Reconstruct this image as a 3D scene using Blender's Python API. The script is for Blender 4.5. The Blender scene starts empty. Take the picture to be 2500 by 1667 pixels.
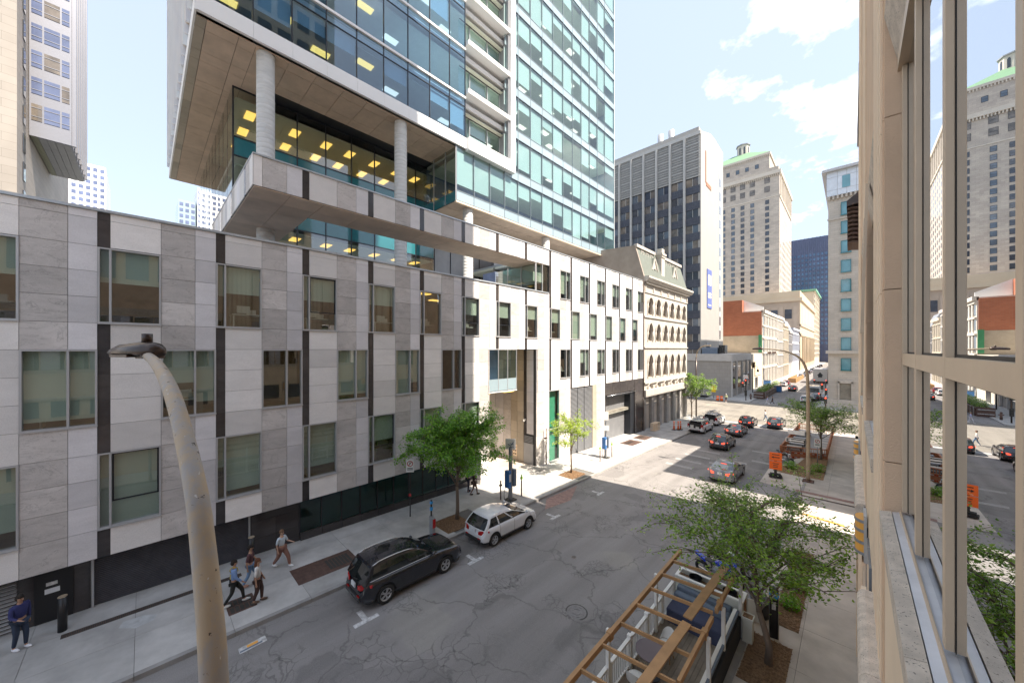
import bpy, math, random
from math import sin, cos, pi, radians, atan2, sqrt
from mathutils import Vector, Matrix, noise
random.seed(7)
SC = bpy.context.scene
COL = SC.collection

# ------------------------------------------------------------ camera, sky, sun
cam_d = bpy.data.cameras.new("camera")
cam = bpy.data.objects.new("camera", cam_d); COL.objects.link(cam)
cam.location = (0, 0, 9.9)
cam.rotation_euler = (pi / 2, 0, math.atan(830 / 864))
cam_d.sensor_width = 36; cam_d.lens = 864 / 2500 * 36; cam_d.shift_y = 0.0074
cam_d.clip_start = 0.05; cam_d.clip_end = 5000
SC.camera = cam
SUN_V = Vector((0.989, 0.148, 0)).normalized() * cos(radians(54)) + Vector((0, 0, sin(radians(54))))
world = bpy.data.worlds.new("World"); SC.world = world; world.use_nodes = True
wt = world.node_tree; wt.nodes.clear()
def wn(t, **k):
    n = wt.nodes.new(t)
    for a, b in k.items(): setattr(n, a, b)
    return n
sky = wn('ShaderNodeTexSky', sky_type='NISHITA', sun_disc=False, sun_elevation=radians(54),
         sun_rotation=radians(81.5), air_density=1.0, dust_density=1.2, ozone_density=1.0)
bg = wn('ShaderNodeBackground'); bg.inputs['Strength'].default_value = 0.15
out = wn('ShaderNodeOutputWorld')
tc = wn('ShaderNodeTexCoord')
sep = wn('ShaderNodeSeparateXYZ'); wt.links.new(tc.outputs['Generated'], sep.inputs[0])
zz = wn('ShaderNodeMath', operation='MAXIMUM'); wt.links.new(sep.outputs['Z'], zz.inputs[0]); zz.inputs[1].default_value = 0.0
za = wn('ShaderNodeMath', operation='ADD'); wt.links.new(zz.outputs[0], za.inputs[0]); za.inputs[1].default_value = 0.22
dv = wn('ShaderNodeVectorMath', operation='DIVIDE'); wt.links.new(tc.outputs['Generated'], dv.inputs[0]); wt.links.new(za.outputs[0], dv.inputs[1])
nz = wn('ShaderNodeTexNoise'); nz.inputs['Scale'].default_value = 2.4; nz.inputs['Detail'].default_value = 9; nz.inputs['Roughness'].default_value = 0.58
mp = wn('ShaderNodeMapping'); mp.inputs['Location'].default_value = (0, 0, 0)
wt.links.new(dv.outputs[0], mp.inputs[0]); wt.links.new(mp.outputs[0], nz.inputs['Vector'])
cr = wn('ShaderNodeValToRGB'); cr.color_ramp.elements[0].position = 0.555; cr.color_ramp.elements[1].position = 0.80
wt.links.new(nz.outputs['Fac'], cr.inputs[0])
gam = wn('ShaderNodeMix', data_type='RGBA', blend_type='MIX'); gam.inputs[0].default_value = 0.92
gam.inputs[7].default_value = (0.55, 0.62, 0.72, 1)
wt.links.new(sky.outputs[0], gam.inputs[6])
mixc = wn('ShaderNodeMix', data_type='RGBA'); mixc.inputs[7].default_value = (3.2, 3.15, 3.1, 1)
wt.links.new(cr.outputs['Color'], mixc.inputs[0]); wt.links.new(gam.outputs[2], mixc.inputs[6])
wt.links.new(mixc.outputs[2], bg.inputs['Color']); wt.links.new(bg.outputs[0], out.inputs[0])
sun_d = bpy.data.lights.new("sun", 'SUN'); sun_d.energy = 2.0; sun_d.angle = radians(0.5); sun_d.color = (0.70, 0.62, 0.52)
sun = bpy.data.objects.new("sun", sun_d); COL.objects.link(sun)
sun.rotation_euler = SUN_V.to_track_quat('Z', 'Y').to_euler()
SC.view_settings.view_transform = 'Standard'; SC.view_settings.look = 'None'
SC.view_settings.exposure = 3.08; SC.view_settings.gamma = 1; SC.view_settings.use_curve_mapping = False
SC.render.engine = 'CYCLES'
SC.cycles.max_bounces = 8; SC.cycles.transparent_max_bounces = 10; SC.cycles.caustics_reflective = False; SC.cycles.caustics_refractive = False
SC.cycles.sample_clamp_indirect = 6

# ------------------------------------------------------------ materials
def new_mat(name):
    m = bpy.data.materials.new(name); m.use_nodes = True
    nt = m.node_tree; b = nt.nodes['Principled BSDF']
    return m, nt, b
def N(nt, t, ins={}, **k):
    n = nt.nodes.new(t)
    for a, b in k.items(): setattr(n, a, b)
    for a, b in ins.items():
        if isinstance(b, bpy.types.NodeSocket): nt.links.new(b, n.inputs[a])
        else: n.inputs[a].default_value = b
    return n
def c4(c, k=1.0): return (min(c[0] * k, 1), min(c[1] * k, 1), min(c[2] * k, 1), 1)
def mixn(nt, f, a, b, mode='MIX'):
    n = nt.nodes.new('ShaderNodeMix'); n.data_type = 'RGBA'; n.blend_type = mode
    for i, v in ((0, f), (6, a), (7, b)):
        if isinstance(v, bpy.types.NodeSocket): nt.links.new(v, n.inputs[i])
        elif i == 0: n.inputs[0].default_value = v
        else: n.inputs[i].default_value = v if len(v) == 4 else (*v, 1)
    return n.outputs[2]
def ramp(nt, f, p0, p1, c0=(0, 0, 0, 1), c1=(1, 1, 1, 1)):
    r = nt.nodes.new('ShaderNodeValToRGB'); e = r.color_ramp.elements
    e[0].position = p0; e[1].position = p1; e[0].color = c0; e[1].color = c1
    nt.links.new(f, r.inputs[0]); return r.outputs[0]
def pos(nt): return nt.nodes.new('ShaderNodeNewGeometry').outputs['Position']
def M(name, col, rough=0.6, metal=0.0, var=0.08, scale=1.5, bump=0.0, bscale=30, rnd=0.0, coat=0, spec=None, stretch=None, local=False, dirt=0, alpha=None):
    m, nt, b = new_mat(name)
    p = N(nt, 'ShaderNodeTexCoord').outputs['Object'] if local else pos(nt)
    if stretch:
        p = N(nt, 'ShaderNodeMapping', {'Vector': p, 'Scale': stretch}).outputs[0]
    n = N(nt, 'ShaderNodeTexNoise', {'Vector': p, 'Scale': scale, 'Detail': 6, 'Roughness': 0.6})
    f = ramp(nt, n.outputs['Fac'], 0.3, 0.7)
    c = mixn(nt, f, c4(col, 1 - var), c4(col, 1 + var))
    if rnd:
        oi = N(nt, 'ShaderNodeObjectInfo')
        mr = N(nt, 'ShaderNodeMapRange', {'Value': oi.outputs['Random'], 'To Min': 1 - rnd, 'To Max': 1 + rnd})
        c = mixn(nt, 1.0, c, mr.outputs[0], 'MULTIPLY')
    if dirt:
        n3 = N(nt, 'ShaderNodeTexNoise', {'Vector': p, 'Scale': scale * 0.37, 'Detail': 8, 'Roughness': 0.7})
        f3 = ramp(nt, n3.outputs['Fac'], 0.5, 0.75)
        c = mixn(nt, f3, c, mixn(nt, dirt, c, c4((0.12, 0.1, 0.08))))
    nt.links.new(c, b.inputs['Base Color'])
    b.inputs['Roughness'].default_value = rough; b.inputs['Metallic'].default_value = metal
    if coat: b.inputs['Coat Weight'].default_value = coat; b.inputs['Coat Roughness'].default_value = 0.03
    if spec is not None: b.inputs['Specular IOR Level'].default_value = spec
    if bump:
        n2 = N(nt, 'ShaderNodeTexNoise', {'Vector': p, 'Scale': bscale, 'Detail': 5})
        bp = N(nt, 'ShaderNodeBump', {'Height': n2.outputs['Fac'], 'Strength': bump, 'Distance': 0.02})
        nt.links.new(bp.outputs[0], b.inputs['Normal'])
    return m
def glass(name, tint, ior=1.7, rough=0.0, gcol=(1, 1, 1), wav=0.0, floor=0.0):
    m, nt, b = new_mat(name); nt.nodes.remove(b)
    o = nt.nodes['Material Output']
    fr = N(nt, 'ShaderNodeFresnel', {'IOR': ior})
    if floor: fr = N(nt, 'ShaderNodeMath', {0: fr.outputs[0], 1: floor}, operation='MAXIMUM')
    bf = N(nt, 'ShaderNodeMath', {0: 1.0, 1: nt.nodes.new('ShaderNodeNewGeometry').outputs['Backfacing']}, operation='SUBTRACT')
    fr = N(nt, 'ShaderNodeMath', {0: fr.outputs[0], 1: bf.outputs[0]}, operation='MULTIPLY')
    tr = N(nt, 'ShaderNodeBsdfTransparent', {'Color': (*tint, 1)})
    gl = N(nt, 'ShaderNodeBsdfGlossy', {'Color': (*gcol, 1), 'Roughness': rough})
    if wav:
        n2 = N(nt, 'ShaderNodeTexNoise', {'Vector': pos(nt), 'Scale': 0.55, 'Detail': 1})
        bp = N(nt, 'ShaderNodeBump', {'Height': n2.outputs['Fac'], 'Strength': wav, 'Distance': 0.06})
        nt.links.new(bp.outputs[0], gl.inputs['Normal'])
    mx = N(nt, 'ShaderNodeMixShader', {0: fr.outputs[0], 1: tr.outputs[0], 2: gl.outputs[0]})
    nt.links.new(mx.outputs[0], o.inputs[0]); return m
def emis(name, col, s):
    m, nt, b = new_mat(name); b.inputs['Base Color'].default_value = (*col, 1)
    b.inputs['Emission Color'].default_value = (*col, 1); b.inputs['Emission Strength'].default_value = s
    return m
def stone(name, col, var, vein, rough=0.55, bright=1.0):
    m, nt, b = new_mat(name); p = pos(nt)
    oi = N(nt, 'ShaderNodeObjectInfo')
    off = N(nt, 'ShaderNodeVectorMath', {0: oi.outputs['Location'], 1: oi.outputs['Random']}, operation='MULTIPLY')
    pp = N(nt, 'ShaderNodeVectorMath', {0: p, 1: off.outputs[0]}, operation='ADD').outputs[0]
    ms = N(nt, 'ShaderNodeMapping', {'Vector': pp, 'Scale': (1, 0.8, 1.9)}).outputs[0]
    n = N(nt, 'ShaderNodeTexNoise', {'Vector': ms, 'Scale': 1.1, 'Detail': 10, 'Roughness': 0.62, 'Distortion': 0.6})
    c = mixn(nt, ramp(nt, n.outputs['Fac'], 0.32, 0.68), c4(col, 1 - var), c4(col, 1 + var))
    nf = N(nt, 'ShaderNodeTexNoise', {'Vector': pp, 'Scale': 38, 'Detail': 3})
    c = mixn(nt, 0.22, c, ramp(nt, nf.outputs['Fac'], 0.35, 0.65, c4(col, 0.75), c4(col, 1.25)))
    if vein:
        nv = N(nt, 'ShaderNodeTexNoise', {'Vector': ms, 'Scale': 0.9, 'Detail': 7, 'Roughness': 0.65, 'Distortion': 1.2})
        ab = N(nt, 'ShaderNodeMath', {0: nv.outputs['Fac'], 1: 0.5}, operation='SUBTRACT')
        ab = N(nt, 'ShaderNodeMath', {0: ab.outputs[0]}, operation='ABSOLUTE')
        c = mixn(nt, ramp(nt, ab.outputs[0], 0.0, 0.012, c4((vein,) * 3), (0, 0, 0, 1)), c, c4(col, 0.35))
    mr = N(nt, 'ShaderNodeMapRange', {'Value': oi.outputs['Random'], 'To Min': 0.80, 'To Max': 1.12})
    c = mixn(nt, 1.0, c, mr.outputs[0], 'MULTIPLY')
    nt.links.new(c, b.inputs['Base Color']); b.inputs['Roughness'].default_value = rough
    bp = N(nt, 'ShaderNodeBump', {'Height': nf.outputs['Fac'], 'Strength': 0.12, 'Distance': 0.01})
    nt.links.new(bp.outputs[0], b.inputs['Normal'])
    return m
def asphalt(name, col, cracks=1.0, warm=1.0):
    m, nt, b = new_mat(name); p = pos(nt)
    nd = N(nt, 'ShaderNodeTexNoise', {'Vector': p, 'Scale': 0.9, 'Detail': 4})
    nd2 = N(nt, 'ShaderNodeVectorMath', {0: nd.outputs['Color'], 1: (1.6, 1.6, 0)}, operation='MULTIPLY')
    pd = N(nt, 'ShaderNodeVectorMath', {0: p, 1: nd2.outputs[0]}, operation='ADD').outputs[0]
    big = N(nt, 'ShaderNodeTexNoise', {'Vector': p, 'Scale': 0.16, 'Detail': 5, 'Roughness': 0.55})
    c = mixn(nt, ramp(nt, big.outputs['Fac'], 0.35, 0.65), c4(col, 0.72), c4(col, 1.22))
    # darker tar patches with fairly hard outlines
    pt = N(nt, 'ShaderNodeTexNoise', {'Vector': pd, 'Scale': 0.30, 'Detail': 2, 'Roughness': 0.35})
    patch = ramp(nt, pt.outputs['Fac'], 0.585, 0.60)
    c = mixn(nt, patch, c, mixn(nt, 1.0, c, (0.52, 0.52, 0.54), 'MULTIPLY'))
    pt2 = N(nt, 'ShaderNodeTexNoise', {'Vector': pd, 'Scale': 0.22, 'Detail': 3, 'Roughness': 0.4})
    pale = ramp(nt, pt2.outputs['Fac'], 0.62, 0.66)
    c = mixn(nt, pale, c, mixn(nt, 1.0, c, (1.34, 1.34, 1.22), 'MULTIPLY'))
    # streaks along the driving direction
    st = N(nt, 'ShaderNodeMapping', {'Vector': p, 'Scale': (1.4, 0.06, 1)}).outputs[0]
    sn = N(nt, 'ShaderNodeTexNoise', {'Vector': st, 'Scale': 1.0, 'Detail': 5})
    c = mixn(nt, 0.5, c, mixn(nt, ramp(nt, sn.outputs['Fac'], 0.35, 0.65), c4(col, 0.7), c4(col, 1.25)))
    if cracks:
        def crack(scale, w, soft):
            v = N(nt, 'ShaderNodeTexVoronoi', {'Vector': pd, 'Scale': scale}, feature='DISTANCE_TO_EDGE')
            return ramp(nt, v.outputs['Distance'], w, w + soft, (1, 1, 1, 1), (0, 0, 0, 1))
        mask = N(nt, 'ShaderNodeTexNoise', {'Vector': p, 'Scale': 0.28, 'Detail': 3})
        k1 = mixn(nt, 1.0, crack(0.30, 0.003, 0.009), ramp(nt, mask.outputs['Fac'], 0.36, 0.46), 'MULTIPLY')
        m2 = ramp(nt, mask.outputs['Fac'], 0.52, 0.60)
        k2 = mixn(nt, 1.0, crack(1.7, 0.012, 0.03), m2, 'MULTIPLY')
        mask3 = N(nt, 'ShaderNodeTexNoise', {'Vector': pd, 'Scale': 0.55, 'Detail': 2})
        k3 = mixn(nt, 1.0, crack(5.0, 0.03, 0.09), ramp(nt, mask3.outputs['Fac'], 0.57, 0.63), 'MULTIPLY')
        k = mixn(nt, 1.0, mixn(nt, 1.0, k1, k2, 'ADD'), k3, 'ADD')
        kk = N(nt, 'ShaderNodeMath', {0: k, 1: 0.58 * cracks}, operation='MULTIPLY')
        kk.use_clamp = True
        c = mixn(nt, kk.outputs[0], c, c4(col, 0.28))
    fine = N(nt, 'ShaderNodeTexNoise', {'Vector': p, 'Scale': 60, 'Detail': 2})
    c = mixn(nt, 0.25, c, ramp(nt, fine.outputs['Fac'], 0.35, 0.65, c4(col, 0.5), c4(col, 1.6)))
    nt.links.new(c, b.inputs['Base Color']); b.inputs['Roughness'].default_value = 0.85
    bp = N(nt, 'ShaderNodeBump', {'Height': fine.outputs['Fac'], 'Strength': 0.35, 'Distance': 0.01})
    nt.links.new(bp.outputs[0], b.inputs['Normal'])
    return m
def leafmat(name, c1, c2):
    m, nt, b = new_mat(name); nt.nodes.remove(b); o = nt.nodes['Material Output']
    n = N(nt, 'ShaderNodeTexNoise', {'Vector': pos(nt), 'Scale': 3.0, 'Detail': 4})
    c = mixn(nt, ramp(nt, n.outputs['Fac'], 0.35, 0.65), c4(c1), c4(c2))
    d = N(nt, 'ShaderNodeBsdfDiffuse', {'Color': c}); t = N(nt, 'ShaderNodeBsdfTranslucent', {'Color': mixn(nt, 1.0, c, (1.5, 1.6, 0.7), 'MULTIPLY')})
    g = N(nt, 'ShaderNodeBsdfGlossy', {'Roughness': 0.35, 'Color': (1, 1, 1, 1)})
    mx = N(nt, 'ShaderNodeMixShader', {0: 0.4, 1: d.outputs[0], 2: t.outputs[0]})
    fr = N(nt, 'ShaderNodeFresnel', {'IOR': 1.18})
    mx2 = N(nt, 'ShaderNodeMixShader', {0: fr.outputs[0], 1: mx.outputs[0], 2: g.outputs[0]})
    nt.links.new(mx2.outputs[0], o.inputs[0]); return m
def brick(name, c1, c2, mort, sx, sz, rough=0.8, mortar=0.012, axis='YZ'):
    m, nt, b = new_mat(name); p = pos(nt)
    sp = N(nt, 'ShaderNodeSeparateXYZ', {0: p})
    h = N(nt, 'ShaderNodeMath', {0: sp.outputs['X'], 1: sp.outputs['Y']}, operation='ADD').outputs[0]
    cb = N(nt, 'ShaderNodeCombineXYZ', {0: h, 1: sp.outputs['Z']})
    bt = N(nt, 'ShaderNodeTexBrick', {'Vector': cb.outputs[0], 'Color1': c4(c1), 'Color2': c4(c2), 'Mortar': c4(mort), 'Scale': 1.0,
           'Mortar Size': mortar, 'Brick Width': sx, 'Row Height': sz})
    n = N(nt, 'ShaderNodeTexNoise', {'Vector': p, 'Scale': 0.25, 'Detail': 8, 'Roughness': 0.6})
    c = mixn(nt, 1.0, bt.outputs['Color'], ramp(nt, n.outputs['Fac'], 0.3, 0.7, (0.82, 0.82, 0.82, 1), (1.0, 1.0, 1.0, 1)), 'MULTIPLY')
    nt.links.new(c, b.inputs['Base Color']); b.inputs['Roughness'].default_value = rough
    return m
def lampmat():
    m, nt, b = new_mat('worn_tan_paint'); p = pos(nt)
    a = N(nt, 'ShaderNodeTexNoise', {'Vector': N(nt, 'ShaderNodeMapping', {'Vector': p, 'Scale': (1, 1, .35)}).outputs[0], 'Scale': 7, 'Detail': 8, 'Roughness': .7})
    c = mixn(nt, ramp(nt, a.outputs['Fac'], .42, .6), c4((.46, .36, .25)), c4((.36, .34, .33)))
    s = N(nt, 'ShaderNodeTexNoise', {'Vector': p, 'Scale': 16, 'Detail': 4, 'Roughness': .65})
    c = mixn(nt, ramp(nt, s.outputs['Fac'], .655, .68), c, c4((.04, .03, .025)))
    s2 = N(nt, 'ShaderNodeTexNoise', {'Vector': N(nt, 'ShaderNodeMapping', {'Vector': p, 'Scale': (3, 3, .4)}).outputs[0], 'Scale': 11, 'Detail': 3})
    c = mixn(nt, ramp(nt, s2.outputs['Fac'], .70, .72), c, c4((.62, .6, .58)))
    nt.links.new(c, b.inputs['Base Color']); b.inputs['Roughness'].default_value = .5
    bp = N(nt, 'ShaderNodeBump', {'Height': s.outputs['Fac'], 'Strength': .4, 'Distance': .01}); nt.links.new(bp.outputs[0], b.inputs['Normal'])
    return m
S_WHITE = stone('pale_limestone', (0.77, 0.745, 0.73), 0.07, 0.0)
S_LILAC = stone('light_grey_limestone', (0.64, 0.625, 0.645), 0.09, 0.0)
S_GREY = stone('veined_grey_limestone', (0.54, 0.51, 0.495), 0.17, 0.5)
S_DARK = stone('black_granite', (0.06, 0.054, 0.055), 0.25, 0.0, rough=0.12)
S_SAND = stone('warm_limestone', (0.46, 0.40, 0.32), 0.09, 0.0)  # sandy tone; on the recess wall it holds reflected warm light
MT = dict(
 alu=M('brushed_aluminium', (0.46, 0.465, 0.48), 0.38, 0.3, 0.04),
 white=M('white_metal_cladding', (0.80, 0.80, 0.80), 0.45, 0.0, 0.03, 0.4),
 dark=M('dark_anodised_metal', (0.035, 0.04, 0.05), 0.35, 0.4, 0.1),
 gutter=M('coping_metal', (0.45, 0.49, 0.53), 0.4, 0.4, 0.05),
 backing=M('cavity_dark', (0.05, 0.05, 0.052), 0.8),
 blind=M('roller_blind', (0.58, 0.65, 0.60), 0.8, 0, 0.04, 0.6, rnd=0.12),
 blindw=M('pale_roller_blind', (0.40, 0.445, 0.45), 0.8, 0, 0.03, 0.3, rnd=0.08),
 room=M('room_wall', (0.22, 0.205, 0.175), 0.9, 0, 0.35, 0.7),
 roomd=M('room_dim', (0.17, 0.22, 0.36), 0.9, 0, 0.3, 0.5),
 ceil=M('ceiling_tile', (0.62, 0.64, 0.55), 0.9, 0, 0.05),
 win=glass('office_glass', (0.80, 0.84, 0.81), 2.3, wav=0.03),
 wing=glass('green_glass', (0.52, 0.76, 0.68), 1.6, wav=0.03),
 cwall=glass('curtain_wall_glass', (0.86, 0.95, 0.95), 1.8, wav=0.02),
 cblue=glass('blue_curtain_wall_glass', (0.66, 0.80, 0.90), 2.1, gcol=(0.72, 0.86, 1.0), wav=0.03),
 spand=M('pale_teal_spandrel', (0.30, 0.39, 0.44), 0.12, 0, 0.03, 0.3, rnd=0.05, coat=0.6),
 teal=M('dark_teal_spandrel', (0.03, 0.17, 0.20), 0.08, 0, 0.15, 0.4, coat=0.8),
 mirror=glass('near_window_glass', (0.10, 0.11, 0.10), 3.2, gcol=(0.95, 0.97, 1.0), floor=.84),
 mull=M('tower_mullion', (0.22, 0.26, 0.29), 0.4, 0.3, 0.05),
 door=M('roller_door_slat', (0.085, 0.085, 0.10), 0.5, 0.2, 0.2, 3),
 palebar=M('pale_bar_grey', (0.34, 0.33, 0.32), 0.85, 0, 0.2, 6),
 conc=M('soffit_concrete', (0.60, 0.47, 0.37), 0.85, 0, 0.12, 0.9, bump=0.2, bscale=40, rnd=0.07),
 concol=M('column_concrete', (0.55, 0.54, 0.52), 0.8, 0, 0.12, 1.2, stretch=(1, 1, 5), bump=0.1),
 lite=emis('ceiling_light_panel', (1.0, 0.60, 0.14), 0.24),
 litew=emis('white_ceiling_light', (1.0, 0.93, 0.82), 0.16),
 asph=asphalt('road_asphalt', (0.245, 0.233, 0.228)),
 asph2=asphalt('cross_street_asphalt', (0.24, 0.22, 0.19), 0.4),
 walk=M('sidewalk_concrete', (0.45, 0.44, 0.425), 0.85, 0, 0.2, 0.9, bump=0.3, bscale=50, rnd=0.09, dirt=0.4),
 walkw=M('pale_sidewalk_concrete', (0.52, 0.47, 0.42), 0.85, 0, 0.18, 0.8, bump=0.3, bscale=50, rnd=0.08, dirt=0.35),
 kerb=M('kerb_concrete', (0.33, 0.32, 0.31), 0.85, 0, 0.15, 2, bump=0.4, rnd=0.06, dirt=0.3),
 joint=M('joint_dirt', (0.16, 0.155, 0.15), 0.95),
 paint=M('road_paint', (0.52, 0.52, 0.52), 0.8, 0, 0.5, 6),
 pinkpaint=M('faded_red_road_paint', (0.29, 0.19, 0.17), 0.85, 0, 0.3, 5),
 rust=M('rusty_iron', (0.13, 0.08, 0.065), 0.7, 0.3, 0.25, 5, bump=0.3),
 iron=M('cast_iron', (0.20, 0.195, 0.20), 0.6, 0.3, 0.2, 8, bump=0.3),
 black=M('black_paint', (0.015, 0.015, 0.017), 0.4),
 grate=M('dark_grate', (0.05, 0.05, 0.045), 0.7),
 mulch=M('wood_mulch', (0.26, 0.16, 0.09), 0.95, 0, 0.5, 14, bump=1.0, bscale=60),
 bark=M('tree_bark', (0.17, 0.13, 0.10), 0.9, 0, 0.25, 6, bump=0.8, bscale=25, stretch=(1, 1, 0.25)),
 lamp=M('tan_lamp_post', (0.42, 0.33, 0.23), 0.45, 0.15, 0.22, 2.2, bump=0.25, bscale=45, dirt=0.6, stretch=(1, 1, .5)),
 lamph=M('dark_bronze', (0.06, 0.042, 0.036), 0.25, 0.35, 0.15),
 wood=M('raw_timber', (0.42, 0.24, 0.11), 0.65, 0, 0.18, 2, stretch=(1, 1, 1), bump=0.1),
 deck=M('weathered_deck_board', (0.22, 0.18, 0.14), 0.85, 0, 0.2, 3, rnd=0.14, bump=0.2),
 redwood=M('stained_red_cedar', (0.42, 0.16, 0.075), 0.6, 0, 0.2, 3, rnd=0.12),
 wplas=M('white_paint', (0.75, 0.75, 0.73), 0.45, 0, 0.05),
 wplank=M('white_plank', (0.66, 0.68, 0.62), 0.55, 0, 0.08, rnd=0.05),
 navy=M('navy_fabric', (0.055, 0.065, 0.12), 0.9, 0, 0.15, 4),
 slate=M('slate_fabric', (0.16, 0.20, 0.26), 0.9, 0, 0.1, 4),
 plum=M('dark_table_top', (0.15, 0.12, 0.135), 0.5, 0, 0.1),
 orange=M('orange_sign_sheet', (1.0, 0.17, 0.02), 0.5, 0, 0.03),
 blue=M('charger_blue', (0.04, 0.16, 0.42), 0.45),
 yellow=M('amber_plastic', (0.85, 0.42, 0.08), 0.5),
 green=M('lime_plastic', (0.30, 0.62, 0.04), 0.5),
 grey=M('grey_metal', (0.30, 0.31, 0.33), 0.5, 0.3),
 rubber=M('tyre_rubber', (0.02, 0.02, 0.02), 0.8),
 rim=M('alloy_rim', (0.55, 0.56, 0.58), 0.3, 0.7),
 chrome=M('chrome_trim', (0.75, 0.75, 0.76), 0.15, 0.9, 0.02),
 tail=M('tail_light_red', (0.45, 0.01, 0.01), 0.12, coat=1),
 brake=emis('lit_brake_light', (1.0, 0.10, 0.05), 0.22),
 plate=M('number_plate', (0.7, 0.72, 0.75), 0.4),
 carglass=M('tinted_car_glass', (0.012, 0.016, 0.016), 0.03, 0, 0.1, spec=0.8, coat=1),
 head=M('headlight_glass', (0.6, 0.62, 0.65), 0.08, 0.2, coat=1),
 clad=M('black_cladding', (0.03, 0.03, 0.032), 0.6),
 dirtwall=M('tar_paper', (0.03, 0.035, 0.04), 0.8, 0, 0.2),
 beige=M('tan_precast', (0.74, 0.54, 0.38), 0.8, 0, 0.08, 1.3, bump=0.35, bscale=90, dirt=0.12),
 beigel=M('smooth_tan_precast', (0.87, 0.70, 0.52), 0.75, 0, 0.06, 0.8, bump=0.15, bscale=60),
 frame=M('tan_window_frame', (0.64, 0.51, 0.38), 0.5, 0.25, 0.05, 3, bump=0.05),
 sillm=M('grey_metal_sill', (0.62, 0.62, 0.65), 0.4, 0.2, 0.12, 4, dirt=0.2),
 gasket=M('black_gasket', (0.012, 0.012, 0.014), 0.6),
)
def speckle(name, col):
    m, nt, b = new_mat(name); p = pos(nt)
    v = N(nt, 'ShaderNodeTexNoise', {'Vector': p, 'Scale': 70, 'Detail': 4, 'Roughness': 0.7})
    n = N(nt, 'ShaderNodeTexNoise', {'Vector': p, 'Scale': 8, 'Detail': 6})
    c = mixn(nt, ramp(nt, n.outputs['Fac'], 0.3, 0.7), c4(col, 0.8), c4(col, 1.15))
    c = mixn(nt, ramp(nt, v.outputs['Fac'], 0.60, 0.66), c, c4((0.05, 0.04, 0.035)))
    nt.links.new(c, b.inputs['Base Color']); b.inputs['Roughness'].default_value = 0.9
    bp = N(nt, 'ShaderNodeBump', {'Height': v.outputs['Fac'], 'Strength': 0.6, 'Distance': 0.006})
    nt.links.new(bp.outputs[0], b.inputs['Normal']); return m
MT["winfar"] = M("dark_window_glass", (0.05,0.06,0.08), .06, 0, .4, .3, coat=.8)
MT["winfar2"] = M("blue_grey_window_glass", (0.10,0.13,0.17), .08, 0, .4, .3, coat=.8)
MT["winfar3"] = M("brownish_window_glass", (0.16,0.14,0.12), .08, 0, .5, .5, coat=.8)
MT["winblue"] = M("blue_window_glass_flat", (0.12,0.15,0.26), .1, 0, .3, .2, coat=.5)
MT["speck"] = speckle('pitted_granite', (0.66, 0.57, 0.48))

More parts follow.
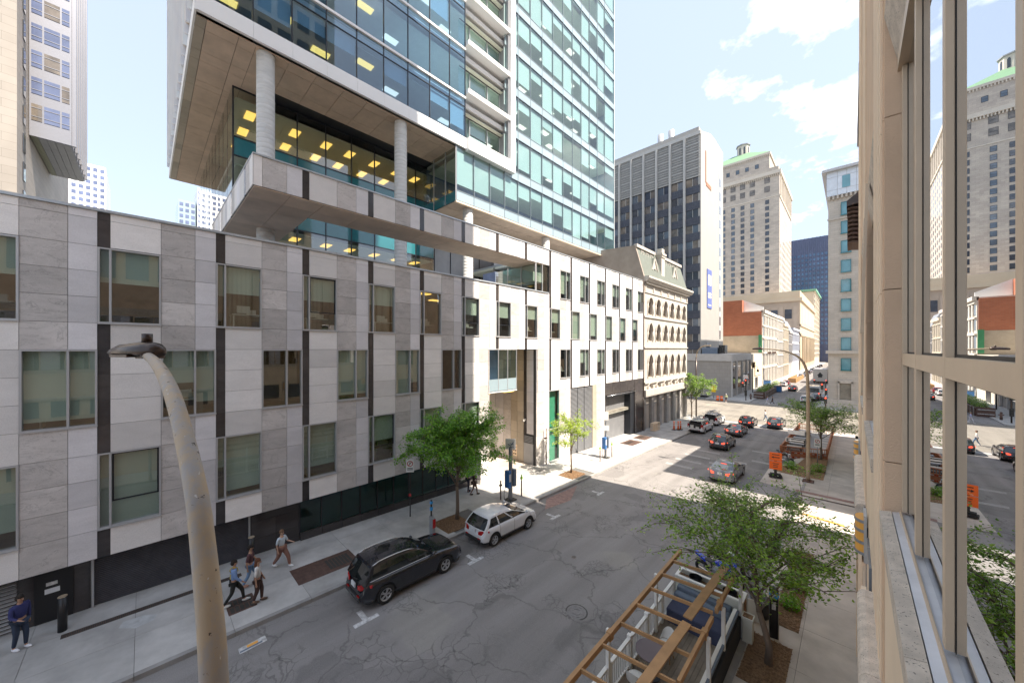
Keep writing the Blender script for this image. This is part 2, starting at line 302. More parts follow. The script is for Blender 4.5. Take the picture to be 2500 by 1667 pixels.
# ------------------------------------------------------------ mesh helpers
def gz(y): return max(0.2 - 0.025 * y, -1.35)
class MB:
    def __init__(s, M=None): s.v = []; s.f = []; s.m = []; s.T = M; s.sm = []
    def add(s, vs, fs, mi=0, smooth=False):
        o = len(s.v)
        if s.T is not None: vs = [s.T @ Vector(v) for v in vs]
        s.v += [tuple(v) for v in vs]
        for f in fs: s.f.append([i + o for i in f]); s.m.append(mi); s.sm.append(smooth)
        return s
    def box(s, x0, x1, y0, y1, z0, z1, mi=0, slope=False):
        vs = [(x, y, z + (gz(y) if slope else 0)) for z in (z0, z1) for y in (y0, y1) for x in (x0, x1)]
        return s.add(vs, [(0, 2, 3, 1), (4, 5, 7, 6), (0, 1, 5, 4), (2, 6, 7, 3), (0, 4, 6, 2), (1, 3, 7, 5)], mi)
    def bev(s, x0, x1, y0, y1, z0, z1, b=0.02, mi=0):
        # box with chamfered vertical and top edges
        def ring(dx, z): return [(x0 + dx, y0 + b, z), (x0 + b, y0 + dx, z), (x1 - b, y0 + dx, z), (x1 - dx, y0 + b, z), (x1 - dx, y1 - b, z), (x1 - b, y1 - dx, z), (x0 + b, y1 - dx, z), (x0 + dx, y1 - b, z)]
        r = [ring(0, z0), ring(0, z1 - b), [((x + (x0 + x1) / 2 * 0.0), y, z1) for x, y, z in ring(b, z1)]]
        vs = sum(r, []); fs = []
        for k in range(2):
            for i in range(8): j = (i + 1) % 8; fs.append((k * 8 + i, k * 8 + j, k * 8 + 8 + j, k * 8 + 8 + i))
        fs.append(tuple(range(16, 24))); fs.append(tuple(range(7, -1, -1)))
        return s.add(vs, fs, mi)
    def cyl(s, x, y, z0, z1, r0, r1=None, n=16, mi=0, smooth=True, cap=True):
        return s.tube([(x, y, z0), (x, y, z1)], [r0, r0 if r1 is None else r1], n, mi, smooth, cap)
    def tube(s, pts, rad, n=8, mi=0, smooth=True, cap=True):
        pts = [Vector(p) for p in pts]; m = len(pts)
        if not isinstance(rad, (list, tuple)): rad = [rad] * m
        vs = []; u = None
        for i, p in enumerate(pts):
            t = (pts[min(i + 1, m - 1)] - pts[max(i - 1, 0)]).normalized()
            if u is None:
                u = t.orthogonal().normalized()
            else:
                u = (u - t * u.dot(t)); u = u.normalized() if u.length > 1e-6 else t.orthogonal().normalized()
            w = t.cross(u)
            for k in range(n):
                a = 2 * pi * k / n; vs.append(p + (u * cos(a) + w * sin(a)) * rad[i])
        fs = [(i * n + k, i * n + (k + 1) % n, (i + 1) * n + (k + 1) % n, (i + 1) * n + k) for i in range(m - 1) for k in range(n)]
        s.add(vs, fs, mi, smooth)
        if cap:
            o = len(s.v) - len(vs)
            s.f.append([o + k for k in range(n - 1, -1, -1)]); s.m.append(mi); s.sm.append(False)
            s.f.append([o + (m - 1) * n + k for k in range(n)]); s.m.append(mi); s.sm.append(False)
        return s
    def bar(s, a, b, w, h, mi=0, up=(0, 0, 1)):
        a = Vector(a); b = Vector(b); t = (b - a).normalized(); up = Vector(up)
        u = t.cross(up); u = u.normalized() if u.length > 1e-5 else Vector((1, 0, 0)); q = u.cross(t).normalized()
        vs = [p + u * w / 2 * i + q * h / 2 * j for p in (a, b) for j in (-1, 1) for i in (-1, 1)]
        return s.add(vs, [(0, 2, 3, 1), (4, 5, 7, 6), (0, 1, 5, 4), (2, 6, 7, 3), (0, 4, 6, 2), (1, 3, 7, 5)], mi)
    def prism(s, poly, a0, a1, axis='x', mi=0):
        n = len(poly)
        f = {'x': lambda p, a: (a, p[0], p[1]), 'y': lambda p, a: (p[0], a, p[1]), 'z': lambda p, a: (p[0], p[1], a)}[axis]
        vs = [f(p, a0) for p in poly] + [f(p, a1) for p in poly]
        fs = [tuple(range(n - 1, -1, -1)), tuple(range(n, 2 * n))] + [(i, (i + 1) % n, n + (i + 1) % n, n + i) for i in range(n)]
        return s.add(vs, fs, mi)
    def sphere(s, c, r, n=12, k=8, mi=0, lo=-1.0):
        rx, ry, rz = r if isinstance(r, (tuple, list)) else (r, r, r); vs = []; fs = []
        for i in range(k + 1):
            a = pi / 2 - (pi / 2 + (pi / 2 if lo < -0.99 else math.asin(-lo))) * i / k
            for j in range(n):
                b = 2 * pi * j / n; vs.append((c[0] + rx * cos(a) * cos(b), c[1] + ry * cos(a) * sin(b), c[2] + rz * sin(a)))
        for i in range(k):
            for j in range(n): fs.append((i * n + j, (i + 1) * n + j, (i + 1) * n + (j + 1) % n, i * n + (j + 1) % n))
        return s.add(vs, fs, mi, True)
    def mesh(s, name, mats):
        me = bpy.data.meshes.new(name); me.from_pydata(s.v, [], s.f)
        for m in (mats if isinstance(mats, (list, tuple)) else [mats]): me.materials.append(MT[m] if isinstance(m, str) else m)
        if any(s.m): me.polygons.foreach_set('material_index', s.m)
        if any(s.sm): me.polygons.foreach_set('use_smooth', s.sm)
        me.update(); return me
    def build(s, name, mats, parent=None, kind=None, label=None):
        return obj(name, s.mesh(name, mats), parent, kind=kind, label=label)
def obj(name, me, parent=None, loc=None, kind=None, label=None, local=False):
    o = bpy.data.objects.new(name, me); COL.objects.link(o)
    if parent is not None:
        o.parent = parent
        if not local and 'org' in PR.get(parent.name, {}): o.location = [-a for a in PR[parent.name]['org']]
        if not local: PR[o.name] = {}
    if loc is not None: o.location = Vector(loc) + Vector(o.location)
    if kind: o['kind'] = kind
    if label: o['label'] = label
    return o
PR = {}
def thing(name, label, cat, loc=(0, 0, 0), rz=0, group=None, world_parts=False):
    o = bpy.data.objects.new(name, None); COL.objects.link(o); o.location = loc; o.rotation_euler = (0, 0, rz)
    o.empty_display_size = 0.2
    o['label'] = label; o['category'] = cat
    if group: o['group'] = group
    PR[o.name] = {'org': loc} if world_parts else {}
    return o
def tag(o, label, cat, group=None):
    o['label'] = label; o['category'] = cat
    if group: o['group'] = group
    return o
def struct(mb, name, mats): return mb.build(name, mats, kind='structure')
def dup(root, loc, rz, label=None, group=None, mats=None):
    def cp(o, par):
        c = o.copy(); COL.objects.link(c)
        if par is not None:
            c.parent = par
        if mats and o.type == 'MESH':
            pass
        for ch in list(o.children): cp(ch, c)
        return c
    r = cp(root, None); r.location = loc; r.rotation_euler = (root.rotation_euler[0], root.rotation_euler[1], rz)
    if label: r['label'] = label
    if group: r['group'] = group
    return r
_cache = {}
def boxpart(name, x0, x1, y0, y1, z0, z1, mat, parent, kind=None, label=None):
    """one box part; boxes of equal size share one mesh"""
    key = (name, round(x1 - x0, 3), round(y1 - y0, 3), round(z1 - z0, 3), mat if isinstance(mat, str) else mat.name)
    if key not in _cache:
        a, b, c = (x1 - x0) / 2, (y1 - y0) / 2, (z1 - z0) / 2
        _cache[key] = MB().box(-a, a, -b, b, -c, c).mesh(name, mat)
    return obj(name, _cache[key], parent, loc=((x0 + x1) / 2, (y0 + y1) / 2, (z0 + z1) / 2), kind=kind, label=label)

# ------------------------------------------------------------ ground
g = MB(); g.add([(-1500, -600, -1.75), (1500, -600, -1.75), (1500, 2500, -1.75), (-1500, 2500, -1.75)], [(0, 1, 2, 3)])
struct(g, 'ground', M('city_ground', (0.2, 0.2, 0.19), 0.9))
KL, KR = -15.1, -2.75         # kerb lines of the street
def sheet(xa, xb, ys, dz=0.0):
    m = MB(); vs = []
    for y in ys: vs += [(xa, y, gz(y) + dz), (xb, y, gz(y) + dz)]
    m.add(vs, [(2 * i, 2 * i + 1, 2 * i + 3, 2 * i + 2) for i in range(len(ys) - 1)]); return m
struct(sheet(KL, KR, [-40, 0, 20, 40, 62, 64]), 'road', 'asph')
struct(sheet(-160, 160, [64, 88], 0.0), 'cross_street', 'asph2')
struct(sheet(-15.6, -5.4, [88, 700], 0.0), 'far_road', 'asph')
struct(sheet(KL, 0.4, [31.2, 34.6], 0.02) , 'raised_crossing', 'walkw') if False else None
# sidewalks: a dark base and separate slabs
def sidewalk(name, xs, y0, y1, step, top, mat, skip=None, walk_ends=None):
    base = MB(); ys = [y0] + [y for y in (20, 40, 62) if y0 < y < y1] + [y1]
    for a, b in zip(ys, ys[1:]): base.box(xs[0], xs[-1], a, b, -0.6, top - 0.03, slope=True)
    root = base.build(name, 'joint', kind='structure')
    y = y0
    while y < y1 - 0.05:
        ye = min(y + step, y1)
        for a, b in zip(xs, xs[1:]):
            if skip and skip((a + b) / 2, (y + ye) / 2): continue
            MB().box(a + 0.005, b - 0.005, y + 0.005, ye - 0.005, top - 0.08, top, slope=True).build('slab', mat, root)
        y = ye
    return root
sw = sidewalk('sidewalk_left', [-20.6, -18.95, -17.2, KL - 0.18], -12, 64, 2.36, 0.14, 'walk', lambda x, y: -17.2 < x and (abs(y - 12.2) < 1.0 or abs(y - 24) < 0.9))
sw2 = sidewalk('sidewalk_right', [-2.57, -1.25, 0.3], -12, 28.2, 2.36, 0.14, 'walkw')
sw3 = sidewalk('sidewalk_right_far', [-2.57, -1.25, 0.3], 32.6, 64, 2.36, 0.14, 'walkw')
apr = struct(sheet(KR, 0.4, [28.2, 30.4, 32.6], 0.03), 'alley_entrance', 'walkw')
struct(sheet(0.4, 40, [27.2, 32.6], 0.02), 'alley', 'asph')
struct(MB().box(-26, -20.6, 17.2, 24.2, -.4, .135, slope=True), 'entrance_paving', 'walkw')
def kerb(x0, x1, y0, y1, parent):
    y = y0
    while y < y1:
        ye = min(y + 2.36, y1)
        MB().box(x0, x1, y + 0.006, ye - 0.006, -0.3, 0.15, slope=True).build('kerb_stone', 'kerb', parent); y = ye
kerb(KL - 0.18, KL, -12, 64, sw); kerb(KR, KR + 0.18, -12, 28.2, sw2); kerb(KR, KR + 0.18, 32.6, 64, sw3)
# bump-out with planting bed on the right
bo = MB().prism([(-5.3, 34.0), (KR, 33.4), (KR, 45.0), (-3.9, 43.6), (-4.2, 41.0), (-5.3, 38.5)], -1.3, -0.64, 'z').build('kerb_extension', 'walkw', kind='structure')
MB().prism([(-4.95, 37.9), (-1.65, 37.4), (-1.65, 45.0), (-3.2, 45.0), (-3.6, 41.4), (-4.9, 39.2)], -0.70, -0.60, 'z').build('mulch_bed', 'mulch', kind='structure')
# far corner pavements
for nm, a, b, c, d in (('far_sidewalk_left', -24, -15.6, 88, 500), ('far_sidewalk_right', -5.4, 3, 88, 500)):
    MB().box(a, b, c, d, -1.6, -1.22).build(nm, 'walk', kind='structure')
# parking marks, pale bars, stop line, covers
def flat(name, poly, mat, dz=0.006, kind='structure', parent=None):
    return MB().add([(x, y, gz(y) + dz) for x, y in poly], [tuple(range(len(poly)))]).build(name, mat, parent, kind=kind)
def tmark(x, y, w=0.9, l=0.55):
    m = MB()
    for (a, b, c, d) in ((x - 0.1, x + 0.1, y - w / 2, y + w / 2), (x - 0.1 - l, x - 0.102, y - 0.1, y + 0.1)):
        m.add([(a, c, gz(c) + .006), (b, c, gz(c) + .006), (b, d, gz(d) + .006), (a, d, gz(d) + .006)], [(0, 1, 2, 3)])
    m.build('parking_mark', 'paint', kind='structure')
for x, y in ((-12.7, 5.6), (-12.8, 10.85), (-12.9, 17.2), (-12.9, 22.5)): tmark(x, y)
for x, y in ((-12.4, 33.3), (-12.3, 35.5), (-12.2, 37.9), (-12.0, 40.6), (-9.6, 36.4), (-9.3, 38.6), (-6.9, 40.2), (-7.6, 44.6)):
    flat('pale_road_bar', [(x, y), (x + 2.3, y - .1), (x + 2.2, y + .5), (x - .1, y + .6)], 'palebar')  # pale grey slanted bars lying flat on the road
flat('red_paint_patch', [(-15.0, 19.0), (-14.0, 17.6), (-13.7, 20.0), (-14.9, 22.6)], 'pinkpaint', 0.005)
flat('stop_line', [(-14.9, 62.6), (-5.6, 62.6), (-5.6, 63.2), (-14.9, 63.2)], 'paint', 0.006)
flat('orange_ground_mark', [(-2.4, 28.35), (-0.3, 28.0), (-0.3, 28.25), (-2.4, 28.65)], 'yellow', 0.165)
flat('red_ground_stripe', [(-3.0, 33.0), (0.1, 33.0), (0.1, 33.5), (-3.0, 33.5)], 'pinkpaint', 0.16)
def cover(x, y, r, dz, label, cat='manhole cover', n=24, mat='iron'):
    z = gz(y) + dz
    t = thing('manhole_cover', label, cat, (x, y, z))
    MB().cyl(0, 0, -0.05, 0.006, r, n=n).build('rim', 'grate' if mat == 'iron' else mat, t)
    o = MB(); o.cyl(0, 0, -0.04, 0.012, r * 0.88, n=n)
    for k in range(8):
        a = k * pi / 4
        for q in (0.35, 0.65): o.bar((cos(a) * r * q - sin(a) * .06, sin(a) * r * q + cos(a) * .06, .016), (cos(a) * r * q + sin(a) * .06, sin(a) * r * q - cos(a) * .06, .016), .03, .012)
    o.build('lid', mat, t); return t
cover(-7.55, 11.4, 0.42, 0.0, 'round cast iron manhole cover in the road beside the timber pergola')
cover(-0.87, 26.2, 0.36, 0.14, 'round manhole cover in the right sidewalk near the alley')
cover(-9.7, 14.4, 0.12, 0.0, 'small pale round valve cap in the middle of the road', 'valve cap', 12, 'walkw')
def grate_plate(cx, cy, wx, wy, grates, label):
    z = gz(cy) + 0.145; t = thing('floor_grate', label, 'grate', (cx, cy, z))
    t.rotation_euler = (math.atan(-0.025), 0, 0)
    MB().box(-wx / 2, wx / 2, -wy / 2, wy / 2, -0.05, 0.006).build('plate', 'rust', t)
    for (a, b, c, d) in grates:
        MB().box(a, b, c, d, 0.0, 0.009).build('grate_opening', 'grate', t)
        n = max(3, int((d - c) / 0.13))
        for i in range(n + 1):
            y = c + (d - c) * i / n; MB().box(a, b, y - 0.015, y + 0.015, 0.007, 0.018).build('grate_bar', 'rust', t)
grate_plate(-17.0, 5.65, 1.35, 2.5, [(-0.4, 0.45, 0.05, 1.05)], 'long rusty steel plate with a square grate, beside the black SUV')
grate_plate(-16.65, 2.55, 0.95, 0.85, [(-0.38, -0.02, -0.36, 0.36), (0.04, 0.4, -0.36, 0.36)], 'small rusty sidewalk grate under the man in the blue shirt')
grate_plate(-17.9, 38.0, 1.5, 2.6, [(-0.4, 0.1, -1.0, 0.6)], 'rusty plate with a slot nearer the camera of the pair outside the garage')
grate_plate(-18.1, 41.4, 1.5, 2.2, [(-0.4, 0.1, -0.7, 0.8)], 'rusty plate with a slot farther of the pair outside the garage')
# trench drain along the garage door
td = thing('trench_drain', 'long narrow trench drain in the sidewalk along the dark roller door', 'drain', (-18.85, 0, gz(0) + 0.14))
td.rotation_euler = (math.atan(-0.025), 0, 0)
MB().box(-0.13, 0.13, -1.9, 2.9, -0.05, 0.004).build('channel', 'grate', td)
for k in range(96):
    y = -1.88 + k * 0.05; MB().box(-0.12, 0.12, y, y + 0.018, 0.002, 0.012).build('drain_bar', 'rust', td) if k < 96 else 0
flat('pale_sidewalk_stain', [(-18.4, -0.5), (-18.1, -0.6), (-17.7, -0.2), (-17.8, 0.25), (-18.1, 0.35), (-18.35, 0.0)], M('faded_chalk_stain', (0.46, 0.47, 0.47), 0.9, 0, 0.15, 5), 0.146)
# faded sticker on the road
st = thing('road_sticker', 'torn white and yellow paper sign lying flat on the road near the lamp post', 'sticker', (-14.28, 2.45, gz(2.45) + 0.004))
st.rotation_euler = (0, 0, radians(2))
MB().box(-0.15, 0.15, -0.4, 0.42, 0, 0.004).build('paper', 'paint', st)
MB().box(-0.1, 0.02, -0.1, 0.2, 0.004, 0.007).build('yellow_print', 'yellow', st)
MB().box(0.03, 0.1, -0.3, 0.3, 0.004, 0.007).build('dark_print', 'slate', st)

# ------------------------------------------------------------ stone clad building
XF = -19.7; MOD = 3.315; M0 = -1.16
def mk(k): return M0 + MOD * k
CW = (0.31, 1.33, 1.005, 0.67)
J = [2.33, 3.36, 4.27, 5.19, 6.10, 7.14, 8.05, 8.96, 9.88, 10.84, 11.77, 12.70, 13.62, 14.60, 15.5, 16.4, 17.32, 18.25, 18.8]
sb = thing('stone_clad_building', 'long stone clad office building with staggered windows and black base along the left sidewalk', 'building', (XF, 20, 0), world_parts=True)
wing = [None, None]
WH = {'A': (10.84, 13.60), 'B': (7.14, 9.88), 'C': (3.36, 6.10), 'Z': (14.62, 17.30)}
_wm = {}
def window(kind, y, z0, z1, drop, gl='win', bl='blind', xf=None, par=None):
    """staggered window: kind 'n' = narrow light first, 'w' = wide light first"""
    xf = XF if xf is None else xf; par = sb if par is None else par
    w = CW[0] + CW[1] if kind == 'n' else CW[2] + CW[3]; ms = CW[0] if kind == 'n' else CW[2]
    h = z1 - z0; key = (kind, round(h, 2))
    if key not in _wm:
        f = MB(); t = 0.055
        f.box(-0.22, 0.03, 0, t, 0, h); f.box(-0.22, 0.03, w - t, w, 0, h)
        f.box(-0.22, 0.03, t, w - t, 0, t); f.box(-0.22, 0.03, t, w - t, h - t, h)
        f.box(-0.20, 0.02, ms - 0.03, ms + 0.03, t, h - t)
        f.box(0.03, 0.06, -0.01, w + 0.01, -0.03, 0.015)
        p1 = MB().box(-0.13, -0.12, t + 0.002, ms - 0.032, t + 0.002, h - t - 0.002)
        p2 = MB().box(-0.13, -0.12, ms + 0.032, w - t - 0.002, t + 0.002, h - t - 0.002)
        _wm[key] = (f.mesh('window', 'alu'), p1, p2, {})
    fm, p1, p2, pm = _wm[key]
    wo = obj('window', fm, par, loc=(xf, y, z0))
    if gl not in pm: pm[gl] = (p1.mesh('pane', gl), p2.mesh('pane', gl))
    for k in (0, 1): obj('pane', pm[gl][k], wo, local=True)
    for k, (a, b) in enumerate(((0.06, ms - 0.03), (ms + 0.03, w - 0.06))):
        d = drop[k] if isinstance(drop, tuple) else drop
        if d > 0.02:
            bo_ = MB().box(-0.21, -0.205, a, b, h * (1 - d), h - 0.055).build('blind', bl, None); bo_.parent = wo
            bo_.location = (0, 0, 0)
    if random.random() < .6:
        q = MB(); a0 = random.uniform(.2, w * .4); q.box(-1.3, -.5, a0, a0 + 1.1, .62, .66).box(-1.25, -.55, a0 + .05, a0 + .1, 0, .62).box(-.7, -.66, a0 + .2, a0 + .7, .72, 1.05).box(-1.0, -.8, a0 + .6, a0 + .95, .66, .9)
        o = q.build('desk', random.choice(['wplas', 'grey', 'walkw'])); o.parent = wo; o.location = (0, 0, 0)
    if kind == 'n' and random.random() < 0.25:
        q = MB()
        a, b, c, d = ms + 0.04, w - 0.06, h * 0.33, h - 0.06
        for (e, f_, g_, i_) in ((a, b, c, c + .05), (a, a + .05, c, d), (b - .05, b, c, d), (a, b, d - .05, d)): q.box(-0.118, -0.08, e, f_, g_, i_)
        o = q.build('opening_sash', 'dark'); o.parent = wo; o.location = (0, 0, 0)
    return wo
nst = [0, 0]; rest = [MB(), MB(), MB(), MB()]
SM = [S_DARK, S_WHITE, S_GREY, S_LILAC]
cells = []
def solid(y0, y1, z0, z1, c): cells.append((y0, y1, z0, z1, c))
for k in range(-5, 15):
    m = mk(k); ys = [m, m + CW[0], m + CW[0] + CW[1], m + MOD - CW[3], mk(k + 1)]
    hi = 18.8 if k >= 8 else 14.88
    for c in range(4):
        y0, y1 = ys[c], ys[c + 1]
        if y1 > 45.4: y1 = 45.4
        if y0 > 45.3: continue
        for i in range(len(J) - 1):
            z0, z1 = J[i], J[i + 1]
            if z0 >= hi - 0.05: break
            z1 = min(z1, hi); zc = (z0 + z1) / 2
            if c < 2 and WH['A'][0] < zc < WH['A'][1]: continue
            if c > 1 and WH['B'][0] < zc < WH['B'][1] and not (k in (5, 6, 7)): continue
            if c < 2 and WH['C'][0] < zc < WH['C'][1] and k < 6: continue
            if c > 1 and k >= 8 and 14.6 < zc < 17.3: continue
            if 17.95 < (y0 + y1) / 2 < 23.5 and zc < 9.88: continue          # entrance recess
            if k == 8 and c < 2 and zc < 6.12: continue
            if k in (9,) and zc < 6.12: continue
            if k == 10 and c < 1 and zc < 6.12: continue
            if k >= 11 and zc < 6.12: continue
            solid(y0, y1, z0, z1, c)
# stone going down to the pavement in the far part
for (a, b, c) in ((15.37, 15.68, 0),): pass
for (y0, y1, c) in ((23.55, 24.59, 2), (24.59, 25.26, 1), (26.92, 27.9, 2), (27.9, 28.6, 1), (33.5, 34.5, 2), (34.5, 35.2, 1)):
    for z0, z1 in zip([-0.8] + J[:4], J[:5]):
        if y0 > 26 and y0 < 28 or y0 > 33 or y0 < 25: solid(y0, y1, z0, z1, c)
cells = [c for c in cells if not (c[2] < 6.1 and c[0] > 31.6 and c[0] < 33.4)]
def dens(y0, y1, z0, z1): return (y1 - y0) * (z1 - z0) / (19.7 ** 2 + ((y0 + y1) / 2) ** 2)
cells.sort(key=lambda q: -dens(*q[:4]))
cnt = 0
for (y0, y1, z0, z1, c) in cells:
    g_ = 0.006
    dx = random.uniform(-0.004, 0.004)
    if y1 < -8: rest[c].box(XF - 0.05, XF, y0 + g_, y1 - g_, z0 + g_, z1 - g_); continue
    if c == 0 and nst[0] < 290:
        nst[0] += 1; boxpart('granite_panel', XF - 0.07 + dx, XF - 0.02 + dx, y0 + g_, y1 - g_, z0 + g_, z1 - g_, S_DARK, sb)
    elif c > 0 and nst[1] < 295:
        nst[1] += 1; boxpart('stone_panel', XF - 0.05 + dx, XF + dx, y0 + g_, y1 - g_, z0 + g_, z1 - g_, SM[c], sb)
    else: rest[c].box(XF - 0.05 + dx, XF + dx, y0 + g_, y1 - g_, z0 + g_, z1 - g_)
for i, nm in enumerate(('far_granite_cladding', 'far_pale_cladding', 'far_grey_cladding', 'far_light_cladding')):
    if rest[i].v: rest[i].build(nm, SM[i], sb, kind='stuff')
# backing wall with window holes: piers and spandrels behind the panels
bk = MB(); xb0, xb1 = XF - 0.35, XF - 0.055
for k in range(-5, 14):
    m = mk(k); n0 = m + CW[0] + CW[1]; n1 = mk(k + 1)
    hi = 18.75 if k >= 8 else 14.85
    lo = 2.33 if k < 5 else 6.2
    rec = k in (5, 6)
    # column D+W
    segs = [(13.6, 14.62 if k >= 8 else hi), (6.1 if k < 8 else 6.16, 10.84)] + ([(lo, 3.36)] if k < 6 else []) + ([(14.62, hi)] if k >= 8 else [])
    if k == 5: segs = [(13.6, hi), (6.1, 10.84), (2.33, 3.36)]
    if k in (6, 7): segs = [(13.6, hi), (9.9, 10.84)]
    for a, b in segs: bk.box(xb0, xb1, m, n0, a, b)
    segs = [(9.88, 14.62 if k >= 8 else hi)] + ([(2.33, 7.14)] if k < 5 else ([(6.16, 7.24)] if k >= 8 else [])) + ([(17.3, hi)] if k >= 8 else [])
    for a, b in segs: bk.box(xb0, xb1, n0, n1, a, b)
bk.box(xb0, xb1, 17.0, 17.95, 2.33, 9.88); bk.box(xb0, xb1, 23.58, 25.25, -0.8, 9.88); bk.box(xb0, xb1, 26.93, 28.55, -0.9, 6.16); bk.box(xb0, xb1, 33.5, 35.2, -1.0, 6.16)
bk.box(xb0, xb1, mk(14) - 0.0, 45.38, 6.2, 18.75)
bk.build('backing_wall', 'backing', sb)
lastrow = []
# windows
GLN = 0
for k in range(-5, 14):
    m = mk(k); m2 = m + CW[0] + CW[1]
    far = k >= 8
    r = random.choice([(1, .35), (.4, .4), (0.0, 0.0), (.55, .55), (.12, .12), (1, 1)])
    window('n', m, *WH['A'], random.choice([(.42, .42), (.45, .45), (0, 0), (.5, .45)]) if not far else (random.uniform(.4, 1),) * 2, bl='blind' if not far else 'wing' if False else 'blind')
    if not k in (5, 6, 7): window('w', m2, *WH['B'], random.choice([(.5, .8), (.12, .12), (1, .75), (.3, 1), (.9, .9), (0, 0)]))
    if k == 7: window('w', m2, *WH['B'], (.2, .2)) if False else None
    if k < 6: window('n', m, *WH['C'], random.choice([(.55, .55), (.8, .8), (.5, .9), (1, 1)]))
    if far: window('w', m2, *WH['Z'], random.choice([(.9, .7), (.5, .5), (.8, .3), (.3, .9)]))
# interior: floors, back wall, ceiling lights
it = MB()
for z in (2.6, 6.45, 10.2, 13.95):
    for ya, yb in (((-18, 17.7), (23.85, 45.3)) if z < 10 else ((-18, 45.3),)): it.box(-26.5, XF - 0.36, ya, yb, z - 0.12, z + 0.12, 0); it.box(-26.4, XF - 0.37, ya + .05, yb - .05, z - .17, z - .13, 1)
it.box(-26.7, -26.5, -18, 45.3, 0, 14, 0)
it.box(-31, XF - 0.36, 25.3, 45.3, 18.2, 18.4, 1); it.box(-27, -26.8, 25.3, 45.3, 14, 18.4, 0)
for y in range(-15, 44, 8): it.box(-26.5, -22.5, y, y + 0.15, 2.6, 13.9, 0)
it.build('interior', ['room', 'ceil'], sb)
for z in (6.26, 10.02, 13.77):
    for i in range(17):
        y = -3.4 + i * 2.8
        for x in (-21.6, -23.9):
            if random.random() < 0.55: boxpart('ceiling_light', x - 0.3, x + 0.3, y - 0.6, y + 0.6, z - 0.05, z, 'lite', sb)
# roof, coping
rf = MB()
rf.box(-31.3, XF - 0.36, -18, 25.2, 14.1, 14.5); rf.box(-40, XF - 0.36, 25.3, 45.38, 18.41, 18.6)
rf.build('roof_deck', 'gutter', sb)
MB().box(XF - 0.42, XF + 0.07, -18, 25.24, 14.885, 14.98).build('coping', 'gutter', sb)
MB().box(XF - 0.42, XF + 0.05, 3.44, 45.45, 18.805, 18.88).build('coping', 'gutter', sb)
# end walls
MB().box(-60, XF - 0.06, 45.18, 45.38, -1.4, 18.75).build('end_wall', S_WHITE, sb)
# black base: glazing strip, doors
xb = XF - 0.55
bs = thing
base = MB()
base.box(xb - 0.3, xb, -18, -2.95, -0.2, 2.32); base.box(xb - 0.2, xb, -2.95, -1.35, -0.2, 2.32)
base.box(xb - 0.2, xb, 3.45, 5.5, -0.2, 2.32); base.build('black_granite_base', S_DARK, sb)
for (y0, y1, z0, z1) in ((3.5, 4.45, 0.15, 0.95), (4.47, 5.45, 0.15, 0.95), (3.5, 4.45, 0.97, 1.75), (4.47, 5.45, 0.97, 1.75), (3.5, 5.45, 1.77, 2.3), (-2.9, -1.4, 0.1, 2.3)):
    boxpart('granite_panel', xb, xb + 0.02, y0, y1, z0, z1, S_DARK, sb)
sl = MB()
for i in range(30):
    z = 0.24 + i * 0.07; MB().prism([(xb - 0.1, z), (xb - 0.06, z + 0.01), (xb - 0.06, z + 0.055), (xb - 0.1, z + 0.065)], -1.3, 3.4, 'y').build('door_slat', 'door', sb)
for y in (-1.33, 3.38): MB().box(xb - 0.12, xb + 0.05, y, y + 0.06, 0.1, 2.32).build('door_guide', 'alu', sb)
MB().box(xb - 0.2, xb + 0.02, -1.3, 3.4, 0.14, 0.22).build('door_sill', 'walkw', sb)
for i in range(16):
    z = 0.3 + i * 0.125; MB().prism([(xb, z), (xb + 0.09, z - 0.03), (xb + 0.09, z - 0.015), (xb, z + 0.03)], -9, -2.95, 'y').build('louvre_blade', 'alu', sb)
# service door with small signs
MB().box(xb + 0.01, xb + 0.04, -2.6, -1.75, 0.2, 2.1).build('service_door', 'black', sb)
MB().box(xb + 0.045, xb + 0.055, -2.35, -2.1, 1.65, 1.77).build('door_sign', 'paint', sb)
MB().box(xb + 0.045, xb + 0.055, -2.38, -2.05, 1.38, 1.55).build('door_sign', 'plate', sb)
# glazed strip above the black plinth
y = 5.5
while y < 17.0:
    yy = min(y + 1.02, 17.2)
    boxpart('base_pane', xb - 0.02, xb, y + 0.03, yy - 0.03, 0.42, 2.3, 'wing', sb)
    boxpart('base_mullion', xb - 0.06, xb + 0.03, y - 0.03, y + 0.03, 0.40, 2.32, 'dark', sb)
    MB().box(xb - 0.05, xb + 0.14, y + 0.008, yy - 0.008, gz(y) - 0.05, gz(y) + 0.5).build('plinth_block', S_DARK, sb)
    y = yy
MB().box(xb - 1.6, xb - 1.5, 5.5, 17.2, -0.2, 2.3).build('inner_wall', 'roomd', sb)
MB().box(-22, XF - 0.01, -18, 17.9, 2.32, 2.345).build('overhang_soffit', 'dark', sb)
# entrance recess
xr = -24.9
rc = MB(); rc.box(xr, XF - 0.36, 17.7, 23.6, 9.9, 10.1); rc.build('recess_soffit', 'conc', sb)
for (x0, x1, c) in ((-20.0, -19.72, 3), (-20.85, -20.02, 3), (-21.2, -20.87, 0), (-22.0, -21.22, 4), (-22.8, -22.02, 4), (-23.8, -22.82, 2), (-24.9, -23.82, 3)):  # sand columns carry bounced warm light in their colour
    zs = [-0.6] + [2.4 + 0.93 * i for i in range(9)]
    for z0, z1 in zip(zs, zs[1:]):
        if c in (0, 3) and x0 < -20 and x0 > -21.3 and z0 < 0: continue
        boxpart('recess_panel', x0 + .006, x1 - .006, 23.585, 23.62, z0 + .006, min(z1, 9.88) - .006, (SM + [S_SAND])[c], sb)
MB().box(-24.9, XF - 0.06, 23.625, 23.8, -0.8, 9.88).build('recess_backing', 'backing', sb)
MB().box(-21.15, -20.05, 23.53, 23.58, -0.5, 1.6).build('steel_door', 'grey', sb)
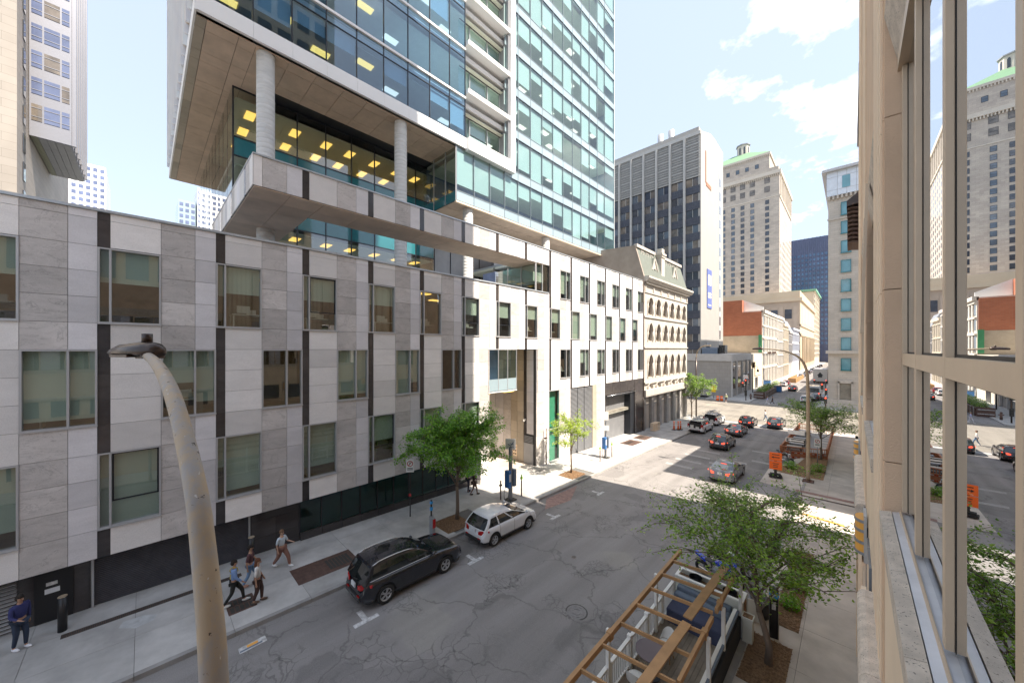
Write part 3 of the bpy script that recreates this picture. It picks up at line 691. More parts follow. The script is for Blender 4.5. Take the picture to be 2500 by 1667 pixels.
for i in range(5): MB().box(-21.1, -20.1, 23.52, 23.58, 1.68 + i * 0.12, 1.74 + i * 0.12).build('door_vent_blade', 'grey', sb)
MB().box(-21.3, -21.0, 23.5, 23.585, 1.62, 2.35).build('door_frame', 'grey', sb) if False else None
sp = MB().box(-22.5, -22.0, 23.56, 23.584, 0.15, 1.2).build('signal_plate', 'beigel', sb)
for i in range(3):
    for j in range(2):
        MB(Matrix.Translation((-22.38 + j * 0.22, 23.555, 0.35 + i * 0.3)) @ Matrix.Rotation(pi / 2, 4, 'X')).cyl(0, 0, -0.01, 0.02, 0.07).build('round_socket', 'rust', sp)
MB().box(xr - 0.2, xr, 17.7, 23.6, -0.6, 9.9).build('recess_back_wall', S_WHITE, sb)
MB().box(xr, XF - 0.06, 17.75, 17.93, -0.6, 9.88).build('recess_side_wall', S_GREY, sb)
MB().box(XF - 0.6, XF - 0.02, 17.2, 17.75, -0.6, 2.33).build('corner_pier', S_WHITE, sb)
# glazed box over the entrance
for i in range(3):
    y0 = 17.98 + i * 1.02
    boxpart('bay_pane', XF - 0.03, XF - 0.01, y0 + .03, y0 + .99, 7.62, 9.84, 'cwall', sb)
    boxpart('bay_spandrel', XF - 0.04, XF, y0 + .02, y0 + 1.0, 6.68, 7.58, 'spand', sb)
for i in range(4): boxpart('bay_mullion', XF - 0.06, XF + 0.03, 17.96 + i * 1.02 - .02, 17.96 + i * 1.02 + .02, 6.62, 9.87, 'alu', sb)
MB().box(XF - 2.2, XF + 0.04, 17.95, 21.06, 6.56, 6.62).box(XF - 2.2, XF + 0.04, 17.97, 21.04, 9.86, 9.89).build('bay_frame', 'white', sb)
MB().box(XF - 2.2, XF - 0.05, 21.0, 21.03, 6.63, 9.85).build('bay_side_glass', 'cwall', sb)
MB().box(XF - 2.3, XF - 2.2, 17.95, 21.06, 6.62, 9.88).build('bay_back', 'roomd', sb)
# camera on the recess wall
cc = thing('security_camera', 'small white security camera on the black strip of the entrance recess', 'camera', (-21.0, 23.5, 3.6))
MB().box(-0.09, 0.09, -0.1, 0.08, -0.04, 0.12).build('housing', 'wplas', cc); MB().sphere((0, -0.12, -0.06), 0.08).build('dome', 'wplas', cc)
# green full height glass beside it
boxpart('tall_pane', XF - 0.12, XF - 0.10, 25.36, 26.8, 2.65, 6.08, 'wing', sb); boxpart('tall_pane', XF - 0.12, XF - 0.10, 25.36, 26.8, -0.25, 2.58, 'wing', sb)
q = MB()
for (a, b, c, d) in ((25.28, 25.35, -.3, 6.12), (26.82, 26.9, -.3, 6.12), (25.35, 26.82, 6.08, 6.14), (25.35, 26.82, 2.59, 2.64), (25.35, 26.82, -.32, -.26)): q.box(XF - 0.16, XF + 0.02, a, b, c, d)
q.build('tall_frame', 'alu', sb); MB().box(XF - 0.5, XF - 0.45, 25.3, 26.9, -0.6, 6.1).build('tall_backing', 'wing' if False else 'blind', sb)
MB().box(XF - 0.4, XF + 0.06, 25.26, 26.92, -0.9, -0.32).build('tall_plinth', S_DARK, sb)
# louvre bay
for i in range(52):
    z = -0.35 + i * 0.125
    MB().prism([(XF - 0.16, z + 0.05), (XF - 0.05, z), (XF - 0.05, z + 0.015), (XF - 0.16, z + 0.065)], 28.6, 32.8, 'y').build('louvre_blade', 'grey', sb)
MB().box(XF - 0.6, XF - 0.5, 28.6, 33.5, -1, 6.15).build('louvre_backing', 'backing', sb)
for y in (30.0, 31.2): MB().box(XF - 0.06, XF - 0.03, y, y + .03, -.5, 6.1).build('louvre_post', 'dark', sb)
MB().box(XF - 0.5, XF - 0.02, 32.8, 33.5, -1.0, 6.14).build('louvre_jamb', S_SAND, sb)
# dark garage portal
for i, (y0, y1) in enumerate(((35.22, 37.1), (37.12, 39.0), (39.02, 40.9), (40.92, 42.8))):
    boxpart('portal_panel', XF - 0.12, XF - 0.02, y0, y1, 4.75, 6.13, S_DARK, sb)
boxpart('portal_panel', XF - 0.12, XF - 0.02, 42.85, 45.38, -1.3, 6.13, S_DARK, sb)
boxpart('portal_panel', XF - 0.12, XF - 0.02, 35.22, 35.5, -1.1, 4.73, S_DARK, sb)
for i in range(46):
    z = -0.85 + i * 0.11
    MB().prism([(XF - 0.95, z), (XF - 0.9, z + 0.012), (XF - 0.9, z + 0.09), (XF - 0.95, z + 0.102)], 35.6, 41.8, 'y').build('door_slat', 'grey', sb)
MB().box(XF - 1.1, XF - 0.12, 41.8, 42.85, -1.2, 4.75).build('portal_reveal', 'dark', sb)
MB().box(XF - 1.1, XF - 0.14, 35.5, 42.8, 4.4, 4.74).build('portal_head', 'dark', sb)
MB().tube([(XF + 0.06, 35.7, 4.65), (XF + 0.06, 42.9, 4.65), (XF + 0.06, 42.9, -0.9)], 0.035).build('pipe', 'chrome', sb)
MB().tube([(XF + 0.08, 45.32, -1.1), (XF + 0.08, 45.32, 18.3)], 0.05).build('downpipe', 'rust', sb)

# upper stone band (terrace parapet) and its soffit
def band(y0, y1, c, x=XF):
    boxpart('band_panel', x - 0.05, x, y0 + .006, y1 - .006, 17.42, 18.8, SM[c], sb)
for (a, b, c) in ((3.48, 3.81, 1), (3.81, 4.8, 2), (4.8, 5.47, 3)): band(a, b, c)
for k in range(2, 8):
    m = mk(k); ys = [m, m + CW[0], m + CW[0] + CW[1], m + MOD - CW[3], mk(k + 1)]
    for c in range(4): band(ys[c], ys[c + 1], c)
x = XF
while x > -33:
    for w, c in ((0.7, 1), (0.9, 2), (0.35, 0), (1.2, 1), (0.8, 3)):
        boxpart('band_panel', max(x - w, -33.3) + .006, x - .006, 3.44, 3.48, 17.42, 18.8, SM[c], sb); x -= w
        if x < -33.2: break
MB().box(XF - 0.4, XF - 0.055, 3.49, 25.2, 17.40, 18.79).box(-33.2, XF - 0.41, 3.49, 3.8, 17.40, 18.79).build('band_backing', 'backing', sb)
MB().box(-33.3, XF - 0.4, 3.42, 3.85, 18.805, 18.88).build('coping', 'gutter', sb)
for iy, (y0, y1) in enumerate([(3.5, 4.98), (5.0, 6.48)] + [(6.5 + 2.04 * i, 8.52 + 2.04 * i) for i in range(9)]):
    xs = [-19.74, -21.3, -22.4] if y0 > 6.4 else [-19.74, -21.3, -22.9, -24.5, -26.1, -27.7, -29.3, -31.1]
    for a, b in zip(xs[1:], xs): boxpart('soffit_panel', a + .01, b - .01, y0, min(y1, 25.2), 17.36, 17.40, 'conc', sb)
MB().box(-22.35, -19.8, 6.5, 25.2, 17.41, 17.7).box(-31.1, -19.8, 3.8, 6.48, 17.41, 17.7).build('band_slab', 'dark', sb)
# glazed room under the band
for i, (a, b) in enumerate(((-21.4, -19.8), (-23.1, -21.45), (-24.8, -23.15))):
    boxpart('room_pane', a, b, 23.50, 23.52, 15.02, 17.3, 'win', sb); boxpart('room_mullion', b - .02, b + .05, 23.47, 23.55, 14.98, 17.36, 'alu', sb)
for i, (a, b) in enumerate(((23.6, 24.4), (24.45, 25.2))): boxpart('room_pane', XF - .1, XF - .08, a, b, 15.02, 17.3, 'win', sb); boxpart('room_mullion', XF - .12, XF - .02, a - .06, a, 14.98, 17.36, 'alu', sb)
MB().box(-24.6, XF - 0.5, 23.7, 25.1, 15.9, 17.3).build('room_blind', 'blind', sb)
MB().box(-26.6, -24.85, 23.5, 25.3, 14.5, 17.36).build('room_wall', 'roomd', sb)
# ------------------------------------------------------------ glass tower above
XG = -25.8
gt = thing('glass_office_tower', 'tall pale green glass office tower with white framed bay and concrete underside', 'building', (XG, 25, 14), world_parts=True)
YM = [4.53 + 2.045 * i for i in range(-1, 9)]            # 2.48 .. 20.9
YG = [19.62 + 2.045 * i for i in range(15)]              # 19.62 .. 48.25
YG[-1] = 49.0
ZB = 23.35; ST = 4.475
# curtain wall grid
for f in range(9):
    zb = ZB + f * ST
    for i in range(14):
        y0, y1 = YG[i], YG[i + 1]
        if f > 0 and y1 < 26.9: continue
        if f == 1 and y0 < 26.5: pass
        zt = zb + ST
        if y0 < 26.6 and f == 0: zt = 28.3
        boxpart('spandrel', XG - .03, XG, y0 + .03, y1 - .03, zb + .06, zb + .92, 'spand', gt)
        boxpart('pane', XG - .03, XG - .01, y0 + .03, y1 - .03, zb + 1.0, zt - .03, 'cwall', gt)
        d = random.choice([.45, .55, .65, .75, .8, .85, 1, 1, .3]) if f < 8 else 1
        if random.random() > 0.07:
            h = zt - zb - 1.0; MB().box(XG - .16, XG - .15, y0 + .05, y1 - .05, zt - h * d, zt - .05).build('blind', 'blindw', gt)
for i in range(15):
    if i < 4: MB().box(XG - .08, XG + .03, YG[i] - .03, YG[i] + .03, ZB, 28.25).build('mullion', 'mull', gt)
    else: MB().box(XG - .08, XG + .03, YG[i] - .028, YG[i] + .028, ZB, ZB + 9 * ST).build('mullion', 'mull', gt)
for f in range(9):
    zb = ZB + f * ST; ya = 19.62 if f == 0 else 26.9
    for z in (zb, zb + .93):
        MB().box(XG - .07, XG + .03, ya, 49.02, z - .03, z + .04).build('transom', 'mull' if z > zb else 'dark', gt)
# right return wall of the tower and roof
MB().box(-60, XG - .05, 48.9, 49.0, ZB, ZB + 9 * ST).build('end_glazing', 'spand', gt)
MB().box(XG - .1, XG + .02, 49.0, 49.12, ZB - .1, ZB + 9 * ST).build('corner_fin', 'white', gt)
MB().box(-60, XG + .02, 2.0, 49.1, ZB + 9 * ST, ZB + 9 * ST + 1).build('roof', 'white', gt)
# interiors
it = MB()
for f in range(9):
    zb = ZB + f * ST
    it.box(-31.2, XG - .4, 20.0 if f < 2 else 2.2, 48.8, zb + .3, zb + .7, 0)
    if f: it.box(-31.1, XG - .5, 20.1 if f < 2 else 2.3, 48.7, zb - .12, zb - .08, 1)
it.box(-31.4, -31.2, 20.0, 48.8, ZB, ZB + 9 * ST, 2); it.box(-31.4, -31.2, 2.2, 20.0, 28.7, ZB + 9 * ST, 2)
it.build('interior', ['white', 'ceil', 'roomd'], gt)
for f in range(1, 6):
    for i in range(16):
        z = ZB + f * ST + ST - .13; y = 3.6 + i * 2.8; x = XG - (1.7 if i % 2 else 3.0)
        if f > 0 and random.random() < .75:
            boxpart('ceiling_light', x - .3, x + .3, y - .6, y + .6, z - .04, z, 'lite' if y < 12 and f < 3 else 'litew', gt)
# blue glazed block with white fascia
for f in range(1, 9):
    zb = ZB + f * ST; z0 = zb + (1.63 if f == 1 else .92) ; z1 = zb + ST + .62
    for i in range(9):
        y0, y1 = YM[i], YM[i + 1]
        if i == 0: y0 = 2.1
        if i == 8: y1 = 20.62
        boxpart('blue_pane', XG - .03, XG - .01, y0 + .02, y1 - .02, z0, z1 - .68, 'cblue', gt)
        boxpart('blue_top_pane', XG - .03, XG - .01, y0 + .02, y1 - .02, z1 - .62, z1, 'cblue', gt)
        if random.random() < .3: MB().box(XG - .2, XG - .19, y0 + .05, y1 - .05, z0 + (z1 - z0) * random.uniform(.2, .5), z1 - .7).build('blind', 'blindw', gt)
    MB().box(XG - .25, XG + .12, 2.0, 20.62, z1 + .04, z1 + .22).build('white_floor_band', 'white', gt)
    MB().box(XG - .06, XG + .03, 2.0, 20.62, z1 - .68, z1 - .62).build('transom', 'dark', gt)
for i in range(1, 10):
    y = YM[i] if i < 9 else 20.6
    MB().box(XG - .07, XG + .04, y - .03, y + .03, 29.4, ZB + 9 * ST).build('dark_mullion', 'dark', gt)
ys = [2.0] + [4.53 + 2.045 * i for i in range(8)] + [20.9, 22.9, 24.9, 26.86]
for a, b in zip(ys, ys[1:]):
    boxpart('fascia_panel', XG - .5, XG + .16, a + .005, b - .005, 28.36, 29.14, 'white', gt)
    boxpart('fascia_lip', XG - .5, XG + .10, a + .003, b - .003, 29.16, 29.38, 'white', gt)
# projecting white frame with balconies
MB().box(XG - 1.2, XG + .5, 26.2, 26.88, 28.2, ZB + 9 * ST).build('frame_post', 'white', gt)
MB().box(XG - 1.2, XG + .5, 20.66, 26.19, 28.2, 29.35).build('frame_beam', 'white', gt)
for f in range(1, 8):
    z = ZB + f * ST + 5.65 - .06
    MB().box(XG - 1.2, XG + .45, 20.66, 26.19, z, z + .42).build('frame_beam', 'white', gt)
MB().box(XG - 1.3, XG - .1, 20.64, 26.15, 28.18, 28.2).build('frame_soffit', S_SAND, gt)
MB().box(XG - 1.2, XG + .3, 26.02, 26.19, 29.35, 64).build('frame_cheek', 'grey', gt)
for f in range(1, 9):
    zb = ZB + f * ST + 1.2
    for i, (a, b) in enumerate(((20.66, 21.9), (21.96, 24.2), (24.26, 26.0))):
        boxpart('bay_pane', XG - 1.12, XG - 1.1, a, b, zb + .1, zb + 3.2, 'cwall', gt)
        boxpart('bay_spandrel', XG - 1.12, XG - 1.08, a, b, zb + 3.3, zb + 4.3, 'spand', gt)
        boxpart('bay_post', XG - 1.15, XG - .95, b, b + .06, zb, zb + 4.4, 'alu', gt)
        if random.random() < .6: MB().box(XG - 1.3, XG - 1.29, a, b, zb + random.uniform(.3, 1.9), zb + 3.2).build('blind', 'blindw', gt)
    MB().box(XG - .98, XG - .9, 20.66, 26.0, zb + 3.1, zb + 3.35).build('shade_bar', 'dark', gt)
    MB().box(XG - 1.14, XG - 1.04, 21.96, 24.2, zb + 1.7, zb + 1.78).build('bay_rail', 'dark', gt)
# left face with fins
for i in range(24):
    x = XG - .35 - i * 1.15
    boxpart('side_pane', x - 1.1, x - .1, 1.98, 2.0, 29.3, 64, 'cblue' if i % 3 else 'spand', gt)
    boxpart('side_fin', x - .06, x + .06, 1.72, 2.0, 29.3, 64, 'white', gt)
    for f in range(1, 8):
        if (i + f) % 2: boxpart('sun_slat', x - .95, x - .75, 1.80, 1.97, ZB + f * ST + 2, ZB + f * ST + 5, 'beigel', gt)
MB().box(-53.2, XG - .2, 2.05, 2.2, 29.2, 64).build('side_backing', 'roomd', gt)
MB().box(-53.3, XG + .1, 1.9, 2.02, 28.36, 29.2).build('side_fascia', 'white', gt)
MB().box(-53.4, -53.2, 2, 40, 28.4, 64).build('rear_wall', 'white', gt)
# soffit panels at 28.35
xs = [-26.05, -26.95, -29.0, -30.0, -32.3, -33.1, -35.5, -36.7, -39.4, -40.6, -43.6, -44.8, -48, -49.5, -53.2]
ys = [2.0, 2.45, 3.9, 4.75, 6.5, 8.1, 9.9, 11.6, 13.4, 15.1, 16.8, 18.6, 20.6, 22.5, 24.5, 26.1]
for a, b in zip(xs[1:], xs):
    for c, d in zip(ys, ys[1:]):
        if a < -31.3 and c > 5: continue
        boxpart('soffit_panel', a + .012, b - .012, c + .012, d - .012, 28.30, 28.35, S_SAND if c < 2.2 else 'conc', gt)
MB().box(-53.2, -25.85, 2.0, 26.1, 28.36, 28.7).build('soffit_slab', 'dark', gt)
for i in range(14):
    for (a, b) in ((-27.6, -25.85), (-29.4, -27.62), (-31.2, -29.42)):
        boxpart('low_soffit_panel', a + .012, b - .012, YG[i] + .012, YG[i + 1] - .012, 23.27, 23.32, 'conc', gt)
MB().box(-60, -25.82, 19.6, 49.0, 23.325, 23.6).build('low_soffit_slab', 'dark', gt)
MB().box(-26.0, XG + .06, 19.55, 49.05, 23.2, 23.33).build('soffit_edge', 'beigel', gt)
# side of the low box facing left
for i, (a, b) in enumerate(((-27.4, -25.85), (-29.3, -27.45), (-31.2, -29.35))):
    boxpart('side_glass', a, b, 19.58, 19.6, 24.3, 28.25, 'win', gt); boxpart('side_spandrel', a, b, 19.57, 19.6, 23.36, 24.25, 'teal', gt)
    boxpart('side_mullion', b - .01, b + .05, 19.52, 19.62, 23.33, 28.28, 'alu', gt)
# set back glass wall under the soffit
XI = -31.2
yi = [4.34, 6.3, 8.3, 10.38, 12.45, 14.5, 16.6, 18.68, 20.8]
for y0, y1 in zip(yi, yi[1:]):
    for (a, b, m) in ((24.85, 28.3, 'win'), (23.55, 24.78, 'teal'), (20.45, 23.48, 'win'), (19.25, 20.4, 'teal'), (14.6, 19.18, 'win')):
        if m == 'win': boxpart('inner_pane', XI - .02, XI, y0 + .03, y1 - .03, a, b, 'win', gt)
        else: boxpart('inner_spandrel', XI - .02, XI, y0 + .03, y1 - .03, a, b, 'teal', gt)
    MB().box(XI - .1, XI + .05, y0 - .035, y0 + .035, 14.5, 28.3).build('inner_mullion', 'dark', gt)
for z in (28.25, 24.8, 23.5, 20.42, 19.2): MB().box(XI - .08, XI + .04, 4.3, 20.8, z - .04, z + .04).build('inner_transom', 'dark', gt)
y = 20.9
while y < 44:
    for (a, b, m) in ((16.9, 17.9, 'spand'), (14.6, 16.8, 'blindw')): boxpart('terrace_pane', XI - .02, XI, y, y + 2.0, a, b, m, gt)
    MB().box(XI - .05, XI + .04, y - .04, y, 14.5, 23.3).build('inner_mullion', 'dark', gt); y += 2.04
MB().box(XI - .3, XI - .05, 20.8, 45, 14.5, 23.3).build('terrace_wall', 'grey', gt)
for i in range(10):
    x = XI - i * 2.1; MB().box(x - 2.05, x - .05, 4.28, 4.3, 14.6, 24.7).build('inner_side_pane', 'win', gt); MB().box(x - 2.05, x - .05, 4.28, 4.3, 24.8, 28.28).build('inner_side_pane', 'win', gt)
    MB().box(x - .03, x + .03, 4.28, 4.32, 14.5, 28.3).build('inner_side_mullion', 'dark', gt)
it = MB(); it.box(-44, XI - .3, 4.6, 20.8, 24.1, 24.4, 0); it.box(-44, XI - .3, 4.6, 20.8, 19.5, 19.8, 0); it.box(-44, XI - .2, 4.5, 20.8, 27.6, 27.7, 1); it.box(-44, XI - .2, 4.5, 20.8, 22.9, 23.0, 1)
it.box(-44.2, -44, 4.5, 20.8, 14.5, 28, 2); it.box(-44, XI - .3, 20.7, 20.8, 14.5, 28, 2); it.box(-44, XI - .3, 4.6, 20.8, 18.9, 19.0, 1)
it.build('lobby_interior', ['white', 'ceil', 'room'], gt)
for j, x in enumerate((-33.0, -35.8, -38.6)):
    for y in (5.6, 8.6, 11.0, 13.0, 15.3, 17.6, 19.6):
        boxpart('ceiling_light', x - .6, x + .6, y - .3, y + .3, 27.54, 27.59, 'lite', gt)
        if j == 0 and y > 7: boxpart('ceiling_light', x - .6, x + .6, y - .3, y + .3, 18.84, 18.89, 'lite', gt)
for i in range(9):
    y = 5.5 + i * 1.7; c = MB(); c.box(-32.4, -31.9, y, y + .5, 24.85, 24.92); c.box(-32.45, -32.38, y, y + .5, 24.9, 25.45); c.box(-32.2, -32.1, y + .2, y + .3, 24.4, 24.85)
    c.build('office_chair', 'dark', gt)
# columns with board marks
for i, (y, top, bot) in enumerate(((5.3, 28.3, 14.5), (14.5, 28.3, 14.5), (21.5, 23.27, 14.5), (33.4, 23.27, 18.4), (46.4, 23.27, 18.4))):
    m = MB(); z = bot; r = .485; pts = []; rr = []
    while z < top:
        z1 = min(z + .30, top); pts += [(-26.5, y, z), (-26.5, y, z1 - .03)]; rr += [r, r]
        pts += [(-26.5, y, z1 - .028)]; rr += [r - .005]; z = z1
    m.tube(pts, rr, 24); m.build('column', 'concol', gt)
MB().box(-29, -28.9, 27, 45, 18.5, 20.6).build('plant_screen', 'grey', gt)
for y in range(27, 45, 2): MB().box(-28.9, -28.82, y, y + .08, 18.5, 20.6).build('screen_post', 'dark', gt)

# ------------------------------------------------------------ victorian building
vb = thing('mansard_building', 'ornate cream stone building with arched windows and grey green mansard roof', 'building', (XF, 54, -1), world_parts=True)
VS = M('cream_victorian_stone', (0.50, 0.47, 0.43), 0.8, 0, 0.1, 1.2, bump=0.2)
VR = M('green_grey_slate', (0.15, 0.17, 0.15), 0.7, 0, 0.1, 2)
VW = M('brown_window', (0.16, 0.11, 0.07), 0.5, 0, 0.2, 3)
VG = MT['carglass']
YV = [47.55 + 2.63 * i for i in range(6)]
def arch_pts(hw, zs, pointed, n=8):
    if pointed:
        R = hw * 1.55; cx = R - hw; amax = math.acos(cx / R)
        right = [(R * cos(amax * i / n) - cx, zs + R * sin(amax * i / n)) for i in range(n + 1)]
    else: right = [(hw * cos(pi / 2 * i / n), zs + hw * sin(pi / 2 * i / n)) for i in range(n + 1)]
    return right + [(-a, b) for a, b in reversed(right[:-1])]
def arch_bay(y0, y1, z0, z1, yc, hw, sill, spring, pointed, name='window_bay'):
    m = MB(); pts = arch_pts(hw, spring, pointed); x = XF
    hole = [(hw, sill)] + pts + [(-hw, sill)]
    # front face strips
    def q(a, b, c, d): m.add([(x, *a), (x, *b), (x, *c), (x, *d)], [(0, 1, 2, 3)])
    L, R = y0 - yc, y1 - yc
    q((yc + L, z0), (yc + R, z0), (yc + R, sill), (yc + L, sill))
    q((yc + hw, sill), (yc + R, sill), (yc + R, spring), (yc + hw, spring)); q((yc + L, sill), (yc - hw, sill), (yc - hw, spring), (yc + L, spring))
    full = [(R, spring)] + [(a, b) for a, b in pts] + [(L, spring)]
    for (a, b), (c, d) in zip(pts, pts[1:]): q((yc + a, b), (yc + a, z1), (yc + c, z1), (yc + c, d))
    q((yc + hw, spring), (yc + R, spring), (yc + R, z1), (yc + hw, z1)); q((yc + L, spring), (yc - hw, spring), (yc - hw, z1), (yc + L, z1))
    for (a, b), (c, d) in zip(hole, hole[1:]): m.add([(x, yc + a, b), (x, yc + c, d), (x - .4, yc + c, d), (x - .4, yc + a, b)], [(0, 1, 2, 3)])
    m.add([(x, yc - hw, sill), (x, yc + hw, sill), (x - .4, yc + hw, sill), (x - .4, yc - hw, sill)], [(0, 1, 2, 3)])
    w = m.build(name, VS, vb)
    m = MB(); o = [(a * 1.38, spring + (b - spring) * 1.30) for a, b in pts]
    for i in range(len(pts) - 1):
        (a, b), (c, d), (e, f), (g_, h) = pts[i], pts[i + 1], o[i + 1], o[i]
        m.add([(x + t, yc + u, v) for t in (0.0, .14) for u, v in ((a, b), (c, d), (e, f), (g_, h))], [(4, 5, 6, 7), (0, 1, 5, 4), (2, 3, 7, 6)])
    m.build('arch_hood', VS, w)
    m = MB()
    for s_ in (-1, 1):
        m.box(x, x + .12, yc + s_ * (hw + .14) - .12, yc + s_ * (hw + .14) + .12, spring - .12, spring + .02)
        m.cyl(x + .05, yc + s_ * (hw + .14), sill + .12, spring - .12, .085, n=8)
        m.box(x, x + .12, yc + s_ * (hw + .14) - .12, yc + s_ * (hw + .14) + .12, sill, sill + .12)
    m.build('colonnette', VS, w)
    m = MB(); m.box(x - .40, x - .36, yc - hw, yc + hw, sill, spring + hw * 1.45); m.box(x - .36, x - .30, yc - .05, yc + .05, sill, spring + hw)
    m.box(x - .36, x - .30, yc - hw, yc - hw + .09, sill, spring + .2); m.box(x - .36, x - .30, yc + hw - .09, yc + hw, sill, spring + .2); m.box(x - .36, x - .28, yc - hw, yc + hw, spring - .5, spring - .38); m.box(x - .36, x - .29, yc - hw, yc + hw, sill, sill + .22)
    m.build('window', VW, w)
    MB().box(x - .355, x - .345, yc - hw + .1, yc - .06, sill + .25, spring - .55).box(x - .355, x - .345, yc + .06, yc + hw - .1, sill + .25, spring - .55).build('glass', VG, w)
for r, (z0, z1, sill, spring, pt) in enumerate(((5.5, 10.05, 6.1, 8.2, 1), (10.15, 14.1, 11.0, 12.45, 1), (14.25, 17.4, 14.55, 16.15, 0))):
    for i, yc in enumerate(YV):
        y0 = yc - 1.315 if i else 45.45; y1 = yc + 1.315 if i < 5 else 62.3
        arch_bay(y0, y1, z0, z1, yc, .68, sill, spring, pt)
m = MB(); m.box(XF - .3, XF + .22, 45.45, 62.4, 5.3, 5.5); m.box(XF - .3, XF + .15, 45.45, 62.4, 10.02, 10.18); m.box(XF - .3, XF + .15, 45.45, 62.4, 14.08, 14.27)
m.box(XF - .3, XF + .12, 45.45, 62.4, 17.38, 17.55); m.build('string_course', VS, vb)
for i in range(7): MB().box(XF, XF + .16, 45.6 + i * 2.7, 45.95 + i * 2.7, 17.6, 18.3).build('frieze_bracket', VS, vb)
MB().box(XF - .4, XF + .05, 45.45, 62.3, 17.55, 18.5).build('frieze', VS, vb)
for i in range(56): boxpart('dentil', XF, XF + .42, 45.6 + i * .30, 45.76 + i * .30, 18.5, 18.75, VS, vb)
MB().prism([(XF - .4, 18.76), (XF + .55, 18.76), (XF + .85, 19.15), (XF + .85, 19.4), (XF - .4, 19.45)], 45.2, 62.9, 'y').build('cornice', VS, vb)
# ground floor piers and lintel
for i in range(7):
    y = 45.75 + i * 2.72
    MB().box(XF - .5, XF - .02, y - .36, y + .36, -1.5, 3.6).build('pier', 'kerb', vb)
    if i < 6:
        w_ = MB().box(XF - .5, XF - .46, y + .36, y + 2.36, -1.5, 3.6).build('shop_window', VG, vb)
        MB().box(XF - .46, XF - .40, y + 1.33, y + 1.40, -1.4, 3.6).box(XF - .46, XF - .38, y + .36, y + 2.36, 2.3, 2.42).build('window_bar', 'grey', w_)
        m = MB(); pts = arch_pts(.8, 4.55, 0)
        for (a, b), (c, d) in zip(pts, pts[1:]): m.add([(XF + t, y + 1.36 + u, 4.55 + (v - 4.55) * q_) for t, q_ in ((0, 1), (.3, 1)) for u, v in ((a, b), (c, d))], [(0, 1, 3, 2)])
        m.build('fan_hood', VS, vb)
MB().box(XF - .5, XF + .3, 45.5, 62.35, 3.6, 4.5).box(XF - .5, XF, 45.5, 62.35, 4.5, 5.3).build('lintel', VS, vb)
MB().box(-34, XF - .42, 45.5, 62.2, -1.5, 19).build('core_wall', VS, vb)
m = MB(); rx = -20.75
m.add([(XF + .1, 45.45, 19.45), (XF + .1, 62.3, 19.45), (rx, 62.0, 23.6), (rx, 45.45, 23.6)], [(0, 1, 2, 3)]); m.add([(rx, 45.45, 23.6), (rx, 62, 23.6), (-34, 62, 24.4), (-34, 45.45, 24.4)], [(0, 1, 2, 3)])
m.add([(XF + .1, 62.3, 19.45), (-34, 62.3, 19.45), (-34, 62, 24.4), (rx, 62, 23.6)], [(0, 1, 2, 3)]); m.build('mansard_roof', VR, vb)
MB().prism([(XF + .15, 19.4), (rx, 23.65), (-34, 24.45), (-34, 16), (XF + .15, 16)], 45.15, 45.44, 'y').build('gable_wall', M('rendered_gable', (0.33, 0.28, 0.24), 0.9, 0, 0.15, 0.8), vb)
MB().box(rx - .2, rx + .25, 45.2, 51.3, 23.45, 23.85).box(rx - .2, rx + .25, 53.4, 62.2, 23.45, 23.85).build('ridge_cornice', VS, vb)
m = MB()
for y in (46.5, 48.0, 49.5, 54.8, 56.4, 58.0, 59.6):
    for a, b in ((.0, .9), ): m.box(rx + .18, rx + .24, y, y + .9, 22.6, 22.7).box(rx + .14, rx + .24, y, y + .1, 22.6, 23.2).box(rx + .1, rx + .2, y + .3, y + 1.0, 23.1, 23.2).box(rx + .15, rx + .24, y + .8, y + .9, 22.7, 23.2)
m.build('fret_ornament', VS, vb)
for yc in (49.9, 57.7):
    d = MB(); 
    d.prism([(yc - .85, 19.5), (yc + .85, 19.5), (yc + .85, 21.0), (yc, 22.5), (yc - .85, 21.0)], XF - .45, XF - .35, 'x')
    dm = d.build('dormer', VS, vb)
    m = MB(); m.add([(XF - .3, yc - 1.0, 20.9), (XF - .3, yc, 22.75), (-21.2, yc, 22.75), (-21.2, yc - 1.0, 20.9)], [(0, 1, 2, 3)]); m.add([(XF - .3, yc + 1.0, 20.9), (XF - .3, yc, 22.75), (-21.2, yc, 22.75), (-21.2, yc + 1.0, 20.9)], [(0, 1, 2, 3)])
    m.add([(XF - .35, yc - .85, 19.5), (XF - .35, yc - .85, 21), (-21, yc - .85, 21), (-20, yc - .85, 19.5)], [(0, 1, 2, 3)]); m.build('dormer_roof', VR, dm)
    m = MB(); pts = arch_pts(.35, 20.7, 1); m.prism([(yc + .35, 19.8)] + [(yc + a, b) for a, b in pts] + [(yc - .35, 19.8)], XF - .34, XF - .31, 'x'); m.build('dormer_window', VG, dm)
    for s_ in (-1, 1): MB().bar((XF - .3, yc + s_ * .95, 20.9), (XF - .3, yc, 22.6), .16, .16, 0, (1, 0, 0)).build('bargeboard', VS, dm)
ch = MB(); ch.box(XF - .9, XF - .2, 52.0, 53.2, 19.5, 23.2); ch.box(XF - 1.0, XF - .1, 51.9, 53.3, 23.2, 23.5).box(XF - 1.1, XF, 51.8, 53.4, 23.5, 23.8).box(XF - .9, XF - .2, 52.1, 53.1, 23.8, 24.5); ch.build('chimney', VS, vb)

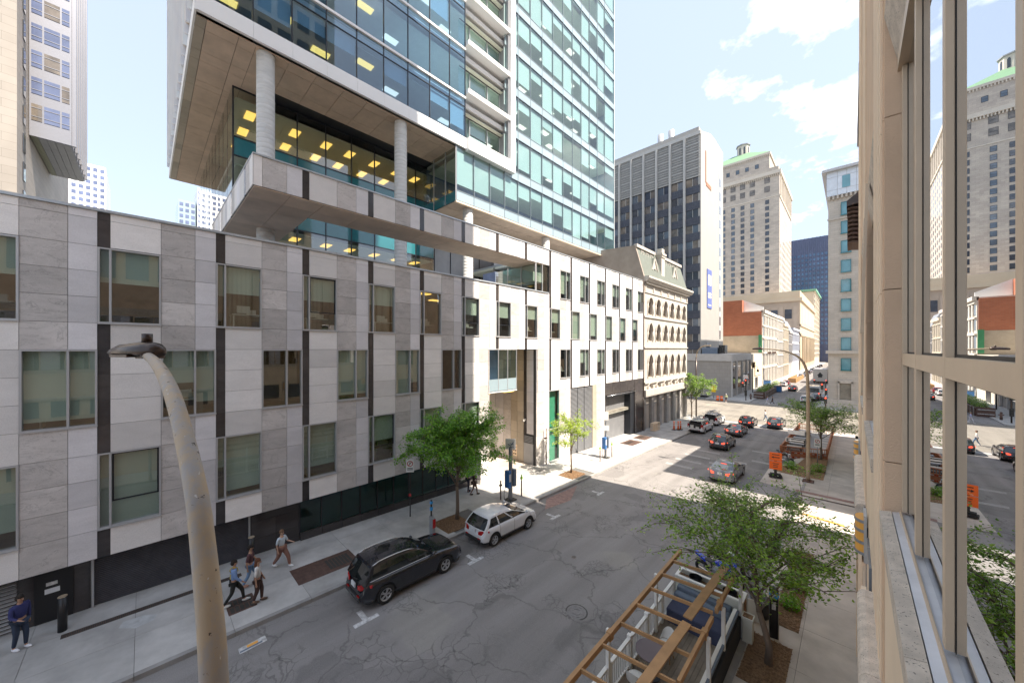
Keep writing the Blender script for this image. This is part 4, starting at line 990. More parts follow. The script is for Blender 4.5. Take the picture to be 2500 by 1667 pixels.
# ------------------------------------------------------------ generic far facade in a plane
def grid_windows(root, axis, fixed, us, zs, w, h, mat, depth=.12, name='window', frame=None, sill=None):
    for u in us:
        for z in zs:
            def bx(a, b, c, d, p, q, nm, mt, par):
                if axis == 'y': return boxpart(nm, a, b, fixed + p, fixed + q, c, d, mt, par)
                return boxpart(nm, fixed + p, fixed + q, a, b, c, d, mt, par)
            s_ = -1 if axis == 'y' else 1
            a, b = (s_ * .04, s_ * .02) if s_ < 0 else (.02, .04)
            f = bx(u - w / 2, u + w / 2, z, z + h, a, b, name, mat, root)
            if frame:
                fm = MB(); t = .07
                lo, hi = sorted((s_ * .02, s_ * .10))
                def fb(p, q, c, d):
                    if axis == 'y': fm.box(p, q, lo, hi, c, d)
                    else: fm.box(lo, hi, p, q, c, d)
                fb(-w / 2, w / 2, h / 2 - t, h / 2); fb(-w / 2, w / 2, -h / 2, -h / 2 + t); fb(-w / 2, -w / 2 + t, -h / 2, h / 2); fb(w / 2 - t, w / 2, -h / 2, h / 2); fb(-w / 2, w / 2, -.03, .03)
                if sill: fb(-w / 2 - .12, w / 2 + .12, -h / 2 - .22, -h / 2)
                key = ('fr', axis, w, h, frame if isinstance(frame, str) else frame.name)
                if key not in _cache: _cache[key] = fm.mesh('window_frame', frame)
                obj('window_frame', _cache[key], f, local=True)
# ---- black and white grid office block
ob = thing('dark_grid_office_block', 'dark glass office block with white ribs and a blank white side wall by the mansard', 'building', (-27, 96, -1.4), world_parts=True)
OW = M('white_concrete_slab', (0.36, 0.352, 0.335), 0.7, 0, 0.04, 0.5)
OD = brick('dark_blue_brick', (0.055, 0.065, 0.09), (0.075, 0.085, 0.115), (0.16, 0.17, 0.2), .3, .6)
OG = M('grey_concrete_rib', (0.45, 0.45, 0.44), 0.7)
Yo = 95.62
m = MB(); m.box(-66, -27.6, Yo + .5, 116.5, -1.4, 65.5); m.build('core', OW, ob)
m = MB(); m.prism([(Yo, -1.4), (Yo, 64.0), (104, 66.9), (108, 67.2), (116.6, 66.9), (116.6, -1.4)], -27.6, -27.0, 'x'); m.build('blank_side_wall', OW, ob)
MB().box(-66, -27.02, Yo - .3, Yo + .6, 63.2, 64.0).build('roof_edge', OG, ob)
xo = [-27.2 - 3.56 * i for i in range(11)]
for i in range(10):
    x1, x0 = xo[i], xo[i + 1]
    MB().box(x0 - .25, x0 + .25, Yo - .55, Yo + .05, 2, 63.2).build('rib', OG, ob)
    for f in range(14):
        z = 50.7 - f * 3.9 + .0
        boxpart('spandrel', x0 + .25, x1 - .0, Yo - .1, Yo, z - 1.95, z, OD, ob)
        xm = (x0 + x1) / 2 + .1
        for (a, b) in ((x0 + .3, xm - .04), (xm + .04, x1 - .08)):
            boxpart('pane', a, b, Yo + .05, Yo + .08, z + .03, z + 1.92, random.choice(['winfar', 'winfar2', 'winfar3']), ob)
        boxpart('pane_bar', xm - .04, xm + .04, Yo - .05, Yo + .1, z, z + 1.95, OG, ob)
    m = MB()
    for r in range(5):
        zb = 53.0 + r * 2.05
        m.box(x0 + .25, x1, Yo - .15, Yo, zb - .1, zb + .1)
        for c in range(13):
            xx = x0 + .3 + c * .255; m.box(xx, xx + .10, Yo - .15, Yo, zb + .1, zb + 1.95)
        for c in range(2): m.box(x0 + .25, x1, Yo - .12, Yo, zb + .68 + c * .6, zb + .78 + c * .6)
    m.build('grille_screen', OG, ob)
MB().box(-62, -27.2, Yo + .1, Yo + .3, 0, 63.2).build('dark_backing', 'backing', ob)
m = MB(); m.box(-27, -26.9, 99.3, 99.9, 52.5, 60.5).box(-27, -26.9, 99.9, 104.3, 51.8, 52.8).build('wall_emblem', M('bronze_relief', (0.35, 0.16, 0.09), 0.6), ob)
MB().box(-27.0, -26.95, 112.2, 113.9, -1, 60).build('stair_strip', OG, ob)
for f in range(15): boxpart('stair_window', -26.96, -26.93, 112.4, 113.7, 1 + f * 3.9, 3.4 + f * 3.9, 'winfar2', ob)
bn = MB().box(-26.95, -26.85, 100.6, 104.6, 20.5, 30.6).build('banner', M('blue_banner', (0.12, 0.16, 0.42), 0.7), ob)
for (c, d) in ((26.5, 29.2), (24.0, 24.6), (23.2, 23.8), (21.2, 21.5)): MB().box(-26.85, -26.83, 101.2, 104.0, c, d).build('banner_print', 'wplas', bn)
for x in (-38.5, -35.6): MB().cyl(x, 100, 64, 69.5, .8).build('flue', 'alu', ob)

# ---- tall stone tower with green copper roof
tt = thing('copper_roofed_tower', 'tall pale stone tower with green copper hipped roof and round lantern', 'building', (-30, 252, -1.4), world_parts=True)
TS = brick('ashlar_stone', (0.56, 0.50, 0.43), (0.45, 0.40, 0.35), (0.30, 0.27, 0.25), 2.2, .9, mortar=.02)
TL = M('pale_dressed_stone', (0.58, 0.53, 0.46), 0.8, 0, 0.08, .2)
TG = M('green_copper', (0.17, 0.31, 0.18), 0.7, 0, 0.08, .2, stretch=(3, 3, .2))
Yt = 252.86
MB().box(-78, -30, Yt, 307, -1.4, 111).build('shaft', TS, tt)
MB().box(-78.8, -29.2, Yt - .9, 307.8, 111, 113).build('cornice', TL, tt)
MB().box(-78, -30.4, Yt - .3, 307, 113, 115.2).build('parapet', TS, tt)
for i in range(50): boxpart('cornice_bracket', -78 + i * .98, -77.6 + i * .98, Yt - .7, Yt, 109.9, 111, TL, tt)
MB().box(-74, -35.5, Yt + 5.5, 300, 113, 126.2).build('upper_tier', TS, tt)
MB().box(-74.6, -34.9, Yt + 4.9, 300.6, 126.2, 127.4).build('upper_cornice', TL, tt)
for i in range(40): boxpart('cornice_bracket', -74 + i * .98, -73.6 + i * .98, Yt + 5.0, Yt + 5.5, 125.2, 126.2, TL, tt)
m = MB(); a, b, c, d = (-74.6, Yt + 4.9, 127.4), (-34.9, Yt + 4.9, 127.4), (-34.9, 300.6, 127.4), (-74.6, 300.6, 127.4)
e1, e2, e3, e4 = (-57, Yt + 18, 137), (-49, Yt + 18, 137), (-49, Yt + 28, 137), (-57, Yt + 28, 137)
m.add([a, b, c, d, e1, e2, e3, e4], [(0, 1, 5, 4), (1, 2, 6, 5), (2, 3, 7, 6), (3, 0, 4, 7), (4, 5, 6, 7)]); m.build('copper_roof', TG, tt)
lt = MB().cyl(-51.5, Yt + 20, 133, 142.3, 3.6, 3.5, n=8, smooth=False).build('lantern', TL, tt)
MB().cyl(-51.5, Yt + 20, 142.3, 142.9, 4.1, n=8, smooth=False).cyl(-51.5, Yt + 20, 142.9, 144.2, 3.6, .8, n=8, smooth=False).build('lantern_cap', 'grey', lt)
for k in range(8):
    a = k * pi / 4 + pi / 8; MB(Matrix.Translation((-51.5, Yt + 20, 0)) @ Matrix.Rotation(a, 4, 'Z')).box(3.2, 3.36, -.5, .5, 136.5, 140.5).box(3.2, 3.38, -.3, .3, 140.5, 141).build('lantern_opening', VG, lt)
for ux in (-35.8, -43.1, -48.1, -53.1, -58.3, -64, -70):
    grid_windows(tt, 'y', Yt, [ux], [94.6 - 3.65 * i + .0 for i in range(22)], 1.9, 2.4, random.choice(['winfar', 'winfar2']), frame='dark', sill=None)
    grid_windows(tt, 'y', Yt, [ux], [101.6, 107.0 - .2], 2.6, 3.3, 'winfar3', frame='dark')
for ux in (-41.7, -46.8, -51.8, -57): grid_windows(tt, 'y', Yt + 5.5, [ux], [119.3], 1.9, 2.6, 'winfar2', frame='dark')
grid_windows(tt, 'x', -30, [258 + 5.5 * i for i in range(9)], [94.6 - 3.65 * i for i in range(22)], 1.8, 2.2, 'winfar2')
for y in range(256, 306, 6): MB().box(-30, -29.5, y, y + .9, 99, 110).build('pilaster', TL, tt)
MB().box(-30.1, -29.6, Yt, 307, 97.4, 98.2).box(-78, -29.6, Yt - .2, Yt, 98.2, 98.7).build('string_course', TL, tt)

# ---- dark blue far tower
dt = thing('dark_blue_tower', 'dark blue slab tower with gridded windows in the far distance', 'building', (-28, 400, -1.4), world_parts=True)
DB = M('dark_blue_metal', (0.10, 0.12, 0.21), 0.5, 0, 0.08, .1); DL = M('blue_window_glass', (0.10, 0.17, 0.30), 0.15, 0, .3, .1)
MB().box(-58, 12, 400, 440, -1.4, 106).build('slab', DB, dt)
m = MB()
for i in range(24): m.box(-56 + i * 2.6, -55.4 + i * 2.6, 399.4, 400, -1, 106)
m.build('fin', DB, dt)
for r in range(20):
    m = MB()
    for i in range(20): m.box(-53.2 + i * 2.6, -51.2 + i * 2.6, 399.8, 399.95, 14 + r * 4, 16.2 + r * 4)
    m.build('window_row', DL, dt)

# ---- corner building on the right with teal windows
cb = thing('teal_window_corner_building', 'white stone corner building with square teal windows and metal clad top floor', 'building', (-3.5, 91.4, -1.4), world_parts=True)
CS = brick('white_ashlar', (0.56, 0.52, 0.47), (0.50, 0.465, 0.42), (0.36, 0.33, 0.30), 1.15, .42, mortar=.012)
Yc = 94 * .968
TW = M('teal_reflective_glass', (0.13, 0.31, 0.38), 0.08, 0, .2, .4, coat=.6)
sc_ = Yc / 94.0
def zc(z): return 9.9 + (z - 9.9) * sc_
xa = -3.4 * sc_
MB().box(xa, 26, Yc, Yc + 30, -1.4, zc(39.9)).build('wall', CS, cb)
MB().box(xa - .25, 26, Yc - .3, Yc + 30, zc(39.9), zc(44.6)).build('clad_top_floor', M('pale_metal_panel', (0.62, 0.68, 0.76), 0.35, .2), cb)
MB().box(xa - .9, 26, Yc - 1.0, Yc + 30, zc(44.6), zc(45.1)).build('roof_overhang', 'alu', cb)
m = MB()
for i in range(24): boxpart('cornice_bracket', xa + i * .6, xa + .3 + i * .6, Yc - .45, Yc, zc(39.2), zc(39.9), CS, cb)
MB().box(xa - .35, 26, Yc - .55, Yc, zc(9.0), zc(9.6)).box(xa - .12, 26, Yc - .15, Yc, zc(35.2), zc(35.6)).box(xa - .3, 26, Yc - .5, Yc, -1.4, .4).build('string_course', CS, cb)
for cx in range(3):
    for z in (23.38, 27.14, 30.9, 34.66, 19.62 - 0, 15.85, 12.12, 8.03 - 2.1, 38.41):
        zt = z - .1 if z != 8.03 - 2.1 else 8.03; zb_ = zt - 2.15
        u = (-1.44 + .62) * sc_ + cx * 3.6
        if z == 38.41: zt, zb_ = 38.3, 36.0
        f = boxpart('window', u - .6, u + .6, Yc - .05, Yc - .03, zc(zb_), zc(zt), TW, cb)
        fr = MB(); w2, h2 = .6, (zc(zt) - zc(zb_)) / 2
        fr.box(-w2 - .1, -w2, -.12, 0, -h2 - .1, h2 + .1).box(w2, w2 + .1, -.12, 0, -h2 - .1, h2 + .1).box(-w2, w2, -.12, 0, h2, h2 + .1).box(-w2 - .15, w2 + .15, -.2, 0, -h2 - .2, -h2)
        o = fr.build('window_frame', 'teal', f); o.location = (0, 0, 0)
    u = (-.8) * sc_ + cx * 3.6
    boxpart('top_window', u - .55, u + .55, Yc - .36, Yc - .33, zc(41.1), zc(43.4), TW, cb)
MB().box(xa + 1.6, xa + 3.2, Yc - .05, Yc + .3, -1.3, zc(3.24)).build('doorway', 'room', cb)
MB().box(xa + 1.4, xa + 1.6, Yc - .3, Yc, -1.3, zc(3.6)).box(xa + 3.2, xa + 3.4, Yc - .3, Yc, -1.3, zc(3.6)).box(xa + 1.4, xa + 3.4, Yc - .3, Yc, zc(3.3), zc(3.8)).build('door_surround', CS, cb)
MB().box(xa + 1.7, xa + 2.6, Yc - .08, Yc - .05, -1.2, .4).build('door', 'dark', cb)
for i in range(7): MB().box(xa - .24, xa - .24 + .04, Yc - .34, Yc - .3, zc(40), zc(44.5)).build('panel_joint', 'grey', cb) if i == 0 else boxpart('panel_joint', xa + i * 1.3 - .02, xa + i * 1.3 + .02, Yc - .32, Yc - .3, zc(40), zc(44.5), 'grey', cb)
MB().box(xa - .2, 20, Yc - .32, Yc - .3, zc(41.0) - .02, zc(41.0) + .02).box(xa - .2, 20, Yc - .32, Yc - .3, zc(43.5) - .02, zc(43.5) + .02).build('panel_joint', 'grey', cb)

# ---- low bank building on the far left corner
kb = thing('low_corner_bank', 'low grey stone corner building with flat canopy roof and tall dark windows', 'building', (-19.9, 94, -1.35), world_parts=True)
KS = brick('grey_stone_blocks', (0.40, 0.38, 0.36), (0.36, 0.345, 0.33), (0.25, 0.24, 0.23), 1.1, .85, mortar=.012)
KG = M('canopy_concrete', (0.50, 0.49, 0.48), .7)
MB().box(-60, -20.15, 94, 116, -1.35, 7.0).build('wall', KS, kb)
MB().box(-60, -20.0, 93.8, 116, 7.05, 8.75).build('canopy', KG, kb)
for (a, b) in ((95.8, 98.6), (99.4, 104.5), (105.3, 109.8), (110.6, 114.2)):
    boxpart('tall_window', -20.13, -20.08, a, b, .6, 6.7, VG, kb)
for y in (94.2, 99.0, 104.9, 110.2, 114.8): MB().box(-20.13, -19.85, y - .25, y + .25, -1.3, 7.04).build('pier', KG, kb)
MB().box(-40, -19.95, 116, 133, -1.35, 4.5).box(-40, -19.9, 116, 131.8, 6.2, 8.6).box(-40, -20.6, 116, 131, 4.5, 6.2).build('annex_wall', M('cream_render', (0.62, 0.57, 0.48), .8), kb)
MB().box(-19.9, -19.7, 120, 130, 2.4, 6.5).build('sign_board', 'beigel', kb)
MB().box(-19.94, -19.86, 121, 124.5, -1.3, 1.8).build('doorway', 'black', kb)
ac = thing('rooftop_air_unit', 'blue grey air conditioning unit on the low bank roof', 'air unit', (-24.5, 97, 8.75))
MB().bev(-2.2, 1.2, -1.6, 1.6, 0, 1.5, .08).build('casing', 'slate', ac); MB().cyl(-1.2, 0, 1.5, 2.6, .45).build('cowl', 'grey', ac)
for i in range(4): MB().box(1.4 + i * .4, 1.5 + i * .4, -1.2, 1.2, .1, 2.1).build('coil_fin', 'dark', ac)
fp = thing('flagpole', 'white flagpole with a blue and white flag on the bank roof', 'flagpole', (-31.5, 95.5, 8.7))
MB().cyl(0, 0, 0, 6.5, .07).build('pole', 'wplas', fp); MB().add([(0.05, 0, 6.2), (1.1, .2, 5.2), (.9, .3, 4.3), (0.05, 0, 5.0)], [(0, 1, 2, 3)]).build('flag', M('flag_blue', (0.1, 0.15, 0.5), .8), fp)
# ---- brick building
rb = thing('red_brick_building', 'building with blank orange red brick side wall above the low bank', 'building', (-19.9, 132.3, -1.35), world_parts=True)
RB = brick('orange_red_brick', (0.50, 0.17, 0.09), (0.42, 0.14, 0.075), (0.40, 0.22, 0.15), .8, .3, mortar=.02)
RP = M('stained_plaster', (0.50, 0.43, 0.34), .9, 0, .12, .3, dirt=.5)
Yr = 132.3
MB().box(-42, -25.25, Yr, 160, 14.1, 25.5).box(-25.25, -20.2, Yr, 160, 14.1, 21.5).build('brick_wall', RB, rb)
MB().box(-42, -20.0, Yr - .1, 160, -1.35, 14.1).build('plaster_wall', RP, rb)
MB().prism([(-25.2, 21.5), (-25.2, 25.6), (-19.95, 23.1), (-19.95, 21.5)], Yr + 2.2, Yr + 2.5, 'y').build('penthouse', 'white', rb)
MB().box(-20.9, -20.0, Yr - .35, Yr - .1, 8.9, 14.3).build('green_edge_strip', M('green_paint', (0.05, 0.25, 0.12), .7), rb)
# row of ornate stone fronts along the far street
def front(name, label, y0, y1, zt, nb, rows, col, x=-19.95, w=.55, gf=True, root=None):
    t = root or thing(name, label, 'building', (x, y0, -1.35), world_parts=True)
    MB().box(x - 14, x, y0, y1, -1.35, zt).build('wall', col, t)
    MB().box(x - .3, x + .7, y0, y1, zt - .7, zt + .2).build('cornice', col, t)
    st_ = (y1 - y0) / nb
    for (a, b) in rows:
        for i in range(nb):
            yc = y0 + (i + .5) * st_
            boxpart('window', x + .01, x + .06, yc - st_ * w / 2, yc + st_ * w / 2, a, b, 'winfar2', t)
            boxpart('pilaster', x, x + .22, yc + st_ / 2 - st_ * .16, yc + st_ / 2 + st_ * .16, a - .3, b + .2, col, t)
        MB().box(x, x + .35, y0, y1, b + .3, b + .65).build('string_course', col, t)
    return t
WS = M('white_carved_stone', (0.60, 0.56, 0.50), .8, 0, .1, .5); CSm = M('cream_carved_stone', (0.55, 0.48, 0.38), .8, 0, .1, .5); GSm = M('grey_carved_stone', (0.36, 0.34, 0.33), .8, 0, .1, .5)
front('', '', Yr + .25, 161, 21.8, 9, ((17.6, 20.1), (14.2, 16.6), (9.0, 12.8), (4.9, 8.2), (-1.0, 3.6)), WS, root=rb)
sl_ = MB()
for i in range(14):
    if i != 6: sl_.box(-19.5, -19.35, Yr + 6 + i * 1.3, Yr + 6.8 + i * 1.3, 8.35, 8.55).box(-19.5, -19.35, Yr + 6 + i * 1.3, Yr + 6.3 + i * 1.3, 8.55, 9.0)
sl_.build('sign_lettering', 'rust', rb)
front('white_row_building', 'narrow white stone commercial front next to the brick walled building', 161.2, 176, 21.9, 5, ((17.2, 20), (13.2, 16.4), (8.2, 12.2), (3.6, 7.2), (-1, 2.8)), WS)
front('cream_row_building', 'cream commercial front with tall windows, second along the far row', 176.2, 193, 19.8, 5, ((14.2, 17.6), (9.2, 13), (4.2, 8.2), (-1, 3)), CSm)
front('grey_row_building', 'narrow grey front with a steep dark mansard, third along the far row', 193.2, 206, 17.5, 3, ((12.5, 15.5), (8.2, 11.5), (4.2, 7.4)), GSm)
front('pale_row_building', 'plain pale blue grey front just before the yellow columned bank', 206.2, 236, 19.5, 7, ((13.8, 16.5), (9.5, 12), (4.5, 7.5)), M('pale_blue_stone', (0.42, 0.43, 0.48), .8))
mr = thing('slate_mansard_roof', 'dark sloping mansard roof with dormer on the grey row front', 'roof', (-19.9, 193.2, 17.5), world_parts=True)
MB().prism([(-19.4, 17.7), (-21.5, 22.5), (-30, 22.5), (-30, 17.7)], 193.2, 206, 'y').build('roof', 'grey', mr)
# ---- yellow stone columned bank
yb = thing('yellow_columned_bank', 'large golden stone bank with heavy cornice and tall engaged columns', 'building', (-19.9, 238, -1.35), world_parts=True)
YS = M('golden_limestone', (0.52, 0.42, 0.30), .8, 0, .1, .1); YS2 = M('shaded_brown_stone', (0.40, 0.32, 0.25), .85, 0, .12, .15)  # brown copy of the golden stone holds the end face's shade
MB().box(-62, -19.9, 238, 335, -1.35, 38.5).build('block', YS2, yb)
MB().box(-63, -18.7, 237, 336, 35.2, 37).box(-62, -19.6, 237.6, 335, 37, 40.5).build('cornice', YS, yb)
MB().box(-19.9, -19.5, 238, 335, -1.35, 35.2).build('street_face', YS, yb)
for i in range(9):
    y = 250 + i * 9.2
    boxpart('tall_recess', -19.48, -19.4, y, y + 4.6, 3, 15, 'winfar2', yb); boxpart('column', -19.5, -18.7, y - 3.4, y - 1.4, 2, 16.5, YS, yb)
    boxpart('upper_panel', -19.48, -19.42, y, y + 5.5, 24, 33, CSm, yb)
MB().box(-19.9, -19.0, 238, 335, 17, 18).box(-19.9, -19.0, 238, 335, 22, 23).build('string_course', YS, yb)
for i in range(5): boxpart('recess_window', -26 - i * 6, -23 - i * 6, 237.85, 237.95, 26, 31, 'winfar', yb); boxpart('upper_panel', -26 - i * 6 + 3.6, -26 - i * 6 + 5.4, 237.7, 237.9, 19, 33, YS2, yb)
fb = front('green_trimmed_block', 'tall pale block with green copper cornice behind the yellow bank', 338, 480, 52, 14, tuple((4 + i * 3.6, 6 + i * 3.6) for i in range(13)), M('pale_warm_stone', (0.55, 0.49, 0.40), .8), w=.4)
MB().box(-34, -18.6, 337, 480, 52.2, 53.6).build('copper_trim', M('copper_trim', (0.2, 0.42, 0.3), .7), fb)
front('far_end_block', 'small pale block at the far end of the street', 482, 600, 38, 10, tuple((4 + i * 3.6, 6 + i * 3.6) for i in range(9)), WS, x=-17)
# ---- low buildings on the far right side (side walls of the far street)
for i, (a, b, h) in enumerate(((122, 160, 9), (161, 230, 9.5), (231, 420, 10))):
    t = thing('low_side_building', ('first', 'second', 'third')[i] + ' low building beyond the corner building on the right of the far street', 'building', (-3.0, a, -1.35), world_parts=True)
    MB().box(-3.0, 24, a, b, -1.35, h).build('wall', WS, t)
# ---- grey tower with hanging metal bay, far left
lt_ = thing('stone_and_metal_tower', 'white stone tower with a blue windowed metal bay hanging off its side, far left', 'building', (-71.5, -8, 14), world_parts=True)
LS = brick('sunlit_stone_courses', (0.36, 0.335, 0.31), (0.33, 0.305, 0.28), (0.24, 0.22, 0.2), 3.0, .9, mortar=.02)  # same stone as the shaft, toned down for the sunlit face
LS2 = brick('shaded_stone_courses', (0.50, 0.45, 0.40), (0.47, 0.42, 0.38), (0.33, 0.29, 0.27), 3.0, .9, mortar=.02)  # same stone again, its colour set for the shaded side
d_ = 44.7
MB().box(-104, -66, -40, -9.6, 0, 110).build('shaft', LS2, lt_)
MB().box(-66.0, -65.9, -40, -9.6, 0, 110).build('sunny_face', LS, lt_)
for f in range(24):
    z = 19.5 + f * 3.25
    boxpart('window', -69.4, -68.4, -9.58, -9.5, z, z + 2.1, 'winfar', lt_)
    for y in (-12.2, -14.2): boxpart('window', -65.88, -65.84, y, y + 1.0, z, z + 1.9, 'winfar3', lt_)
XB, YB = -71.5, -6.35
BM = M('grey_metal_panel', (0.25, 0.26, 0.30), .35, .35, .04, .2)
MB().box(-85.5, XB, -9.55, YB, 35.7, 110).build('metal_bay', BM, lt_)
for f in range(22):
    z = 37.6 + f * 3.25
    for (a, b) in ((-9.4, -8.6), (-8.45, -7.25), (-7.1, -6.5)):
        p_ = boxpart('bay_window', XB, XB + .05, a, b, z, z + 2.0, random.choice(['winblue', 'winblue', 'winfar3']), lt_)
        boxpart('bay_window_bar', XB + .05, XB + .09, a, b, z + .45, z + .52, BM, lt_); boxpart('bay_window_bar', XB + .05, XB + .09, a, b, z + 1.5, z + 1.57, BM, lt_)
for i in range(7):
    x = XB - .3 - i * 2.1
    MB().box(x - .45, x, YB, YB + .35, 35.8, 110).build('metal_fin', BM, lt_)
    MB().box(x - 2.0, x - .5, YB, YB + .06, 35.8, 110).build('blue_strip', 'winblue', lt_)
for i in range(5): boxpart('bay_soffit_panel', -85.4, XB - .1, -9.5 + i * .63, -8.92 + i * .63, 35.62, 35.69, M('olive_metal', (0.22, 0.23, 0.15), .3, .4) if i == 0 and not 'olv' in globals() else 'grey', lt_)
# ---- white distant towers
def gridtower(name, label, x0, x1, y0, y1, z1, nx, fl, fh, mat, wmat, face='x'):
    t = thing(name, label, 'building', ((x0 + x1) / 2, (y0 + y1) / 2, 0), world_parts=True)
    MB().box(x0, x1, y0, y1, 0, z1).build('body', mat, t)
    for f in range(fl):
        z = z1 - (f + 1) * fh
        if z < 60: break
        m = MB(); s_ = (y1 - y0) / nx
        for i in range(nx): m.box(x1, x1 + .15, y0 + (i + .18) * s_, y0 + (i + .82) * s_, z, z + fh * .55)
        m.build('window_row', wmat, t)
    return t
gridtower('distant_white_tower', 'distant white tower with blue square windows beyond the hanging bay', -350, -308, -46, -15, 113.5, 12, 14, 3.6, MT['white'], 'winblue')
gridtower('distant_white_slab', 'distant white and blue banded tower seen under the concrete overhang', -310, -268, 21.2, 38, 101.5, 11, 12, 3.3, MT['white'], 'winblue')
gridtower('distant_teal_flats', 'distant slim teal glass flats with stacked balconies', -300, -272, 13.5, 20.8, 94, 3, 12, 3.3, MT['spand'], 'winblue')
# ------------------------------------------------------------ the tan building the view leans out of
tb = thing('tan_precast_building', 'tan precast building at the right edge with large framed windows close to the viewer', 'building', (0.4, 5, 0), world_parts=True)
GX = 0.36
MB().box(0.9, 26, -7, 20.4, -1, 26).box(0.9, 26, -40, -7.05, -1, 12).build('core_wall', 'beige', tb)  # unseen wing behind the viewer kept low to admit sky light
MB().box(6, 20, -4, 20.4, 26, 84).build('shading_tower', 'beigel', tb)  # unseen tower sized to shade the left facade, pale for bounce
for f in range(13):
    for i in range(10): boxpart('upper_window', 5.94, 5.97, -3.5 + i * 2.35, -1.9 + i * 2.35, 28 + f * 4, 30.6 + f * 4, 'winfar', tb)
def bay(y0, y1, mull, jn=True):
    MB().box(GX, GX + .02, y0, y1, 8.44, 9.745).build('window_glass', 'mirror', tb)
    MB().box(GX, GX + .02, y0, y1, 9.875, 12.44).build('window_glass', 'mirror', tb)
    MB().box(GX - .033, GX + .06, y0, y1, 9.76, 9.86).build('transom', 'frame', tb)
    MB().box(GX - .002, GX + .03, y0, y1, 9.745, 9.76).box(GX - .002, GX + .03, y0, y1, 9.86, 9.875).build('gasket', 'gasket', tb)
    for y in mull:
        MB().bev(GX - .034, GX - .001, y, y + .064, 8.44, 12.44, .003).build('mullion', 'frame', tb)
        MB().box(GX - .0015, GX + .01, y - .012, y + .076, 8.44, 12.44).build('gasket', 'gasket', tb)
    MB().box(GX - .06, GX + .08, y0, y1, 12.44, 12.56).build('head_frame', 'frame', tb)
    MB().prism([(.268, 8.395), (GX + .05, 8.43), (GX + .05, 8.3), (.268, 8.3)], y0, y1, 'y').build('metal_sill', 'sillm', tb)
    MB().prism([(.31, 8.40), (.316, 8.432), (.322, 8.432), (.325, 8.41)], y0, y1, 'y').build('sill_bead', 'frame', tb)
    y = y0
    while y < y1:
        ye = min(y + .95, y1)
        MB().prism([(.185, 8.385), (.262, 8.40), (.262, 8.2), (.19, 8.2)], y + .003, ye - .003, 'y').build('sill_stone', 'speck', tb); y = ye
    MB().box(.262, .268, y0, y1, 8.2, 8.372).build('sill_joint', 'joint', tb)
    MB().box(.222, .9, y0, y1, -1, 8.2).build('lower_wall', 'beigel', tb)
    MB().box(.22, .9, y0, y1, 13.0, 26).build('spandrel_wall', 'beige', tb)
    MB().prism([(.217, 13.0), (.30, 12.56), (.9, 12.56), (.9, 13.0)], y0, y1, 'y').build('lintel_soffit', 'speck', tb)
bay(-6.9, 4.80, [4.78 - .065 - 0] + [3.80 - 1.095 * i for i in range(9)])
def pier(y0, y1):
    z = -1
    while z < 25:
        z1 = z + (1.62 if z > 4 else 2.2)
        m = MB(); m.box(.222, .9, y0, y1, z + .004, z1 - .004)
        m.box(.212, .222, y0 + .05, y0 + .25, z + .004, z1 - .004)
        n = 5
        for i in range(n):
            a = y0 + .35 + (y1 - y0 - .4) * i / n; m.box(.205, .222, a, a + (y1 - y0 - .4) / n * .6, z + .004, z1 - .004, 1)
        m.build('pier_block', ['beige', 'beigel'], tb); z = z1
pier(4.85, 6.9)
bay(6.95, 10.6, [7.6, 8.7, 9.8]); pier(10.65, 12.9); bay(12.95, 16.2, [13.6, 14.7, 15.8]); pier(16.25, 20.4)
for zw in (1.2, 4.2, 15.2, 19.6, 23.2):
    for y in [-6.2 + i * 1.75 for i in range(15)]:
        if 4.6 < y < 6.9 or (zw > 13 and y > 4): continue
        boxpart('facade_window', .19, .2 + .03, y, y + 1.25, zw, zw + 2.3, 'winfar2', tb)
# slanted open sashes / outer trims of the second bay
MB().bar((.13, 9.2, 10.2), (.20, 9.2, 12.9), .04, .25, 0, (0, 1, 0)).bar((.15, 10.4, 9.0), (.19, 10.4, 12.6), .03, .2, 0, (0, 1, 0)).build('open_sash', 'frame', tb)
# rounded stone ledges below the bays
for (a, b) in ((-6, 7.0), (10.8, 15.8)):
    y = a
    while y < b:
        ye = min(y + 1.6, b); m = MB()
        pts = [(.22, 6.28)] + [(.13 - .085 * sin(pi * i / 8), 6.28 + .13 * (1 - cos(pi * i / 8)) ) for i in range(9)] + [(.22, 6.54)]
        m.prism(pts, y + .004, ye - .004, 'y'); m.build('ledge_stone', 'speck', tb); y = ye
MB().box(.16, .222, -6, 20.4, -1, 5.2).build('base_course', 'beige', tb)
for y in (3.0, 7.3, 11.0, 16.0): MB().box(.10, .16, y, y + .5, -1, 6.2).build('pilaster', 'beigel', tb)
for i, y in enumerate((9.6, 17.2)):
    t = thing('wall_lantern', ('nearer', 'farther')[i] + ' amber half round wall lantern with grey bands on the tan building', 'lantern', (.2, y, 6.35))
    m = MB(); n = 10
    pts = [(-.03 - .13 * sin(pi * k / n), .22 * cos(pi * k / n)) for k in range(n + 1)]; m.prism(pts, -.33, .33, 'z'); m.build('shade', 'yellow', t)
    for z in (-.3, -.1, .12, .3):
        m = MB(); m.prism([(-.03 - .145 * sin(pi * k / n), .235 * cos(pi * k / n)) for k in range(n + 1)], z - .025, z + .025, 'z'); m.build('band', 'grey', t)
    MB().box(-.04, .0, -.26, .26, -.45, .42).build('back_plate', 'alu', t)
